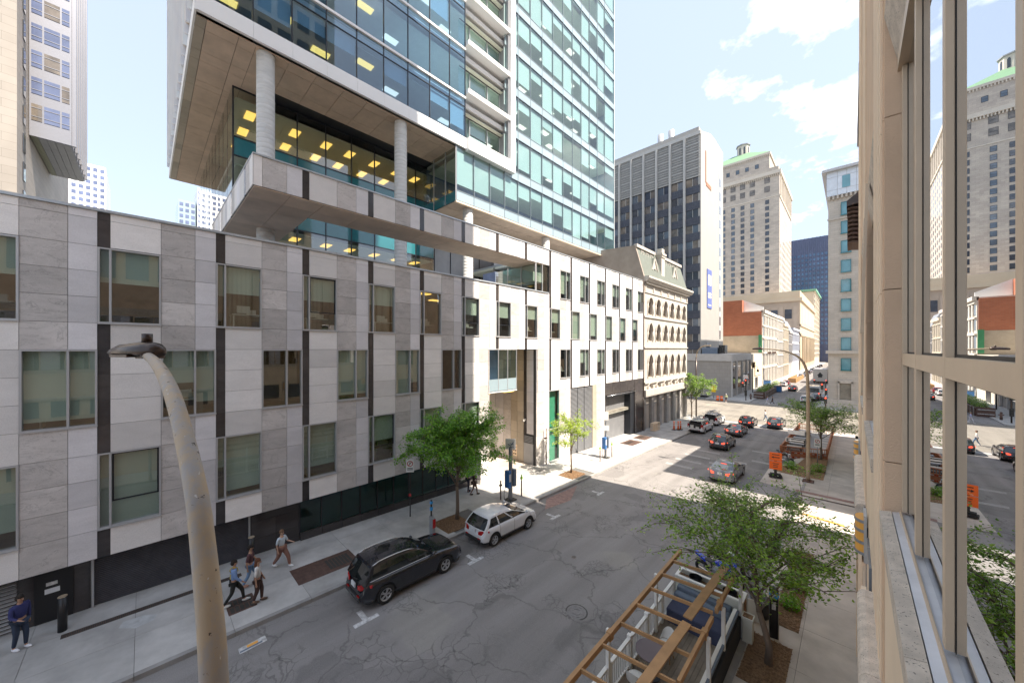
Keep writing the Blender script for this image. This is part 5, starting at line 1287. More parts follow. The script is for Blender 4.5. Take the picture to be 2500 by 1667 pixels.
# buildings further along the right side (edge-on from here)
nb = thing('second_tan_building', 'narrow tan building edge just beyond the near one on the right', 'building', (.25, 24, 0), world_parts=True)
MB().box(.26, 22, 20.6, 27.2, -1.4, 21.0).build('wall', 'beige', nb); MB().box(.20, 22, 20.6, 27.2, 21.0, 21.8).build('parapet', 'grey', nb)
for z in (4, 8, 12, 16): MB().box(.24, .26, 21.5, 23.5, z, z + 2.2).build('window', 'winfar', nb)
c_ = thing('alley_side_building', 'grey building beyond the alley opening on the right side', 'building', (1.0, 33, 0), world_parts=True)
MB().box(1.0, 20, 32.8, 45.9, -1.4, 17.2).build('wall', 'kerb', c_)
for z in (1, 5, 9, 13):
    for y in (34, 37, 40, 43): MB().box(.96, 1.0, y, y + 1.6, z, z + 2).build('window', 'winfar', c_)
d2 = thing('dark_corniced_building', 'building on the right corner with dark projecting wavy edged cornice', 'building', (1.0, 54, 0), world_parts=True)
MB().box(1.0, 20, 46.1, 62, -1.4, 32).build('wall', 'beige', d2)
for z in (3, 8, 13, 18, 23):
    for y in (48, 52, 56, 60): MB().box(.96, 1.0, y, y + 1.6, z, z + 2.6).build('window', 'winfar', d2)
MB().prism([(-.45, 27.2), (1.0, 28.4), (1.0, 26.8), (-.45, 26.6)], 57, 62, 'y').build('cornice_cap', 'lamph', d2)
for i in range(9): MB().prism([(-.4, 26.5 - i * .5), (.05, 26.6 - i * .5), (1.0, 26.35 - i * .5), (1.0, 26.2 - i * .5), (0, 26.4 - i * .5), (-.4, 26.3 - i * .5)], 57.5, 62, 'y').build('cornice_rib', 'rust', d2)

# ------------------------------------------------------------ street lamps
def arc(x0, y0, xs, zs, d0, d1, base_z, label, yaw, group='curved tan street lamps'):
    pass
l1 = thing('street_lamp', 'tall curved tan lamp post arching across the foreground, worn paint', 'street lamp', (-2.55, .42, gz(0)), group='curved tan street lamps', world_parts=True)
def solve(px):   # centre line on the vertical plane through (-2.9,.303) and (-5.9,.03)
    t = (px - 1250) / 864; s_, c_2 = 0.6926, 0.7213
    # X=(c t - s)d, Y=(s t + c)d, Y=.303+(X+2.9)*.091*(-1)
    A, B = c_2 * t - s_, s_ * t + c_2
    d = (.303 - .091 * 2.9) / (B + .091 * A); return d
pl = [(523, 1667, 74), (514, 1522, 71), (499, 1365, 66), (480, 1207, 60), (446, 1052, 50), (421, 964, 44), (397, 911, 37), (378, 884, 32), (360, 868, 27)]
P = [(-2.50, .345, gz(0)), (-2.54, .34, 3.0), (-2.60, .335, 5.0), (-2.72, .325, 6.9)]; R_ = [.10, .09, .082, .076]
for px, py, w in pl:
    t = (px - 1250) / 864; A, B = .7213 * t - .6926, .6926 * t + .7213
    k = (.303 + .03) / 2
    # slanting plane: Y = a + b X
    b_ = (.303 - .03) / 3.0; a_ = .303 + 2.9 * b_
    d = a_ / (B - b_ * A); P.append((A * d, B * d, 9.9 - (py - 852) / 864 * d)); R_.append(w / 864 * d / 2 / sqrt(1 + t * t))
m = MB(); 
def spline(P, n=5):
    o = []
    for i in range(len(P) - 1):
        p0, p1, p2, p3 = [Vector(P[max(0, min(len(P) - 1, i + k))]) for k in (-1, 0, 1, 2)]
        for j in range(n):
            t = j / n; o.append(.5 * ((2 * p1) + (p2 - p0) * t + (2 * p0 - 5 * p1 + 4 * p2 - p3) * t * t + (3 * p1 - p0 - 3 * p2 + p3) * t ** 3))
    o.append(Vector(P[-1])); return o
S_ = spline([tuple(p) + (0,) if False else p for p in P], 5); RR = []
for i in range(len(R_) - 1): RR += [R_[i] + (R_[i + 1] - R_[i]) * j / 5 for j in range(5)]
RR.append(R_[-1]); m.tube(S_, RR, 24); m.build('curved_post', lampmat(), l1)
hx, hy, hz = P[-1]
def lamp_head(root, x, y, z, yaw=0, sc=1.0):
    Mx = Matrix.Translation((x, y, z)) @ Matrix.Rotation(yaw, 4, 'Z') @ Matrix.Scale(sc, 4)
    m = MB(Mx); n = 12; prof = [(-.62, .02, .03), (-.58, .10, .07), (-.42, .15, .11), (-.2, .16, .13), (0, .14, .14), (.12, .10, .12), (.17, .06, .07)]
    for i in range(len(prof) - 1):
        pass
    vs = []
    for (u, w, h) in prof:
        for k in range(n):
            a = 2 * pi * k / n; vs.append((u, w * cos(a), h * sin(a) * (1 if sin(a) > 0 else .35)))
    fs = [(i * n + k, i * n + (k + 1) % n, (i + 1) * n + (k + 1) % n, (i + 1) * n + k) for i in range(len(prof) - 1) for k in range(n)]
    fs += [tuple(range(n - 1, -1, -1)), tuple((len(prof) - 1) * n + k for k in range(n))]
    m.add(vs, fs, 0, True); h = m.build('lamp_head', 'lamph', root)
    m = MB(Mx); m.prism([(-.58, -.07), (-.60, 0), (-.58, .07), (-.42, .155), (-.1, .165), (-.1, -.165), (-.42, -.155)], -.05, -.02, 'z'); m.build('lens_rim', 'lamph', h)
    MB(Mx).cyl(-.05, 0, .12, .23, .05, n=14).build('photocell', 'lamph', h)
    MB(Mx @ Matrix.Translation((0, 0, .01))).bev(-.10, .12, -.10, .10, -.075, .06, .03).build('clamp', 'lamph', h)
lamp_head(l1, hx - .05, hy + .02, hz + .03, radians(28), .98)
h_ = [c for c in l1.children if c.name.startswith('lamp_head')][0]
# second lamp further down
l2 = thing('street_lamp', 'second tan street lamp with long curved arm, beside the planting bed', 'street lamp', (-2.5, 36.4, gz(36.4) + .14), group='curved tan street lamps', world_parts=True)
zb = gz(36.4) + .14
m = MB(); P2 = [(-2.5, 36.4, zb), (-2.5, 36.4, 4), (-2.52, 36.4, 7), (-2.62, 36.4, 8.3), (-3.0, 36.4, 9.15), (-3.7, 36.4, 9.62), (-4.6, 36.4, 9.85), (-5.5, 36.4, 9.92)]
m.tube(spline(P2, 4), [.14 - .10 * i / 28 for i in range(29)], 14); m.build('curved_post', 'lamp', l2)
MB().bev(-2.85, -2.15, 36.1, 36.7, zb - .02, zb + .12, .03).build('base_plate', 'rust', l2); lamp_head(l2, -5.6, 36.4, 9.9)
for z, h, w in ((3.2, .32, 1.1), (2.55, .34, 1.25)):
    s1 = thing('street_sign', ('upper blank', 'lower arrow')[z < 3] + ' white sign plate mounted on the far tan lamp post', 'sign', (-2.65, 36.3, z))
    MB().box(-w, 0, -.02, .02, -h / 2, h / 2).build('plate', 'wplas', s1)
    if z < 3:
        MB().box(-w + .05, -.05, -.03, -.021, -h / 2 + .04, h / 2 - .04).build('black_field', 'black', s1)
        MB().prism([(-w + .1, 0), (-w + .35, .1), (-w + .35, .05), (-.1, .05), (-.1, -.05), (-w + .35, -.05), (-w + .35, -.1)], -.04, -.031, 'y').build('arrow', 'wplas', s1)
    MB().box(-.05, .02, -.02, .04, -h / 2, h / 2).build('bracket', 'grey', s1)
ps = thing('parking_sign', 'white no parking sign on the lamp post by the red cedar patio', 'sign', (-2.25, 42.2, gz(42)))
MB().cyl(0, 0, 0, 2.7, .03, n=8).build('post', 'grey', ps)
def nopark(par, z=2.3, y=-.04, s=1.0):
    MB().bev(-.22 * s, .22 * s, y - .01, y + .01, z - .38 * s, z + .38 * s, .004).build('plate', 'wplas', par)
    Mx = Matrix.Translation((0, y - .012, z + .12 * s)) @ Matrix.Rotation(pi / 2, 4, 'X')
    m = MB(Mx); n = 20
    for i in range(n):
        a, b = 2 * pi * i / n, 2 * pi * (i + 1) / n; m.add([(cos(t) * r, sin(t) * r, 0) for t in (a, b) for r in (.13 * s, .17 * s)], [(0, 1, 3, 2)])
    m.bar((-.1 * s, -.1 * s, 0), (.1 * s, .1 * s, 0), .03 * s, .004); m.build('red_ring', 'tail', par)
    m = MB(); yy = y - .014; m.box(-.045 * s, -.02 * s, yy, yy + .002, z + .03 * s, z + .21 * s).box(-.045 * s, .05 * s, yy, yy + .002, z + .19 * s, z + .21 * s).box(-.045 * s, .05 * s, yy, yy + .002, z + .10 * s, z + .12 * s).box(.03 * s, .05 * s, yy, yy + .002, z + .10 * s, z + .21 * s)
    m.build('letter', 'black', par)
    MB().box(-.16 * s, .16 * s, y - .013, y - .011, z - .25 * s, z - .20 * s).box(-.16 * s, .16 * s, y - .013, y - .011, z - .16 * s, z - .12 * s).build('small_print', 'black', par)
nopark(ps)
ps2 = thing('parking_sign', 'no parking sign on a thin black pole against the dark glazed base', 'sign', (-18.72, 10.85, gz(10.85) + .14), radians(50))
MB().cyl(0, 0, 0, 3.25, .035, n=8).build('post', 'black', ps2); nopark(ps2, 3.0)
MB().box(-.06, .06, -.05, -.035, 1.2, 1.36).build('sticker', 'tail', ps2)

# ------------------------------------------------------------ kerbside posts, chargers, bollards
def bollard(x, y, h, r, label, cap=True):
    t = thing('bollard', label, 'bollard', (x, y, gz(y) + .14), group='black bollards beside the roller door')
    MB().cyl(0, 0, 0, h, r, n=16).build('post', 'black', t)
    if cap: MB().cyl(0, 0, h, h + .02, r * 1.02, n=16).build('cap', 'lamp', t)
bollard(-19.25, -1.9, 1.15, .11, 'black steel bollard with tan cap next to the man in the navy sweater')
bollard(-19.45, 3.35, 1.2, .12, 'black steel bollard with tan cap behind the walking group')
MB().box(-19.2, -19.1, 0, .1, 0, .1) if False else None
def charger(x, y, lab, sign):
    z = gz(y) + .14
    t = thing('charging_station', lab, 'charging station', (x, y, z), group='kerbside car chargers')
    MB().box(-.09, .09, -.09, .09, 0, 3.5).build('post', 'grey', t)
    MB().box(-.3, .3, -.3, .3, -.02, .06).build('base', 'grate', t)
    MB().bev(-.2, .2, -.38, -.12, .9, 2.0, .03).build('charger_unit', 'blue', t); MB().bev(-.2, .2, .12, .38, .9, 2.0, .03).build('charger_unit', 'slate', t)
    MB().box(.2, .21, -.33, -.17, 1.3, 1.8).build('screen', 'wplas', t)
    MB().tube(spline([(.1, -.3, 1.0), (.25, -.45, .5), (.1, -.6, .15), (-.1, -.5, .6), (0, -.3, 1.2)], 5), .018, 6).build('cable', 'black', t)
    if sign:
        s_ = MB(Matrix.Rotation(radians(38), 4, 'Z')).bev(-.34, .34, -.03, .03, 3.35, 4.05, .04).build('sign_box', 'wplas', t)
        m = MB(Matrix.Rotation(radians(38), 4, 'Z')); m.bar((-.18, -.04, 3.7), (.02, -.04, 3.58), .01, .05, 0, (0, 0, 1)).bar((.0, -.04, 3.58), (.2, -.04, 3.85), .01, .05).bar((-.05, -.04, 3.75), (.2, -.04, 3.68), .01, .04).bar((-.2, -.04, 3.52), (.2, -.04, 3.52), .01, .03); m.build('sign_symbol', 'slate', s_)
    else:
        MB(Matrix.Rotation(radians(40), 4, 'Z')).box(-.25, .25, -.12, -.1, 3.6, 4.4).build('sign_plate', 'wplas', t); MB(Matrix.Rotation(radians(40), 4, 'Z')).box(-.3, .3, -.12, -.1, 2.6, 3.1).build('sign_plate', 'wplas', t)
    return t
charger(-16.31, 16.84, 'blue and grey charging post with a white symbol sign, by the white hatchback', True)
charger(-16.87, 30.4, 'blue charging post with two white plates in front of the garage portal', False)
def guard(x, y, lab, lime):
    z = gz(y) + .14; t = thing('guard_post', lab, 'post', (x, y, z))
    MB().cyl(0, 0, 0, 1.05, .045, n=10).build('post', 'rust', t)
    if lime: MB().cyl(0, 0, .95, 1.45, .04, n=8).box(-.05, .05, -.08, .08, 1.15, 1.3).build('cable_holder', 'green', t)
    else: MB().cyl(0, 0, 1.0, 1.25, .05, n=8).box(-.06, .06, -.1, .1, .9, 1.0).build('cable_holder', 'lamp', t)
guard(-16.8, 16.4, 'brown guard post with tan top left of the near charger', False)
guard(-16.25, 17.85, 'brown guard post with lime green top right of the near charger', True)
guard(-16.6, 28.9, 'brown guard post with lime green top left of the far charger', True)
guard(-16.6, 31.1, 'brown guard post with lime green top right of the far charger', True)
tm = thing('parking_meter', 'black and blue parking post fixed to a grey steel box at the kerb', 'parking meter', (-16.16, 10.68, gz(10.7) + .14))
MB().bev(-.15, .15, -.1, .1, 0, .85, .02).build('steel_box', 'grey', tm); MB().cyl(-.1, 0, .8, 1.75, .045, n=10).build('post', 'black', tm)
MB().box(-.15, -.04, -.06, .06, 1.2, 1.38).box(-.15, -.04, -.06, .06, 1.55, 1.68).build('blue_band', M('bright_blue', (0.05, 0.35, 0.75), .4), tm); MB().box(.15, .2, -.08, .08, .35, .8).build('red_label', 'tail', tm)
for i in range(3): MB().cyl(-.1 + .1 * i, .0, .85, .9, .12, n=12).build('bicycle_ring', 'grey', tm) if i == 0 else None
# vertical pipes by the recess corner
vp = thing('steel_standpipe', 'rusty brown standpipe beside the tall green glass panel', 'pipe', (-19.45, 24.6, gz(24.6) + .14)); MB().cyl(0, 0, 0, 3.2, .05, n=10).build('pipe', 'rust', vp); MB().box(-.08, .08, -.25, .1, 2.3, 2.4).build('bracket', 'rust', vp)
rk = thing('steel_crates', 'stack of pale steel barrier frames at the foot of the mansard building', 'barrier', (-18.9, 46.8, gz(46.8) + .14))
for i in range(5):
    m = MB(Matrix.Translation((i * .12, i * .04, 0))); 
    for (a, b) in (((-.1, -.8, .05), (-.1, .8, .05)), ((-.1, -.8, 1.0), (-.1, .8, 1.0)), ((-.1, -.8, .05), (-.1, -.8, 1.0)), ((-.1, .8, .05), (-.1, .8, 1.0)), ((-.1, 0, .05), (-.1, 0, 1.0))): m.bar(a, b, .06, .06)
    m.build('frame', 'beigel', rk)
for i, (x, y) in enumerate(((-17.15, 49.1), (-16.75, 49.5), (-16.6, 49.95))):
    t = thing('traffic_pylon', ('leftmost', 'middle', 'rightmost')[i] + ' of the orange traffic pylons on the sidewalk by the white van', 'pylon', (x, y, gz(y) + .14), group='orange pylons by the van')
    MB().cyl(0, 0, .05, 1.15, .11, .08, n=12).build('tube', 'orange', t); MB().box(-.25, .25, -.25, .25, 0, .06).build('base', 'rubber', t)
    for z in (.6, .85): MB().cyl(0, 0, z, z + .1, .103, .1, n=12).build('reflective_band', 'paint', t)
# orange detour sign
os_ = thing('detour_sign', 'two stacked orange road work signs with black arrow on a weighted stand', 'sign', (-4.53, 35.95, gz(35.95) + .14), radians(12))
MB().bev(-.45, .45, -.28, .28, 0, .14, .03).box(-.35, .35, -.2, .2, .14, .26).build('rubber_base', 'rubber', os_); MB().box(-.09, .09, -.06, .06, .2, 1.9).build('post', 'grate', os_)
for j, z in enumerate((.95, 1.66)):
    p_ = MB().bev(-.42, .42, -.12, -.09, z - .335, z + .335, .01).build('sign_sheet', 'orange', os_)
    if j == 1:
        MB().prism([(-.28, z - .05), (-.14, z + .04), (-.14, z - .02), (.26, z - .02), (.26, z - .08), (-.14, z - .08), (-.14, z - .14)], -.135, -.125, 'y').build('arrow', 'black', p_)
        MB().box(-.24, .24, -.13, -.125, z + .13, z + .19).build('lettering', 'lamph', p_)
    else: MB().box(-.2, .2, -.13, -.125, z + .12, z + .17).box(-.16, .16, -.13, -.125, z - .02, z + .03).box(-.18, .14, -.13, -.125, z - .16, z - .11).build('lettering', 'rust', p_)

# ------------------------------------------------------------ traffic lights, far street furniture
def signal(x, y, lab, heads, h=4.6, rz=0):
    t = thing('traffic_light', lab, 'traffic light', (x, y, -1.22), rz)
    MB().cyl(0, 0, 0, h, .09, n=10).build('pole', 'lamph', t)
    for (dx, z, lit) in heads:
        hd = MB().bev(dx - .2, dx + .2, -.2, .12, z - .6, z + .6, .04).build('signal_head', 'black' if lit != 2 else 'lamp', t)
        for k, c in enumerate(('brake', 'grate', 'grate')):
            MB(Matrix.Translation((dx, -.21, z + .38 - k * .38)) @ Matrix.Rotation(pi / 2, 4, 'X')).cyl(0, 0, -.01, .03, .14, n=12).build('lens', c if lit else 'grate', hd)
    return t
t = signal(-16.6, 90.5, 'traffic light showing red with white turn plate at the far left corner', ((0, 4.0, 1), (-.55, 3.4, 1), (.0, 1.6, 0)), 5.6)
MB().box(-.4, .4, -.25, -.22, 4.8, 5.5).build('turn_plate', 'wplas', t); MB().box(-.25, .25, -.27, -.255, 5.1, 5.2).build('turn_mark', 'tail', t)
signal(-3.65, 90.0, 'traffic light showing red on the far right corner', ((-.5, 4.0, 1), (.1, 3.1, 1)), 4.8)
signal(-3.4, 84.5, 'low pedestrian signal showing red at the right end of the crossing', ((0, 2.0, 1),), 2.7)
bl = thing('heritage_lamp', 'black heritage lamp post with lantern in front of the low bank', 'street lamp', (-18.4, 108.5, -1.22))
MB().cyl(0, 0, 0, 6.2, .1, .06, n=10).tube(spline([(0, 0, 6.0), (.3, 0, 6.7), (.9, 0, 6.7), (1.1, 0, 6.2)], 4), .05, 6).build('post', 'black', bl); MB().cyl(1.1, 0, 5.3, 6.1, .32, .12, n=8).build('lantern', 'black', bl)
def leafball(m, c, r, n, s, rng):
    for _ in range(n):
        while True:
            v = Vector((rng.uniform(-1, 1), rng.uniform(-1, 1), rng.uniform(-1, 1)))
            if v.length < 1: break
        p = Vector((c[0] + v.x * r[0], c[1] + v.y * r[1], c[2] + v.z * r[2])); leaf(m, p, s * rng.uniform(.7, 1.3), rng)
def leaf(m, p, s, rng, droop=.3):
    a = rng.uniform(0, 2 * pi); d = Vector((cos(a), sin(a), rng.uniform(-.6 - droop, .5))).normalized()
    u = d.cross(Vector((rng.uniform(-.5, .5), rng.uniform(-.5, .5), 1))).normalized(); n_ = d.cross(u) * .12 * s
    o = len(m.v); m.v += [tuple(p), tuple(p + d * s * .5 + u * s * .3 + n_), tuple(p + d * s), tuple(p + d * s * .5 - u * s * .3 + n_)]
    m.f += [[o, o + 1, o + 2], [o, o + 2, o + 3]]; m.m += [0, 0]; m.sm += [False, False]
L_DARK = leafmat('dark_green_leaves', (0.08, 0.18, 0.025), (0.34, 0.50, 0.09)); L_YEL = leafmat('lime_leaves', (0.24, 0.36, 0.03), (0.42, 0.52, 0.07)); L_MID = leafmat('mid_green_leaves', (0.08, 0.22, 0.03), (0.28, 0.50, 0.07)); L_BR = leafmat('bright_shrub_leaves', (0.12, 0.30, 0.02), (0.22, 0.42, 0.05))
rg = random.Random(3)
hp = thing('street_planter', 'long brown timber planter with green shrubs in the far street', 'planter', (-15.0, 98, -1.32), world_parts=True)
MB().box(-16.2, -14.3, 96.4, 97.0, -1.3, .2).box(-14.5, -14.2, 97, 124, -1.3, .0).box(-16.2, -15.9, 97, 124, -1.3, .0).build('timber_side', 'rust', hp)
for i in range(12): boxpart('plank_post', -14.2, -14.12, 97.6 + i * 2.2, 97.8 + i * 2.2, -1.3, .1, 'kerb', hp)
MB().box(-16.1, -14.4, 96.35, 96.4, -.2, -.1).box(-16.1, -14.4, 96.35, 96.4, -.9, -.8).build('reflective_strip', 'paint', hp)
m = MB()
for i in range(9): leafball(m, (-15.3, 97.8 + i * 1.7, .5), (.9, 1.2, .8), 260, .22, rg)
for i in range(5): leafball(m, (-15.3, 117 + i * 1.7, .4), (.9, 1.2, .8), 200, .22, rg)
m.build('shrubs', L_DARK, hp)
for i, (x, y) in enumerate(((-14.0, 115.0), (-18.9, 133.5))):
    t = thing('recycling_bin', ('blue dumpster at the end of the timber planter', 'blue dumpster farther back on the sidewalk')[i], 'dumpster', (x, y, -1.3))
    MB().bev(-.8, .8, -.7, .7, .1, 1.4, .06).build('body', 'blue', t); MB().prism([(-.72, 1.4), (.72, 1.4), (.75, 1.55), (-.72, 1.7)], -.8, .8, 'x').build('lid', 'slate', t)
op = thing('orange_patio', 'orange timber patio enclosure in the parking lane of the far street', 'patio', (-14.3, 158, -1.3), world_parts=True)
for (a, b, c, d) in ((-15.6, -13.4, 150, 150.2), (-13.6, -13.4, 150.2, 176), (-15.6, -15.4, 150.2, 176)): MB().box(a, b, c, d, -1.3, .1).build('railing', 'wood', op)
for i, (x, y) in enumerate(((-21.0, 86.2), (-20.3, 86.4))):
    t = thing('traffic_barrel', ('left', 'right')[i] + ' of two orange barrels on the far corner', 'barrel', (x, y, -1.22)); MB().cyl(0, 0, 0, 1.0, .3, .24, n=12).build('drum', 'orange', t); MB().cyl(0, 0, .5, .65, .275, .27, n=12).build('band', 'paint', t)
hd = thing('fire_hydrant', 'orange red post beside the traffic light on the far corner', 'hydrant', (-16.2, 93.4, -1.22)); MB().cyl(0, 0, 0, 1.1, .16, .13, n=10).sphere((0, 0, 1.1), .15).box(-.28, .28, -.08, .08, .7, .86).build('body', 'rust', hd)
ye = thing('yellow_signal_box', 'bright yellow signal box on a pole at the far left corner', 'signal box', (-22.6, 89.5, -1.22)); MB().cyl(0, 0, 0, 4, .08, n=8).build('pole', 'grey', ye); MB().box(-.4, .4, -.3, .3, 1.4, 3.0).build('box', M('signal_yellow', (0.85, 0.6, 0.02), .5), ye)
sc2 = thing('signal_pole', 'brown pole behind the small tree at the left corner of the crossing', 'pole', (-18.6, 63.4, gz(62) + .1)); MB().cyl(0, 0, 0, 9.8, .13, .1, n=10).build('post', 'lamph', sc2)
MB().tube(spline([(0, 0, 9.6), (.2, 0, 10.8), (1.0, 0, 11.6), (2.2, 0, 11.7)], 5), .07, 8).build('arm', 'lamp', sc2)
# ------------------------------------------------------------ trees
def tree(name, label, x, y, cz, rad, h0, trunk_r, limbs, subs, leaves, size, mat, seed, z0=None, lean=(0, 0), cut=None, droop=.3):
    rg = random.Random(seed); z = gz(y) + .15 if z0 is None else z0
    t = thing(name, label, 'tree', (x, y, z))
    m = MB(); cz_ = cz - z; tips = []
    fork = Vector((lean[0] * .5, lean[1] * .5, h0))
    tr = [Vector((0, 0, -.05)), Vector((.03, .02, h0 * .35)), Vector((lean[0] * .2, .03, h0 * .7)), fork]
    m.tube(tr, [trunk_r * 1.25, trunk_r, trunk_r * .92, trunk_r * .85], 10)
    lead = Vector((lean[0], lean[1], cz_ + rad[2] * .75)); pts = spline([fork, fork.lerp(lead, .35) + Vector((rg.uniform(-.1, .1), rg.uniform(-.1, .1), 0)), fork.lerp(lead, .7), lead], 4)
    m.tube(pts, [trunk_r * .8 * (1 - .85 * i / (len(pts) - 1)) for i in range(len(pts))], 7); axis = pts
    for i in range(limbs):
        s = axis[int((i / limbs) * (len(axis) - 2))]
        a = i * 2.39996 + rg.uniform(-.3, .3); e = rg.uniform(-.35, .95)
        rr = rg.uniform(.78, 1.05)
        end = Vector((lean[0] + rad[0] * cos(a) * sqrt(max(0, 1 - e * e)) * rr, lean[1] + rad[1] * sin(a) * sqrt(max(0, 1 - e * e)) * rr, cz_ + rad[2] * e * rr))
        if end.z < s.z - .3: end.z = s.z - rg.uniform(0, .5)
        mid = s.lerp(end, .5) + Vector((rg.uniform(-.15, .15), rg.uniform(-.15, .15), .16 * (end - s).length))
        lp = spline([s, s.lerp(mid, .55) + Vector((0, 0, .06)), mid, end], 4); r0 = trunk_r * rg.uniform(.32, .5)
        m.tube(lp, [r0 * (1 - .88 * k / (len(lp) - 1)) for k in range(len(lp))], 5)
        for j in range(subs):
            k = rg.randint(3, len(lp) - 1); b = lp[k]
            d = Vector((rg.uniform(-1, 1), rg.uniform(-1, 1), rg.uniform(-.35, .65))).normalized() + (end - s).normalized() * .7
            L = (end - s).length * rg.uniform(.22, .5); e2 = b + d.normalized() * L + Vector((0, 0, -L * .12))
            sp_ = [b, b.lerp(e2, .5) + Vector((0, 0, L * .1)), e2]; m.tube(sp_, [r0 * .28, r0 * .18, .006], 4, cap=False); tips.append(sp_)
        tips.append([lp[-4], lp[-2], lp[-1]])
    m.build('trunk', 'bark', t)
    lm = MB(); per = max(1, int(leaves / len(tips)))
    for sp_ in tips:
        for _ in range(int(per * rg.uniform(.5, 1.5))):
            q = rg.random() ** .7; p = (sp_[0].lerp(sp_[1], q * 2) if q < .5 else sp_[1].lerp(sp_[2], q * 2 - 1))
            sg = .115 * max(rad) / 2.5
            p = p + Vector((rg.gauss(0, sg), rg.gauss(0, sg), rg.gauss(0, sg * .7)))
            if cut and cut(p): continue
            leaf(lm, p, size * rg.uniform(.7, 1.35), rg, droop)
    lm.build('crown', mat, t); return t
tree('street_tree', 'airy young tree with wide green crown in mulch at the right foreground', -1.9, 13.6, 3.55, (2.5, 2.7, 1.95), 1.5, .095, 26, 11, 14500, .095, L_DARK, 11, z0=gz(13.6) + .15, lean=(-.5, .1))
tree('street_tree', 'dense green street tree with drooping crown between the parked cars on the left', -16.57, 12.63, 3.8, (2.5, 3.0, 3.0), 1.9, .10, 24, 12, 25000, .135, L_MID, 5, droop=.9)
tree('street_tree', 'small yellow green street tree in front of the louvred bay', -16.65, 24.34, 3.1, (1.5, 2.1, 1.9), 1.5, .07, 13, 8, 4200, .13, L_YEL, 8)
tree('street_tree', 'green young tree at the corner by the ladder topped vans', -18.9, 62.0, 3.2, (3.1, 3.1, 2.9), 2.2, .10, 15, 8, 7000, .22, L_DARK, 21)
tree('street_tree', 'spreading flat topped tree rising behind the red cedar patio', -2.14, 44.6, 3.0, (3.4, 3.6, 1.5), 2.1, .10, 16, 9, 9000, .15, L_DARK, 33)
def mulchpad(x0, x1, y0, y1, label, seed=1):
    rg = random.Random(seed); y = (y0 + y1) / 2
    t = thing('mulch_pad', label, 'mulch', ((x0 + x1) / 2, y, gz(y) + .14)); t.rotation_euler = (math.atan(-.025), 0, 0)
    MB().box(-(x1 - x0) / 2, (x1 - x0) / 2, -(y1 - y0) / 2, (y1 - y0) / 2, -.05, .012).build('soil', 'mulch', t)
    m = MB()
    for _ in range(int((x1 - x0) * (y1 - y0) * 420)):
        px, py = rg.uniform(x0 - x1, x1 - x0) / 2, rg.uniform(y0 - y1, y1 - y0) / 2; a = rg.uniform(0, pi); l = rg.uniform(.02, .05)
        m.bar((px - cos(a) * l, py - sin(a) * l, .015 + rg.uniform(0, .02)), (px + cos(a) * l, py + sin(a) * l, .02 + rg.uniform(0, .025)), .018, .008)
    m.build('wood_chips', 'mulch', t, kind='stuff'); return t
mulchpad(-2.52, -1.42, 12.4, 14.85, 'rectangle of brown wood chips around the right foreground tree')
mulchpad(-2.1, -1.35, 15.9, 22.8, 'long strip of pinkish wood chips in the right sidewalk behind the black post', 2)
mulchpad(-17.1, -15.5, 11.25, 12.95, 'brown wood chip square around the tree between the parked cars', 3)
mulchpad(-17.05, -15.7, 23.1, 25.0, 'sunlit wood chip square around the yellow green tree', 4)
rg = random.Random(9)
for i, (x, y, r, n, mt, lab) in enumerate(((-3.9, 39.6, .5, 500, L_BR, 'bright green round shrub in the planting bed behind the orange sign'), (-2.1, 40.2, .55, 500, L_MID, 'green shrub in the planting bed right of the far lamp post'), (-2.6, 39.0, .3, 160, L_MID, 'small low shrub in the planting bed beside the far lamp post'), (-1.7, 17.3, .35, 260, L_BR, 'lime shrub in the wood chip strip behind the foreground tree'), (-1.75, 19.0, .45, 400, L_BR, 'larger lime shrub farther along the wood chip strip'), (-1.7, 20.8, .3, 200, L_MID, 'low green plant at the far end of the wood chip strip'))):
    t = thing('shrub', lab, 'shrub', (x, y, gz(y) + .14)); m = MB(); leafball(m, (0, 0, r * .7), (r, r, r * .75), n, .12, rg); m.build('foliage', mt, t)
m = MB()
for _ in range(500): leaf(m, Vector((rg.uniform(-4.6, -1.8), rg.uniform(38.0, 41), gz(39) + .2)), .12, rg)
tag(m.build('ground_cover', L_MID, kind='stuff'), 'patchy low green ground cover in the planting bed', 'ground cover')

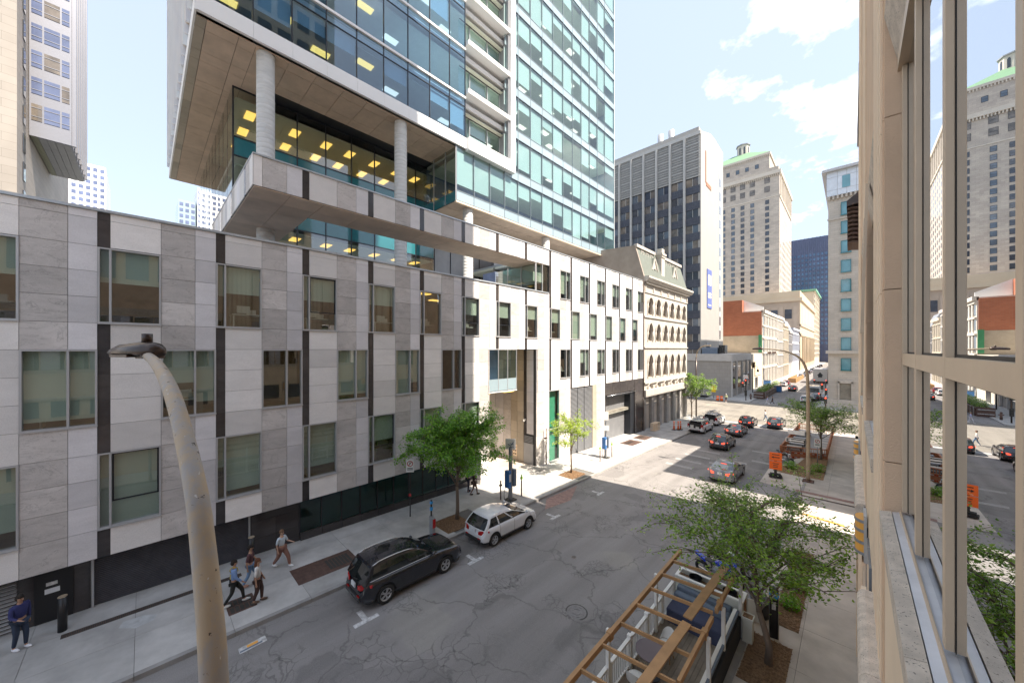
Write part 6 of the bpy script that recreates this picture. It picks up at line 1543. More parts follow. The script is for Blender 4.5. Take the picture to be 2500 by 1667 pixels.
# ------------------------------------------------------------ cars
PAINT = {}
def paint(name, col, metal=.0, rough=.25):
    if name not in PAINT: PAINT[name] = M(name + '_car_paint', col, rough, metal, .03, 2, coat=1)
    return PAINT[name]
def lerp(a, b, t): return a + (b - a) * t
def interp(tab, x):
    if x <= tab[0][0]: return tab[0][1]
    for (a, p), (b, q) in zip(tab, tab[1:]):
        if x <= b:
            t = (x - a) / (b - a); t = t * t * (3 - 2 * t) * .5 + t * .5; return lerp(p, q, t)
    return tab[-1][1]
KIND = dict(
 suv=dict(L=4.7, W=1.84, H=1.66, wb=2.79, wr=.36, top=[(0, .62), (.02, .95), (.05, 1.03), (.70, 1.04), (.76, 1.03), (.93, .94), (.98, .80), (1, .62)], cab=(.02, .71, .09, .51), rear=.10),
 hatch=dict(L=4.17, W=1.77, H=1.54, wb=2.60, wr=.33, top=[(0, .60), (.02, .88), (.05, .98), (.66, 1.0), (.78, .98), (.93, .84), (.98, .70), (1, .55)], cab=(.03, .84, .13, .50), rear=.12),
 csuv=dict(L=4.4, W=1.82, H=1.62, wb=2.68, wr=.35, top=[(0, .62), (.02, .93), (.05, 1.03), (.68, 1.04), (.75, 1.0), (.93, .9), (.98, .76), (1, .6)], cab=(.03, .70, .12, .51), rear=.10),
 sedan=dict(L=4.85, W=1.84, H=1.45, wb=2.83, wr=.33, top=[(0, .58), (.015, .90), (.05, .98), (.17, 1.0), (.25, .95), (.70, .93), (.80, .90), (.94, .78), (.985, .66), (1, .5)], cab=(.13, .71, .30, .54), rear=.06),
 van=dict(L=5.1, W=1.95, H=1.76, wb=3.0, wr=.34, top=[(0, .60), (.015, .95), (.04, 1.06), (.74, 1.04), (.80, 1.0), (.94, .88), (.985, .74), (1, .6)], cab=(.03, .80, .07, .60), rear=.06))
def car(label, kind, pm, x, y, rz=0, glow=False, rails=False, open_back=False, far=False, group=None, z=None, clad=True, plate=True, rimc='rim', name='parked_car', cat='car'):
    k = KIND[kind]; L, W, H, wb, wr = k['L'], k['W'], k['H'], k['wb'], k['wr']
    zg = gz(y) if z is None else z
    t = thing(name, label, cat, (x, y, zg), rz, group)
    if y < 62: t.rotation_euler = (math.atan(-.025) * cos(rz), 0, rz)
    NS = 24 if far else 64; hb = L / 2; wy = (-wb / 2 - .05, wb / 2 - .05)
    stations = sorted(set([-hb + L * i / NS for i in range(NS + 1)] + ([] if far else [-hb + .02, -hb + .05, hb - .05, hb - .02])))
    def width(yy):
        u = abs(yy) / hb; q = max(0, (u - .72) / .28); return W / 2 * (1 - .20 * q ** 2.4 - (.07 if u > .985 else 0))
    def ring(yy):
        s = (yy + hb) / L; zt = interp(k['top'], s); w = width(yy); zb = .24 + (.14 * max(0, (abs(yy) / hb - .9) / .1))
        ar = 0
        for c in wy:
            dd = abs(yy - c)
            if dd < wr + .07: ar = max(ar, wr + sqrt((wr + .07) ** 2 - dd * dd) - .0)
        zs = max(zb, ar)
        zl = max(zs, .42); a = [(0, zb + .02), (w * .80, zb), (w * .96, zs), (w * .99, max(zs + .02, .36)), (w * 1.0, max(zs + .04, .50)), (w * .998, max(zs + .06, lerp(.5, zt, .45))), (w * .985, max(zs + .08, zt - .16)), (w * .955, zt - .05), (w * .90, zt), (w * .55, zt + .02), (0, zt + .03)]
        return a
    RN = 11; vs = []; fs = []; mi = []
    for yy in stations:
        lean = 0; s = (yy + hb) / L
        for sx in (1,):
            for (px, pz) in ring(yy): 
                ly = yy + (k['rear'] * max(0, pz - .62) / .4 if s < .02 else 0); vs.append((px, ly, pz))
            for (px, pz) in reversed(ring(yy)[1:-1]):
                ly = yy + (k['rear'] * max(0, pz - .62) / .4 if s < .02 else 0); vs.append((-px, ly, pz))
    n = 2 * RN - 2
    for i in range(len(stations) - 1):
        for j in range(n):
            fs.append((i * n + j, i * n + (j + 1) % n, (i + 1) * n + (j + 1) % n, (i + 1) * n + j)); q = min(j, n - 1 - j); mi.append(1 if (q < 3 and clad) or q < 2 else 0)
    fs.append(tuple(range(n - 1, -1, -1))); mi.append(0); fs.append(tuple((len(stations) - 1) * n + j for j in range(n))); mi.append(0)
    m = MB(); m.v = vs; m.f = [list(f) for f in fs]; m.m = mi; m.sm = [True] * (len(fs) - 2) + [False] * 2
    body = m.build('body', [pm, 'clad'], t)
    # wheel wells
    MB().box(-W * .46, W * .46, wy[0] - wr - .02, wy[0] + wr + .02, .3, .66).box(-W * .46, W * .46, wy[1] - wr - .02, wy[1] + wr + .02, .3, .66).box(-W * .4, W * .4, -hb + .3, hb - .3, .22, .3).build('underbody', 'clad', t)
    # cabin
    b0, b1, r0, r1 = [-hb + L * v for v in k['cab']]; bw = W / 2 * .895; rw = W / 2 * .70
    zbelt = lambda yy: interp(k['top'], (yy + hb) / L) - .01
    S = [0, .06, .27, .30, .58, .62, .95, 1.0] if kind != 'sedan' else [0, .10, .22, .24, .55, .59, .95, 1.0]
    if kind == 'van': S = [0, .03, .36, .38, .66, .69, .95, 1.0]
    def sp(s, side, u):   # u 0 belt, 1 roof edge
        yb, yt = lerp(b0, b1, s), lerp(r0, r1, s); zt = H - .07 - .09 * abs(2 * s - .9) ** 2.2; z0 = zbelt(yb) - .015
        uu = u; return Vector((side * (lerp(bw, rw, uu) + .035 * sin(pi * u)), lerp(yb, yt, u), lerp(z0, zt, u)))
    shell = MB(); glassp = []
    for side in (-1, 1):
        for a, b, gl in zip(S, S[1:], (0, 1, 0, 1, 0, 1, 0)):
            us = (0, .12, .5, .86, 1.0)
            for u0, u1 in zip(us, us[1:]):
                q = [sp(a, side, u0), sp(b, side, u0), sp(b, side, u1), sp(a, side, u1)]
                if side < 0: q.reverse()
                if gl and 0 < us.index(u0) < 3:
                    if us.index(u0) == 1: g_ = MB(); glassp.append(g_)
                    glassp[-1].add(q, [(0, 1, 2, 3)], 0, True)
                else: shell.add(q, [(0, 1, 2, 3)], 0, True)
    # roof
    ns = 10; nw = 6
    def roof(s, v): 
        p = sp(s, 1, 1); xx = lerp(-p.x, p.x, v); return Vector((xx, p.y + (.05 if s > .5 else -.05) * (1 - (2 * v - 1) ** 2) * abs(2 * s - 1), p.z + .055 * (1 - (2 * v - 1) ** 2)))
    for i in range(ns):
        for j in range(nw): shell.add([roof(i / ns, j / nw), roof(i / ns, (j + 1) / nw), roof((i + 1) / ns, (j + 1) / nw), roof((i + 1) / ns, j / nw)], [(0, 1, 2, 3)], 0, True)
    def screen(s, u, v):
        p = sp(s, 1, u); xx = lerp(-p.x, p.x, v); sg = 1 if s > .5 else -1; return Vector((xx, p.y + sg * .09 * (1 - (2 * v - 1) ** 2) * (1 - .5 * u), p.z + (.055 * (1 - (2 * v - 1) ** 2) if u == 1 else 0)))
    for s_, nm in ((0, 'rear_window'), (1, 'windscreen')):
        g_ = MB(); V = [0, .05, .25, .5, .75, .95, 1]; U = [0, .06, .5, .90, 1]
        for ui in range(4):
            for vi in range(6):
                q = [screen(s_, U[ui], V[vi]), screen(s_, U[ui], V[vi + 1]), screen(s_, U[ui + 1], V[vi + 1]), screen(s_, U[ui + 1], V[vi])]
                if s_: q.reverse()
                (g_ if 0 < vi < 5 and 0 < ui < 3 else shell).add(q, [(0, 1, 2, 3)], 0, True)
        if not (open_back and s_ == 0): g_.build(nm, 'carglass', t)
    sh = shell.build('cabin_shell', pm, t)
    for g_ in glassp: g_.build('side_window', 'carglass', t)
    if not far:
        # window trims, door seams, handles
        tr = MB()
        for side in (-1, 1):
            tr.tube([sp(.05 + .9 * i / 8, side, .10) + Vector((side * .006, 0, 0)) for i in range(9)], .012, 5)
        tr.build('window_trim', 'chrome' if rails else 'clad', t)
        sm = MB()
        for side in (-1, 1):
            for s in (.29, .60, .97):
                yb = lerp(b0, b1, s)
                pts = [(side * (q[0] + .003), yb + (.0 if s < .9 else .03) , q[1]) for q in ring(yb)[3:9]]
                sm.tube([sp(s, side, .1)] + pts[::-1], .006, 4)
            sm.tube([(side * (ring(yy)[3][0] + .004), yy, .38) for yy in [lerp(b0, b1, .3 + .65 * i / 6) for i in range(7)]], .02 if rails else .008, 5)
        sm.build('door_seam', 'clad', t)
        for side in (-1, 1):
            for s in (.36, .68):
                yb = lerp(b0, b1, s); r = ring(yb); MB().box(side * r[6][0] - .02, side * r[6][0] + .02, yb - .09, yb + .09, r[6][1] - .03, r[6][1]).build('door_handle', pm, t)
        for side in (-1, 1):
            p = sp(.93, side, .12); mr_ = MB(); mr_.sphere((p.x + side * .12, p.y, p.z + .07), (.10, .07, .075), 10, 6); mr_.bar((p.x, p.y, p.z), (p.x + side * .1, p.y, p.z + .05), .05, .04); mr_.build('mirror', pm, t)
    if rails:
        for side in (-1, 1):
            rp = [sp(s, side, 1) + Vector((-side * .02, 0, .035 if 0 < i < 8 else -.01)) for i, s in enumerate([.02 + .9 * q / 8 for q in range(9)])]
            MB().tube(rp, .02, 6).build('roof_rail', 'chrome', t)
        MB().add([roof(.15, .2) + Vector((0, 0, .008)), roof(.15, .8) + Vector((0, 0, .008)), roof(.9, .8) + Vector((0, 0, .008)), roof(.9, .2) + Vector((0, 0, .008))], [(0, 1, 2, 3)]).build('glass_roof', 'carglass', t)
    # lights
    yr = -hb; tl = 'brake' if glow else 'tail'
    w_ = width(-hb + .02)
    for side in (-1, 1):
        zt = interp(k['top'], .04); a = MB()
        yl = [(side * (W / 2 * .46), yr - .005), (side * (w_ * .86), yr + .03), (side * (w_ * 1.0), yr + .13), (side * (W / 2 * .985), yr + .34)]
        zr = [(zt - .13, zt - .26), (zt - .07, zt - .26), (zt - .05, zt - .24), (zt - .06, zt - .13)]
        if kind == 'van': yl = [(side * w_ * .80, yr + .03), (side * w_ * .92, yr + .05), (side * w_ * 1.04, yr + .13), (side * W / 2 * .97, yr + .2)]; zr = [(1.22, .78)] * 4
        for q in range(3):
            p0, p1 = yl[q], yl[q + 1]; vs_ = [(p0[0], p0[1] - .012, zr[q][0]), (p1[0] + side * .012, p1[1] - .008, zr[q + 1][0]), (p1[0] + side * .012, p1[1] - .008, zr[q + 1][1]), (p0[0], p0[1] - .012, zr[q][1])]
            ins = [(vx * .94, vy + .05, vz) for vx, vy, vz in vs_]
            a.add(vs_ + ins, [(0, 1, 2, 3), (0, 4, 5, 1), (3, 2, 6, 7), (0, 3, 7, 4), (1, 5, 6, 2)], 0, False)
        a.build('tail_light', tl, t)
        a = MB(); yf = hb; wf = width(hb - .02)
        fl = [(side * wf * .5, yf - .0), (side * wf * .88, yf - .06), (side * wf * 1.03, yf - .2), (side * W / 2 * .95, yf - .42)]; zf = [(.72, .62), (.76, .62), (.80, .66), (.82, .76)]
        for q in range(3):
            p0, p1 = fl[q], fl[q + 1]; a.add([(p0[0], p0[1] + .012, zf[q][0]), (p1[0] + side * .01, p1[1] + .012, zf[q + 1][0]), (p1[0] + side * .01, p1[1] + .012, zf[q + 1][1]), (p0[0], p0[1] + .012, zf[q][1])], [(0, 1, 2, 3)])
        a.build('headlight', 'head', t)
    if glow:
        p = screen(0, .93, .5); MB().box(-.2, .2, p.y - .05, p.y - .01, p.z - .015, p.z + .02).build('high_brake_light', 'brake', t)
    if plate: MB().box(-.16, .16, yr - .02, yr + (.03 if kind != 'sedan' else .05), .70, .86).build('number_plate', 'plate', t)
    MB().box(-w_ * .9, w_ * .9, yr - .03, yr + .15, .33, .50).build('rear_bumper', 'clad' if clad else pm, t)
    if not far:
        MB().box(-w_ * .75, w_ * .75, yr - .04, yr + .02, .40, .425).build('bumper_trim', 'chrome' if rails else 'clad', t)
        for side in (-1, 1): MB().box(side * w_ * .7 - .09, side * w_ * .7 + .09, yr - .035, yr + .02, .48, .52).build('reflector', 'tail', t)
        lg = MB(Matrix.Translation((0, yr + k['rear'] * .6 - .01, .93)) @ Matrix.Rotation(pi / 2, 4, 'X')); lg.tube([(.055 * cos(2 * pi * i / 14), .055 * sin(2 * pi * i / 14), 0) for i in range(15)], .009, 5); lg.bar((-.03, .035, 0), (0, -.04, 0), .012, .012).bar((.03, .035, 0), (0, -.04, 0), .012, .012); lg.build('round_emblem', 'chrome', t)
        wp = screen(0, .1, .5); MB().bar((0, wp.y - .02, wp.z + .02), (.35, wp.y - .04, wp.z + .12), .02, .02).build('wiper', 'clad', t)
    # wheels
    for c in wy:
        for side in (-1, 1):
            Wm = Matrix.Translation((side * (W / 2 - .11), c, wr)) @ Matrix.Rotation(side * pi / 2, 4, 'Y')
            m = MB(Wm); N_ = 14 if far else 28; prof = [(wr * .60, .075), (wr * .72, .10), (wr * .92, .105), (wr * .995, .07), (wr, 0), (wr * .995, -.07), (wr * .9, -.10), (wr * .5, -.10)]
            vs_ = [(r * cos(2 * pi * i / N_), r * sin(2 * pi * i / N_), h) for r, h in prof for i in range(N_)]
            m.add(vs_, [(p * N_ + i, p * N_ + (i + 1) % N_, (p + 1) * N_ + (i + 1) % N_, (p + 1) * N_ + i) for p in range(len(prof) - 1) for i in range(N_)], 0, True)
            wh = m.build('wheel', 'rubber', t)
            m = MB(Wm); m.cyl(0, 0, -.05, .035, wr * .62, n=N_, mi=1)
            vs_ = [(r * cos(2 * pi * i / N_), r * sin(2 * pi * i / N_), h) for r, h in ((wr * .68, .085), (wr * .60, .09), (wr * .56, .04)) for i in range(N_)]
            m.add(vs_, [(p * N_ + i, p * N_ + (i + 1) % N_, (p + 1) * N_ + (i + 1) % N_, (p + 1) * N_ + i) for p in range(2) for i in range(N_)], 0, True)
            m.cyl(0, 0, .03, .085, wr * .15, n=10)
            for q in range(5):
                a = 2 * pi * q / 5 + .3
                for da in ((-.16, .16) if not far else (0,)):
                    m.bar((cos(a) * wr * .1, sin(a) * wr * .1, .075), (cos(a + da) * wr * .62, sin(a + da) * wr * .62, .07), .035 if not far else .07, .03)
            m.build('rim', [rimc, 'clad'], wh)
    if open_back:
        p = sp(0, 1, 1)
        MB().box(-W * .35, W * .35, -hb - .025, -hb + .5, .72, 1.42).build('dark_load_bay_box', 'clad', t)  # solid black box stands in for the shaded van interior
        MB().box(-.55, -.15, -hb - .04, -hb + .25, .66, 1.12).box(.1, .5, -hb - .04, -hb + .3, .66, .95).build('cargo_box', 'wplas', t)
        MB().bar((-0, p.y - .05, p.z + .06), (0, p.y - 1.15, p.z + .18), W * .82, .06).build('raised_tailgate', pm, t)
        for side in (-1, 1): MB().tube([(side * W * .38, p.y - .7, p.z + .1), (side * W * .42, -hb + .05, 1.3)], .012, 5).build('gas_strut', 'clad', t)
        rk_ = MB()
        for q in (.15, .5, .85): pr = sp(q, 1, 1); rk_.bar((-pr.x - .05, pr.y, H + .1), (pr.x + .05, pr.y, H + .1), .04, .05).bar((pr.x, pr.y, H - .05), (pr.x, pr.y, H + .3), .03, .03).bar((-pr.x, pr.y, H - .05), (-pr.x, pr.y, H + .3), .03, .03)
        for xx in (-.35, .05): rk_.bar((xx, -1.9, H + .17), (xx, 1.4, H + .17), .05, .05)
        for q in range(10): rk_.bar((-.35, -1.7 + q * .33, H + .17), (.05, -1.7 + q * .33, H + .17), .03, .03)
        rk_.build('ladder_rack', 'grey', t)
        MB().box(W / 2 - .01, W / 2 + .012, -.9, .5, .62, .92).build('door_lettering', 'blue', t) if False else None
    return t
black = paint('black', (0.006, 0.007, 0.014)); white = paint('white', (0.72, 0.73, 0.75)); dgrey = paint('dark_grey', (0.04, 0.042, 0.048), .4); mgrey = paint('mid_grey', (0.10, 0.10, 0.105), .4); silver = paint('silver', (0.17, 0.18, 0.20), .1, .4)
wcar = (KIND['suv']['W']) / 2
car('black three row SUV with chrome roof rails parked on the left kerb, nearest the camera', 'suv', black, -13.0 - .92, 7.95, rails=True)
car('white electric hatchback parked on the left kerb beneath the green street tree', 'hatch', white, -13.05 - .88, 13.7, clad=True)
car('white van with open tailgate and ladder rack nearest the orange pylons', 'van', white, -14.65, 51.9, open_back=True, group='white vans with open tailgates')
car('farther white van with open tailgate and ladder rack, ahead of the other van', 'van', white, -14.9, 59.4, open_back=True, group='white vans with open tailgates')
T_ = dict(name='car_in_traffic', glow=True)
car('dark grey compact SUV with brake lights on beside the white van, nearest of the queue', 'csuv', dgrey, -10.3, 44.3, **T_)
car('brown grey sedan with brake lights on just ahead of the dark compact SUV', 'sedan', mgrey, -10.8, 53.2, **T_)
car('dark hatch SUV with brake lights on in front of the grey sedan at the crossing', 'csuv', paint('maroon_black', (0.03, 0.02, 0.022), .3), -10.95, 61.2, **T_)
car('dark blue grey SUV with wide brake light bar stopped nearest the walking pedestrian', 'suv', dgrey, -7.85, 63.2, **T_)
car('silver grey sedan with blue sky reflected in its rear window at the alley crossing', 'sedan', silver, -7.45, 33.5, clad=False, **T_)
car('dark SUV driving away in the far street beside the blue dumpster', 'suv', dgrey, -11.5, 121.5, far=True, **T_)
car('white car with bright red plate area parked on the far left kerb', 'csuv', white, -15.0, 134.5, far=True); car('dark red car parked just beyond the white one on the far left kerb', 'csuv', paint('dark_red', (0.20, 0.015, 0.02)), -14.9, 140.5, far=True)
car('white pickup with black cab at the right of the far street', 'csuv', white, -7.0, 97.0, far=True, name='white_pickup')
car('black SUV parked just ahead of the white pickup in the far street', 'suv', black, -5.9, 102.0, far=True)
car('silver car half hidden behind the right traffic light', 'sedan', silver, -4.0, 104, far=True)
def truck(label, x, y, w, l, h, pm, name):
    t = thing(name, label, 'truck', (x, y, -1.35))
    MB().bev(-w / 2, w / 2, -l / 2, l / 2 - 1.8, .9, h, .08).build('cargo_box', pm, t); MB().bev(-w / 2 + .1, w / 2 - .1, l / 2 - 1.7, l / 2, .6, h * .75, .1).build('cab', pm, t)
    MB().box(-w / 2 + .2, w / 2 - .2, -l / 2 - .02, -l / 2, 1.3, h - .4).build('rear_door', 'carglass' if 'open' in label else 'alu', t)
    for sx in (-1, 1):
        for yy in (-l / 3.2, l / 3): MB(Matrix.Translation((sx * (w / 2 - .2), yy, .45)) @ Matrix.Rotation(pi / 2, 4, 'Y')).cyl(0, 0, -.15, .15, .45, n=14).build('wheel', 'rubber', t)
        MB().box(sx * w * .4 - .12, sx * w * .4 + .12, -l / 2 - .03, -l / 2, .95, 1.2).build('tail_light', 'brake', t)
truck('white box van with open dark rear doors on the right of the far street', -6.4, 110, 2.3, 5.5, 2.7, white, 'box_van')
truck('large grey box truck with dark house shaped emblem farther up the far street', -7.5, 158, 3.6, 10, 4.8, MT['alu'], 'box_truck')
em_ = [o for o in bpy.data.objects if o.name.startswith('box_truck')][0]
MB().prism([(-.8, 2.6), (0, 3.7), (.8, 2.6)], -5.06, -5.0, 'y').box(-.5, .5, -5.06, -5.0, 2.0, 2.6).build('emblem', 'dark', em_)
for i, (x, y, p_) in enumerate(((-14.6, 182, white), (-14.4, 190, mgrey), (-14.4, 200, black), (-14.4, 210, dgrey), (-14.4, 221, silver), (-14.4, 233, black), (-14.4, 247, mgrey), (-14.4, 262, black), (-14.4, 280, silver), (-14.4, 300, dgrey), (-7.5, 186, white), (-7.4, 215, paint('bright_red', (0.5, .02, .02))), (-7.4, 240, white), (-9, 275, black), (-8, 310, silver))):
    car(('%s car, number %s from the front in the distant ' % (p_.name.split('_car')[0].replace('_', ' '), ('first', 'second', 'third', 'fourth', 'fifth', 'sixth', 'seventh', 'eighth', 'ninth', 'tenth', 'eleventh', 'twelfth', 'thirteenth', 'fourteenth', 'fifteenth')[i])) + ('left kerb row' if x < -12 else 'right hand traffic'), ('csuv', 'sedan', 'suv')[i % 3], p_, x, y, far=True, group='distant cars beyond the crossing')

# ------------------------------------------------------------ motorcycles
def moto(label, x, y, rz, pm, fair=True):
    t = thing('motorcycle', label, 'motorcycle', (x, y, gz(y)), rz, None); t.rotation_euler = (0, radians(8), rz)
    for yy in (-.68, .70):
        Wm = Matrix.Translation((0, yy, .31)) @ Matrix.Rotation(pi / 2, 4, 'Y')
        w = MB(Wm).tube([(.245 * cos(2 * pi * i / 24), .245 * sin(2 * pi * i / 24), 0) for i in range(25)], .068, 8, cap=False).build('wheel', 'rubber', t)
        m = MB(Wm); m.tube([(.185 * cos(2 * pi * i / 24), .185 * sin(2 * pi * i / 24), 0) for i in range(25)], .02, 6, cap=False); m.cyl(0, 0, -.06, .06, .045, n=10)
        for q in range(5): a = 2 * pi * q / 5; m.bar((0, 0, 0), (.18 * cos(a), .18 * sin(a), 0), .025, .02)
        m.build('rim', 'grey', w)
    m = MB(); m.tube([(-.09, .70, .31), (-.09, .48, .92)], .025, 8).tube([(.09, .70, .31), (.09, .48, .92)], .025, 8).box(-.12, .12, .44, .52, .85, .95); m.build('front_fork', 'chrome', t)
    MB().tube([(-.36, .34, 1.02), (-.18, .44, 1.0), (.18, .44, 1.0), (.36, .34, 1.02)], .018, 8).build('handlebar', 'clad', t)
    MB().tube([(0, .42, .85), (0, .1, .6), (0, -.25, .5), (0, -.3, .75)], .035, 6).tube([(-.1, -.68, .31), (-.1, -.2, .42)], .028, 6).tube([(.1, -.68, .31), (.1, -.2, .42)], .028, 6).build('frame', 'clad', t)
    MB().bev(-.16, .16, -.22, .25, .28, .6, .05).cyl(0, .12, .5, .66, .1, n=10).build('engine', 'grey', t)
    MB().sphere((0, .16, .84), (.17, .29, .15), 14, 8).build('fuel_tank', pm, t)
    MB().sphere((0, -.28, .80), (.15, .30, .06), 12, 6).build('seat', 'clad', t)
    MB().prism([(-.45, .78), (-.95, 1.0), (-.98, .94), (-.5, .68)], -.09, .09, 'x').build('tail_cowl', pm, t)
    if fair: MB().prism([(.25, .45), (.55, .7), (.72, .98), (.5, 1.12), (.3, .9), (.1, .6)], -.17, .17, 'x').build('fairing', pm, t)
    MB().sphere((0, .58, .92), (.11, .09, .1), 10, 6).build('headlight', 'head', t)
    MB().tube([(.13, .1, .3), (.15, -.3, .28), (.17, -.75, .42)], .05, 8).build('exhaust', 'chrome', t)
    MB().prism([(-.5, .52), (-.68, .66), (-.95, .6), (-.95, .57), (-.68, .62)], -.09, .09, 'x').build('mudguard', 'clad', t)
    for sx in (-1, 1): MB().sphere((sx * .33, .36, 1.14), (.06, .02, .04), 8, 5).tube([(sx * .28, .38, 1.02), (sx * .33, .37, 1.14)], .008, 5).build('mirror', 'clad', t)
moto('bright blue sport motorcycle parked across the kerb behind the timber pergola', -4.2, 17.45, radians(-98), paint('vivid_blue', (0.01, 0.05, 0.55)))
moto('silver and black motorcycle parked just behind the blue one under the tree', -4.0, 18.6, radians(-95), paint('pale_silver', (0.5, .52, .55), .5), True)
moto('black motorcycle parked in front of the red cedar patio beside the orange sign', -4.5, 42.2, radians(-135), black, False)

# ------------------------------------------------------------ people
def skinobj(name, pts, edges, mat, par, sub=1, smooth=True):
    me = bpy.data.meshes.new(name); me.from_pydata([p[:3] for p in pts], edges, []); me.materials.append(mat)
    o = obj(name, me, par, local=True); md = o.modifiers.new('Skin', 'SKIN'); md.use_smooth_shade = True
    for i, p in enumerate(pts): 
        r = p[3]; o.data.skin_vertices[0].data[i].radius = r if isinstance(r, tuple) else (r, r)
    o.data.skin_vertices[0].data[0].use_root = True
    s = o.modifiers.new('Sub', 'SUBSURF'); s.levels = sub; s.render_levels = sub
    return o
CLO = {}
def cloth(c, rough=.85):
    if c not in CLO: CLO[c] = M('cloth_%d' % (len(CLO) + 1), c, rough, 0, .08, 6)
    return CLO[c]
def person(label, x, y, rz, H, top, bottom, hair, skin=(0.42, 0.24, 0.16), shoes=(0.7, 0.7, 0.7), stride=.25, arms=((.1, .0), (-.1, .0)), lhair=False, short_sleeve=False, shorts=False, heavy=1.0, gaze=0, bag=None, z=None, wide=1.0, up=(0, 0)):
    t = thing('person', label, 'person', (x, y, (gz(y) + .15) if z is None else z), rz)
    k = H / 1.75; sk = cloth(skin, .6)
    def P(a, b, c, r): return (a * k, b * k, c * k, r * k if not isinstance(r, tuple) else (r[0] * k, r[1] * k))
    drop = .03 * abs(stride) / .25
    pts = [P(0, 0, .96 - drop, .10), P(0, .01, 1.14 - drop, .09), P(0, .01, 1.32 - drop, .105), P(0, 0, 1.45 - drop, .065), P(0, .01, 1.52 - drop, .05), P(0, .025, 1.58 - drop, .065), P(0, .03, 1.65 - drop, .08), P(0, .015, 1.71 - drop, .055)]
    ed = [(0, 1), (1, 2), (2, 3), (3, 4), (4, 5), (5, 6), (6, 7)]; top_p = [0, 1, 2, 3]; sleeves = []; legs = []; feet = []
    for si, sx in enumerate((-1, 1)):
        b = len(pts); sw_, bend = arms[si]
        sh = Vector((sx * .185, 0, 1.415 - drop)); el = sh + Vector((sx * .05, sin(sw_) * .28, -cos(sw_) * .28)); 
        fa = sw_ + bend; wr_ = el + Vector((-sx * .02 * (1 if bend > .4 else 0), sin(fa) * .25, -cos(fa) * .25)); hd_ = wr_ + (wr_ - el).normalized() * .07
        pts += [P(*sh, .05), P(*el, .040), P(*wr_, .026), P(*hd_, (.035, .018))]
        ed += [(2, b), (b, b + 1), (b + 1, b + 2), (b + 2, b + 3)]; sleeves.append(b)
        dv_ = (wr_ - el).normalized()
        for f in range(5):
            off = (f - 1.5) * .016 if f < 4 else -.045; ln = (.07, .085, .08, .06, .045)[f]
            q0 = hd_ + dv_ * .015 + Vector((0, off, 0)) if f < 4 else hd_ + Vector((0, -.03, 0)); q1 = q0 + dv_ * ln * .6 + Vector((-sx * .006, off * .2, 0)); q2 = q1 + dv_ * ln * .4 + Vector((-sx * .02, 0, 0))
            c = len(pts); pts += [P(*q1, .0085), P(*q2, .007)]; ed += [(b + 3, c), (c, c + 1)]
    for si, sx in enumerate((-1, 1)):
        b = len(pts); st_ = stride * (1 if si == 0 else -1)
        hip = Vector((sx * .09, 0, .90 - drop)); fz = .09; foot = Vector((sx * .10, st_, fz + (.05 if st_ < -.1 else 0)))
        kn = (hip + foot) / 2 + Vector((0, .05 + .04 * abs(st_) / .25, .01)); toe = foot + Vector((0, .13, -.055 - (.02 if st_ < -.1 else 0)))
        pts += [P(*hip, .085), P(*kn, .058), P(*foot, .038), P(*toe, (.035, .025))]; ed += [(0, b), (b, b + 1), (b + 1, b + 2), (b + 2, b + 3)]; legs.append(b); feet.append((foot, toe))
    skinobj('body', pts, ed, sk, t)
    g = 1.28 * heavy
    def cl(idx, e, grow, nm, mat, extra=()):
        mp_ = {i: n for n, i in enumerate(idx)}
        pp = []
        for i in idx:
            r = pts[i][3]; r = r[0] if isinstance(r, tuple) else r; pp.append((*pts[i][:3], (r * grow[0] if i in (0, 1, 2) else r * grow[1] * 1.0, r * grow[1] if i not in (0, 1, 2) else r * grow[1] * .9)))
        skinobj(nm, pp, [(mp_[a], mp_[b]) for a, b in e], mat, t)
    sl = sleeves; idx = [0, 1, 2, 3]; e = [(0, 1), (1, 2), (2, 3)]
    for b in sl: idx += [b, b + 1] + ([] if short_sleeve else [b + 2]); e += [(2, b), (b, b + 1)] + ([] if short_sleeve else [(b + 1, b + 2)])
    cl(idx, e, (1.5 * heavy, 1.30), 'top', cloth(top))
    idx = [0]; e = []
    for b in legs: idx += [b, b + 1] + ([] if shorts else [b + 2]); e += [(0, b), (b, b + 1)] + ([] if shorts else [(b + 1, b + 2)])
    cl(idx, e, (1.38 * heavy, 1.22 * wide), 'trousers', cloth(bottom))
    for f, to in feet:
        m = MB(); c = (f + to) / 2; m.sphere((c.x * k, (c.y + .01) * k, (f.z - .05) * k), (.05 * k, .145 * k, .055 * k), 10, 6); m.build('shoe', cloth(shoes), t)
    hz = (1.655 - drop) * k; m = MB(); m.sphere((0, .005 * k, hz + .02 * k), (.092 * k, .105 * k, .105 * k), 12, 8, lo=-.1)
    m.sphere((0, -.035 * k, hz - .01 * k), (.085 * k, .075 * k, .09 * k), 10, 6)
    if lhair: m.sphere((0, -.055 * k, hz - .12 * k), (.085 * k, .06 * k, .16 * k), 10, 8)
    m.build('hair', cloth(hair), t)
    m = MB(); m.prism([(.105 * k, hz - .02 * k), (.135 * k, hz - .04 * k), (.105 * k, hz - .05 * k)], -.012 * k, .012 * k, 'x'); m.build('nose', sk, t)
    MB().sphere((-.032 * k, .10 * k, hz - .005 * k), .011 * k, 6, 4).sphere((.032 * k, .10 * k, hz - .005 * k), .011 * k, 6, 4).build('eyes', cloth((.02, .02, .02)), t)
    MB().box(-.025 * k, .025 * k, .098 * k, .108 * k, hz - .075 * k, hz - .066 * k).build('mouth', cloth((.25, .08, .07)), t)
    return t
DK = (0.02, 0.014, 0.01)
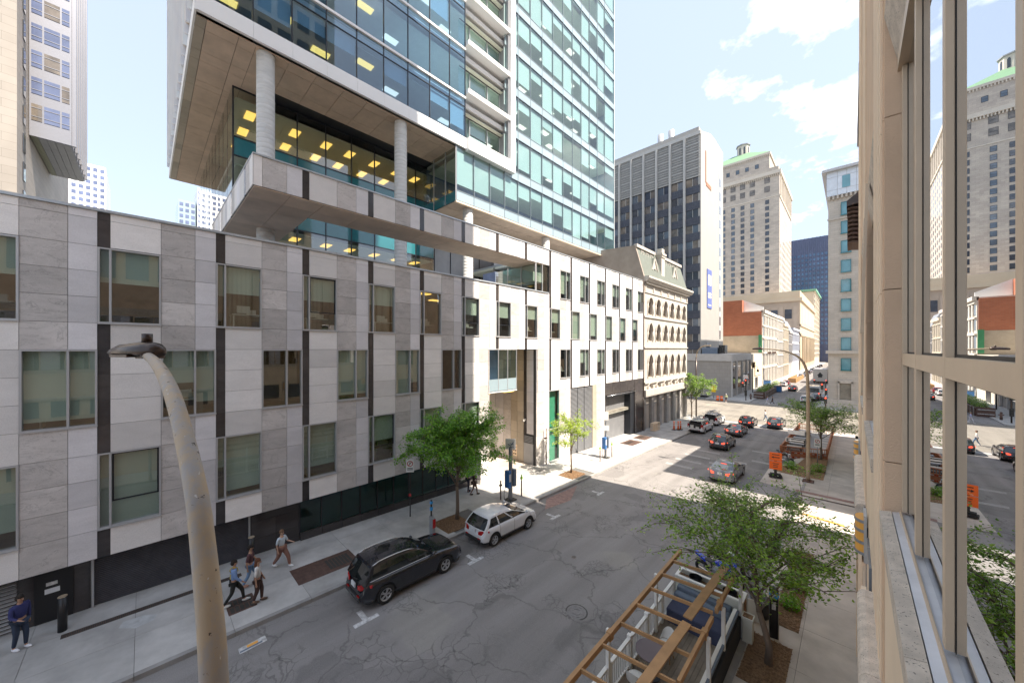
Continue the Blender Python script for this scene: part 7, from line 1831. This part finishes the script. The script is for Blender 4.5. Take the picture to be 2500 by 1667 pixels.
def bagstrap(t, col, k=1.0):
    b = thing('shoulder_bag', 'small yellow bag worn on a strap by the man in the blue shirt', 'bag', t.location); b.rotation_euler = t.rotation_euler
    MB().bev(-.22, -.14, -.13, .02, .92, 1.10, .02).build('pouch', cloth(col), b); MB().tube([(-.17, -.06, 1.08), (-.05, -.13, 1.3), (.10, -.06, 1.47), (.05, .10, 1.4), (-.12, .12, 1.2), (-.18, 0, 1.08)], .014, 5).build('strap', cloth(col), b)
person('man in a navy sweater and dark jeans with white shoes standing by the service door', -19.0, -2.72, radians(-50), 1.72, (.03, .035, .13), (.03, .045, .08), DK, shoes=(.75, .75, .78), stride=.06, arms=((-.15, .25), (.2, 1.2)), heavy=1.15)
pb = person('man in a light blue shirt and black trousers walking over the small grate', -16.75, 2.35, radians(-12), 1.72, (.20, .30, .52), (.02, .02, .018), DK, shoes=(.7, .7, .68), stride=.30, arms=((-.35, .3), (.3, .5)), heavy=1.1)
bagstrap(pb, (.55, .42, .03))
person('woman with long brown hair in a white blouse and dark brown trousers', -16.3, 3.0, radians(-20), 1.68, (.62, .60, .58), (.055, .03, .025), (.12, .045, .02), shoes=(.12, .08, .06), stride=.12, arms=((.1, .35), (-.1, .2)), lhair=True, short_sleeve=True, wide=1.15, heavy=1.05)
person('person in a dark maroon shirt and blue jeans, farthest left of the walking group', -17.65, 3.0, radians(-25), 1.68, (.10, .045, .05), (.16, .26, .42), DK, shoes=(.45, .25, .18), stride=.22, arms=((.2, .6), (-.2, .3)), short_sleeve=True)
person('woman in a white crop top and wide brown trousers striding ahead with phone', -18.3, 4.25, radians(-55), 1.66, (.55, .62, .68), (.24, .12, .09), (.16, .09, .05), skin=(.55, .34, .24), shoes=(.8, .8, .8), stride=.34, arms=((.4, 1.1), (-.15, .4)), short_sleeve=True, wide=1.35)
person('person in a denim jacket holding a camera up to the face near the entrance recess', -19.35, 15.7, radians(-20), 1.74, (.06, .20, .32), (.02, .025, .045), DK, shoes=(.03, .03, .035), stride=.04, arms=((1.0, 1.5), (1.0, 1.5)), heavy=1.15)
person('heavy set person in a brown black jacket and shorts walking past the entrance', -18.6, 15.6, radians(-35), 1.66, (.05, .035, .03), (.09, .05, .04), (.05, .02, .015), skin=(.22, .12, .08), shoes=(.02, .02, .02), stride=.25, arms=((.3, 1.0), (.0, .5)), shorts=True, heavy=1.4)
person('pedestrian in a white shirt and jeans crossing in front of the waiting cars', -9.8, 67.5, radians(-80), 1.78, (.75, .75, .75), (.12, .2, .32), (.2, .14, .1), stride=.25, z=gz(67))
person('worker in a lime vest and white helmet standing on the far left corner', -19.0, 84.5, radians(180), 1.75, (.55, .62, .35), (.05, .05, .05), (.75, .75, .75), stride=.05, shorts=True, z=-1.22)
person('pedestrian in pale lilac clothes bending forward at the far crossing', -12.3, 87.2, radians(100), 1.72, (.35, .38, .6), (.6, .62, .68), (.3, .25, .2), stride=.3, z=-1.35)
person('pedestrian in dark clothes striding just behind the lilac one at the far crossing', -11.6, 88.2, radians(100), 1.78, (.03, .03, .04), (.05, .05, .06), DK, stride=.34, z=-1.35)

# ------------------------------------------------------------ timber pergola patio (foreground)
zp = gz(10)
pg = thing('timber_pergola', 'raw timber pergola frame on white posts over the foreground parking patio', 'pergola', (-3.9, 10, zp), world_parts=True)
zt = 2.12 + zp
MB().box(-4.86, -4.76, 2.5, 14.5, zt - .10, zt + .06).build('outer_beam', 'wood', pg)
for (a, b) in ((2.5, 8.5), (8.7, 11.5), (11.9, 14.2)): MB().box(-2.98, -2.90, a, b, zt - .10, zt + .06).build('inner_beam', 'wood', pg)
for y in (13.55, 12.5, 11.5, 10.48, 9.45, 8.42, 7.4, 6.4, 5.4): MB().bar((-4.76, y, zt), (-2.98, y + .22, zt), .05, .10).build('rafter', 'wood', pg)
for (a, b, x) in ((10.85, 14.35, -3.30), (7.0, 10.65, -3.42)): MB().bar((x - .12, a, zt + .09), (x + .05, b, zt + .09), .24, .045).build('loose_board', 'wood', pg)
for (x, y) in ((-4.92, 12.35), (-4.92, 9.0), (-4.92, 5.7), (-2.84, 12.3), (-2.84, 10.75), (-2.78, 14.3), (-2.84, 8.4)):
    MB().bev(x - .05, x + .05, y - .05, y + .05, zp, zt + (.02 if x < -4 else -.08), .008).build('white_post', 'wplas', pg)
for (x, y) in ((-2.94, 12.3), (-2.94, 10.75), (-4.81, 8.9), (-2.94, 8.45)): MB().box(x - .07, x + .07, y - .09, y + .09, zt - .15, zt + .08).build('metal_bracket', 'wood', pg)
dk = thing('patio_deck', 'weathered grey brown board deck of the foreground patio', 'deck', (-4, 8, zp), world_parts=True)
i = 0
x = -4.98
while x < -3.0:
    y = 2.5
    while y < 14.2:
        ye = min(y + (3.1 if (i + int(y)) % 2 else 4.3), 14.2); boxpart('deck_board', x, x + .128, y, ye - .006, zp + .10, zp + .14, 'deck', dk); y = ye
    x += .136; i += 1
MB().box(-5.0, -2.95, 2.5, 14.2, zp - .02, zp + .08).build('deck_frame', 'joint', dk)
rl = thing('white_railing', 'white railing with thin dark balusters along the street side of the patio', 'railing', (-4.95, 8, zp), world_parts=True)
MB().box(-5.0, -4.90, 2.5, 14.1, zp + 1.02, zp + 1.08).build('top_rail', 'wplas', rl); MB().box(-4.98, -4.92, 2.5, 14.1, zp + .2, zp + .25).build('bottom_rail', 'wplas', rl)
y = 2.6
while y < 14.1: boxpart('baluster', -4.962, -4.938, y, y + .024, zp + .25, zp + 1.02, 'wplas', rl); y += .115
for y in (14.1, 12.9, 11.65, 10.4, 9.1, 7.8, 6.5): MB().bev(-5.02, -4.88, y - .06, y + .06, zp, zp + 1.16, .01).build('rail_post', 'wplas', rl)
pl_ = thing('planter_wall', 'long white plank planter box with black pots across the end of the patio', 'planter', (-3.9, 14.7, zp), world_parts=True)
for q in range(6): MB().box(-5.0, -2.72, 14.42, 14.45, zp + .1 + q * .17, zp + .262 + q * .17).box(-5.0, -2.72, 15.05, 15.08, zp + .1 + q * .17, zp + .262 + q * .17).build('plank', 'wplank', pl_)
MB().box(-5.0, -2.72, 14.40, 14.52, zp + 1.12, zp + 1.16).box(-5.0, -2.72, 14.98, 15.1, zp + 1.12, zp + 1.16).box(-5.0, -4.9, 14.52, 14.98, zp + 1.12, zp + 1.16).box(-2.82, -2.72, 14.52, 14.98, zp + 1.12, zp + 1.16).build('white_rim', 'wplas', pl_)
MB().box(-4.98, -2.74, 14.46, 15.04, zp, zp + .95).build('soil', 'mulch', pl_)
for x in (-4.35, -3.2): MB().cyl(x, 14.75, zp + .9, zp + 1.18, .19, .23, n=18, cap=False).cyl(x, 14.75, zp + .95, zp + 1.0, .19, n=18).build('black_pot', 'black', pl_)
bn_ = thing('patio_bench', 'navy cushioned bench with slate back against the white planter box', 'bench', (-4, 13.8, zp), world_parts=True)
MB().bev(-4.85, -3.05, 13.1, 13.85, zp + .14, zp + .62, .03).build('seat', 'navy', bn_); MB().bev(-4.85, -3.05, 13.87, 14.15, zp + .14, zp + .78, .03).bev(-4.85, -3.05, 14.17, 14.4, zp + .14, zp + .90, .03).build('backrest', 'slate', bn_)
tb_ = thing('round_table', 'round dark plum cafe table on the deck between two white chairs', 'table', (-4.35, 10.6, zp + .14))
MB().cyl(0, 0, .72, .75, .46, n=36).build('top', 'plum', tb_); MB().cyl(0, 0, .03, .72, .04, n=12).cyl(0, 0, 0, .03, .25, n=20).build('pedestal', 'black', tb_)
def chair(x, y, rz, lab):
    t = thing('chair', lab, 'chair', (x, y, zp + .14), rz, 'white chairs at the round table')
    m = MB(); N_ = 14
    rows = []
    for i in range(7):
        v = i / 6; rows.append([(.25 * (1 - .15 * v) * cos(pi + pi * j / N_) * (1 + .0 * v), -.05 - .22 * sin(pi * j / N_) - .08 * v, .44 + .36 * v * sin(pi * j / N_) ** .5 if 0 < j < N_ else .44 + .05 * v) for j in range(N_ + 1)])
    vs_ = [p for r in rows for p in r]; m.add(vs_, [(i * (N_ + 1) + j, i * (N_ + 1) + j + 1, (i + 1) * (N_ + 1) + j + 1, (i + 1) * (N_ + 1) + j) for i in range(6) for j in range(N_)], 0, True)
    m.build('backrest', 'wplas', t)
    MB().sphere((0, 0, .44), (.26, .26, .03), 18, 6).build('seat', 'wplas', t)
    for a in (45, 135, 225, 315): MB().tube([(.12 * cos(radians(a)), .12 * sin(radians(a)), .42), (.24 * cos(radians(a)), .24 * sin(radians(a)), 0)], .014, 6).build('leg', 'wood', t)
chair(-4.25, 11.5, pi, 'white shell chair on the far side of the round table'); chair(-4.45, 9.75, 0, 'white shell chair on the near side of the round table')
sp_ = thing('patio_side_panel', 'low cream plank side wall with white rail and dark tar paper outside', 'fence', (-2.85, 11, zp), world_parts=True)
for q in range(5): MB().box(-2.94, -2.91, 3, 14.2, zp + .1 + q * .16, zp + .25 + q * .16).build('plank', M('yellowed_plank', (0.50, 0.50, 0.36), .7) if q == 0 else bpy.data.materials['yellowed_plank'], sp_)
MB().box(-2.96, -2.86, 3, 14.2, zp + .92, zp + .97).build('white_rail', 'wplas', sp_); MB().box(-2.86, -2.80, 10.5, 14.2, zp + .86, zp + .95).build('grey_strip', 'slate', sp_); MB().box(-2.90, -2.76, 3, 14.35, zp - .0, zp + .75).build('tar_paper', 'dirtwall', sp_)
def box_planter(x, y, lab, h=.85, s=.17):
    t = thing('square_planter', lab, 'planter', (x, y, gz(y) + .14)); m = MB(); m.bev(-s * .85, s * .85, -s * .85, s * .85, 0, h - .02, .01).box(-s, s, -s, -s + .03, h - .06, h).box(-s, s, s - .03, s, h - .06, h).box(-s, -s + .03, -s + .03, s - .03, h - .06, h).box(s - .03, s, -s + .03, s - .03, h - .06, h); m.build('box', 'wplank', t); MB().box(-s + .03, s - .03, -s + .03, s - .03, h - .05, h - .01).build('soil', 'mulch', t)
box_planter(-2.55, 14.25, 'tall square white planter standing at the patio corner')
bi = thing('black_tub', 'black round plastic tub on the sidewalk behind the tree trunk', 'tub', (-2.45, 16.0, gz(16) + .14)); MB().cyl(0, 0, 0, .62, .24, .32, n=24).cyl(0, 0, .6, .64, .34, n=24).build('tub', 'clad', bi)
af = thing('sandwich_board', 'small white folding sign beside the black tub', 'sign', (-2.62, 15.6, gz(15.6) + .14), radians(20)); MB().bar((0, -.15, 0), (0, 0, .7), .35, .02).bar((0, .15, 0), (0, 0, .7), .35, .02).build('board', 'wplas', af)
py = thing('pay_station', 'tall black parking pay post with blue disc beside the foreground tree', 'pay station', (-1.96, 15.1, gz(15.1) + .14), radians(15))
MB().bev(-.12, .12, -.10, .10, 0, 1.72, .02).build('post', 'black', py); MB().box(.121, .14, -.11, .11, 0, 1.7).build('tan_edge', 'lamp', py)
MB(Matrix.Translation((-.0, -.105, 1.5)) @ Matrix.Rotation(pi / 2, 4, 'X')).cyl(0, 0, -.01, .02, .14, n=20).build('blue_disc', bpy.data.materials['bright_blue'], py)
m = MB(); m.box(-.05, -.02, -.135, -.127, 1.42, 1.58).box(-.05, .04, -.135, -.127, 1.56, 1.58).box(-.05, .04, -.135, -.127, 1.49, 1.51).box(.02, .04, -.135, -.127, 1.49, 1.58); m.build('letter', 'wplas', py)
MB().box(-.06, .05, -.12, -.105, 1.0, 1.25).build('faded_print', 'paint', py)
# palms in the patio edge
for i, (x, y, c) in enumerate(((-3.05, 8.3, L_YEL), (-2.78, 8.9, L_YEL))):
    t = thing('palm_plant', ('straw coloured', 'reddish brown')[i] + ' dry palm frond plant at the bottom edge of the patio', 'plant', (x, y, zp + .1)); m = MB(); rg = random.Random(40 + i)
    for f in range(9):
        a = rg.uniform(0, 2 * pi); L_ = rg.uniform(.6, .95); pts = [Vector((cos(a) * L_ * q * .8, sin(a) * L_ * q * .8, .5 + L_ * (1.2 * q - .9 * q * q))) for q in [j / 12 for j in range(13)]]
        m.tube(pts, .008, 4)
        for p in pts[3:]:
            for s_ in (-1, 1):
                d = Vector((-sin(a) * s_, cos(a) * s_, -.25)) * .2 + Vector((cos(a), sin(a), 0)) * .12; m.add([p, p + d * .5 + Vector((0, 0, .012)), p + d, p + d * .5 - Vector((0, 0, .012))], [(0, 1, 2, 3)])
    m.build('frond', M('dry_frond', (.36, .28, .12), .8) if i == 0 else M('red_frond', (.35, .12, .06), .8), t); MB().cyl(0, 0, 0, .5, .14, n=12).build('pot', 'clad', t)

# ------------------------------------------------------------ red cedar patio (mid distance)
zc_ = gz(52)
rp = thing('cedar_patio', 'red cedar patio enclosure with reflective striped front in the right parking lane', 'patio', (-3.6, 52, zc_), world_parts=True)
def ccol(x, y, h=1.15): MB().box(x - .07, x + .07, y - .07, y + .07, gz(y), gz(y) + h + .05).build('post', 'redwood', rp)
def cfence(a, b, solid=.0):
    (x0, y0), (x1, y1) = a, b; L = sqrt((x1 - x0) ** 2 + (y1 - y0) ** 2); n = max(2, int(L / .16))
    MB().bar((x0, y0, gz(y0) + 1.12), (x1, y1, gz(y1) + 1.12), .12, .06).build('top_rail', 'redwood', rp); MB().bar((x0, y0, gz(y0) + .62), (x1, y1, gz(y1) + .62), .05, .08).build('mid_rail', 'redwood', rp)
    m = MB()
    for i in range(n + 1):
        x = lerp(x0, x1, i / n); y = lerp(y0, y1, i / n); m.box(x - .02, x + .02, y - .02, y + .02, gz(y) + .1, gz(y) + 1.1)
    m.build('balusters', 'redwood', rp)
ring_ = [(-5.15, 44.2), (-1.75, 45.6), (-1.75, 62.0), (-5.15, 61.8)]
for a, b in zip(ring_, ring_[1:] + ring_[:1]): cfence(a, b); ccol(*a)
for i in range(22):
    t0, t1 = i / 22, (i + .92) / 22; m = MB(); x0, y0, x1, y1 = lerp(-5.15, -1.75, t0), lerp(44.12, 45.5, t0), lerp(-5.15, -1.75, t1), lerp(44.12, 45.5, t1)
    m.bar((x0, y0 - .03, zc_ + .55), (x1, y1 - .03, zc_ + .55), .03, .75, 0, (0, 0, 1)); m.build('front_board', 'redwood', rp)
for z in (.35, .78):
    for i in range(16):
        t0, t1 = i / 16, (i + .9) / 16; x0, y0, x1, y1 = lerp(-5.15, -1.75, t0), lerp(44.08, 45.46, t0), lerp(-5.15, -1.75, t1), lerp(44.08, 45.46, t1)
        MB().bar((x0, y0 - .045, zc_ + z), (x1, y1 - .045, zc_ + z), .01, .06).build('reflective_strip', 'paint' if i % 2 else 'tail', rp)
for i in range(9):
    y = 46 + i * 1.75; m = MB().box(-5.05, -1.85, y, y + 1.72, gz(y) + .02, gz(y) + .12).build('floor_board', 'kerb', rp)
for i in range(7):
    y = 46.5 + i * 1.9; t = thing('picnic_table', 'black and white slatted picnic table, %s from the front in the cedar patio' % ('first', 'second', 'third', 'fourth', 'fifth', 'sixth', 'seventh')[i], 'table', (-4.3, y, gz(y) + .12), group='patio tables in the cedar enclosure')
    MB().box(-.6, .6, -.32, .32, .70, .75).build('top', 'grey' if i else 'walkw', t); MB().box(-.6, .6, .45, .75, .42, .47).box(-.6, .6, -.75, -.45, .42, .47).build('bench', 'black', t); MB().bar((-.5, -.7, 0), (-.5, .2, .7), .05, .05).bar((-.5, .7, 0), (-.5, -.2, .7), .05, .05).bar((.5, -.7, 0), (.5, .2, .7), .05, .05).bar((.5, .7, 0), (.5, -.2, .7), .05, .05).build('leg', 'black', t)
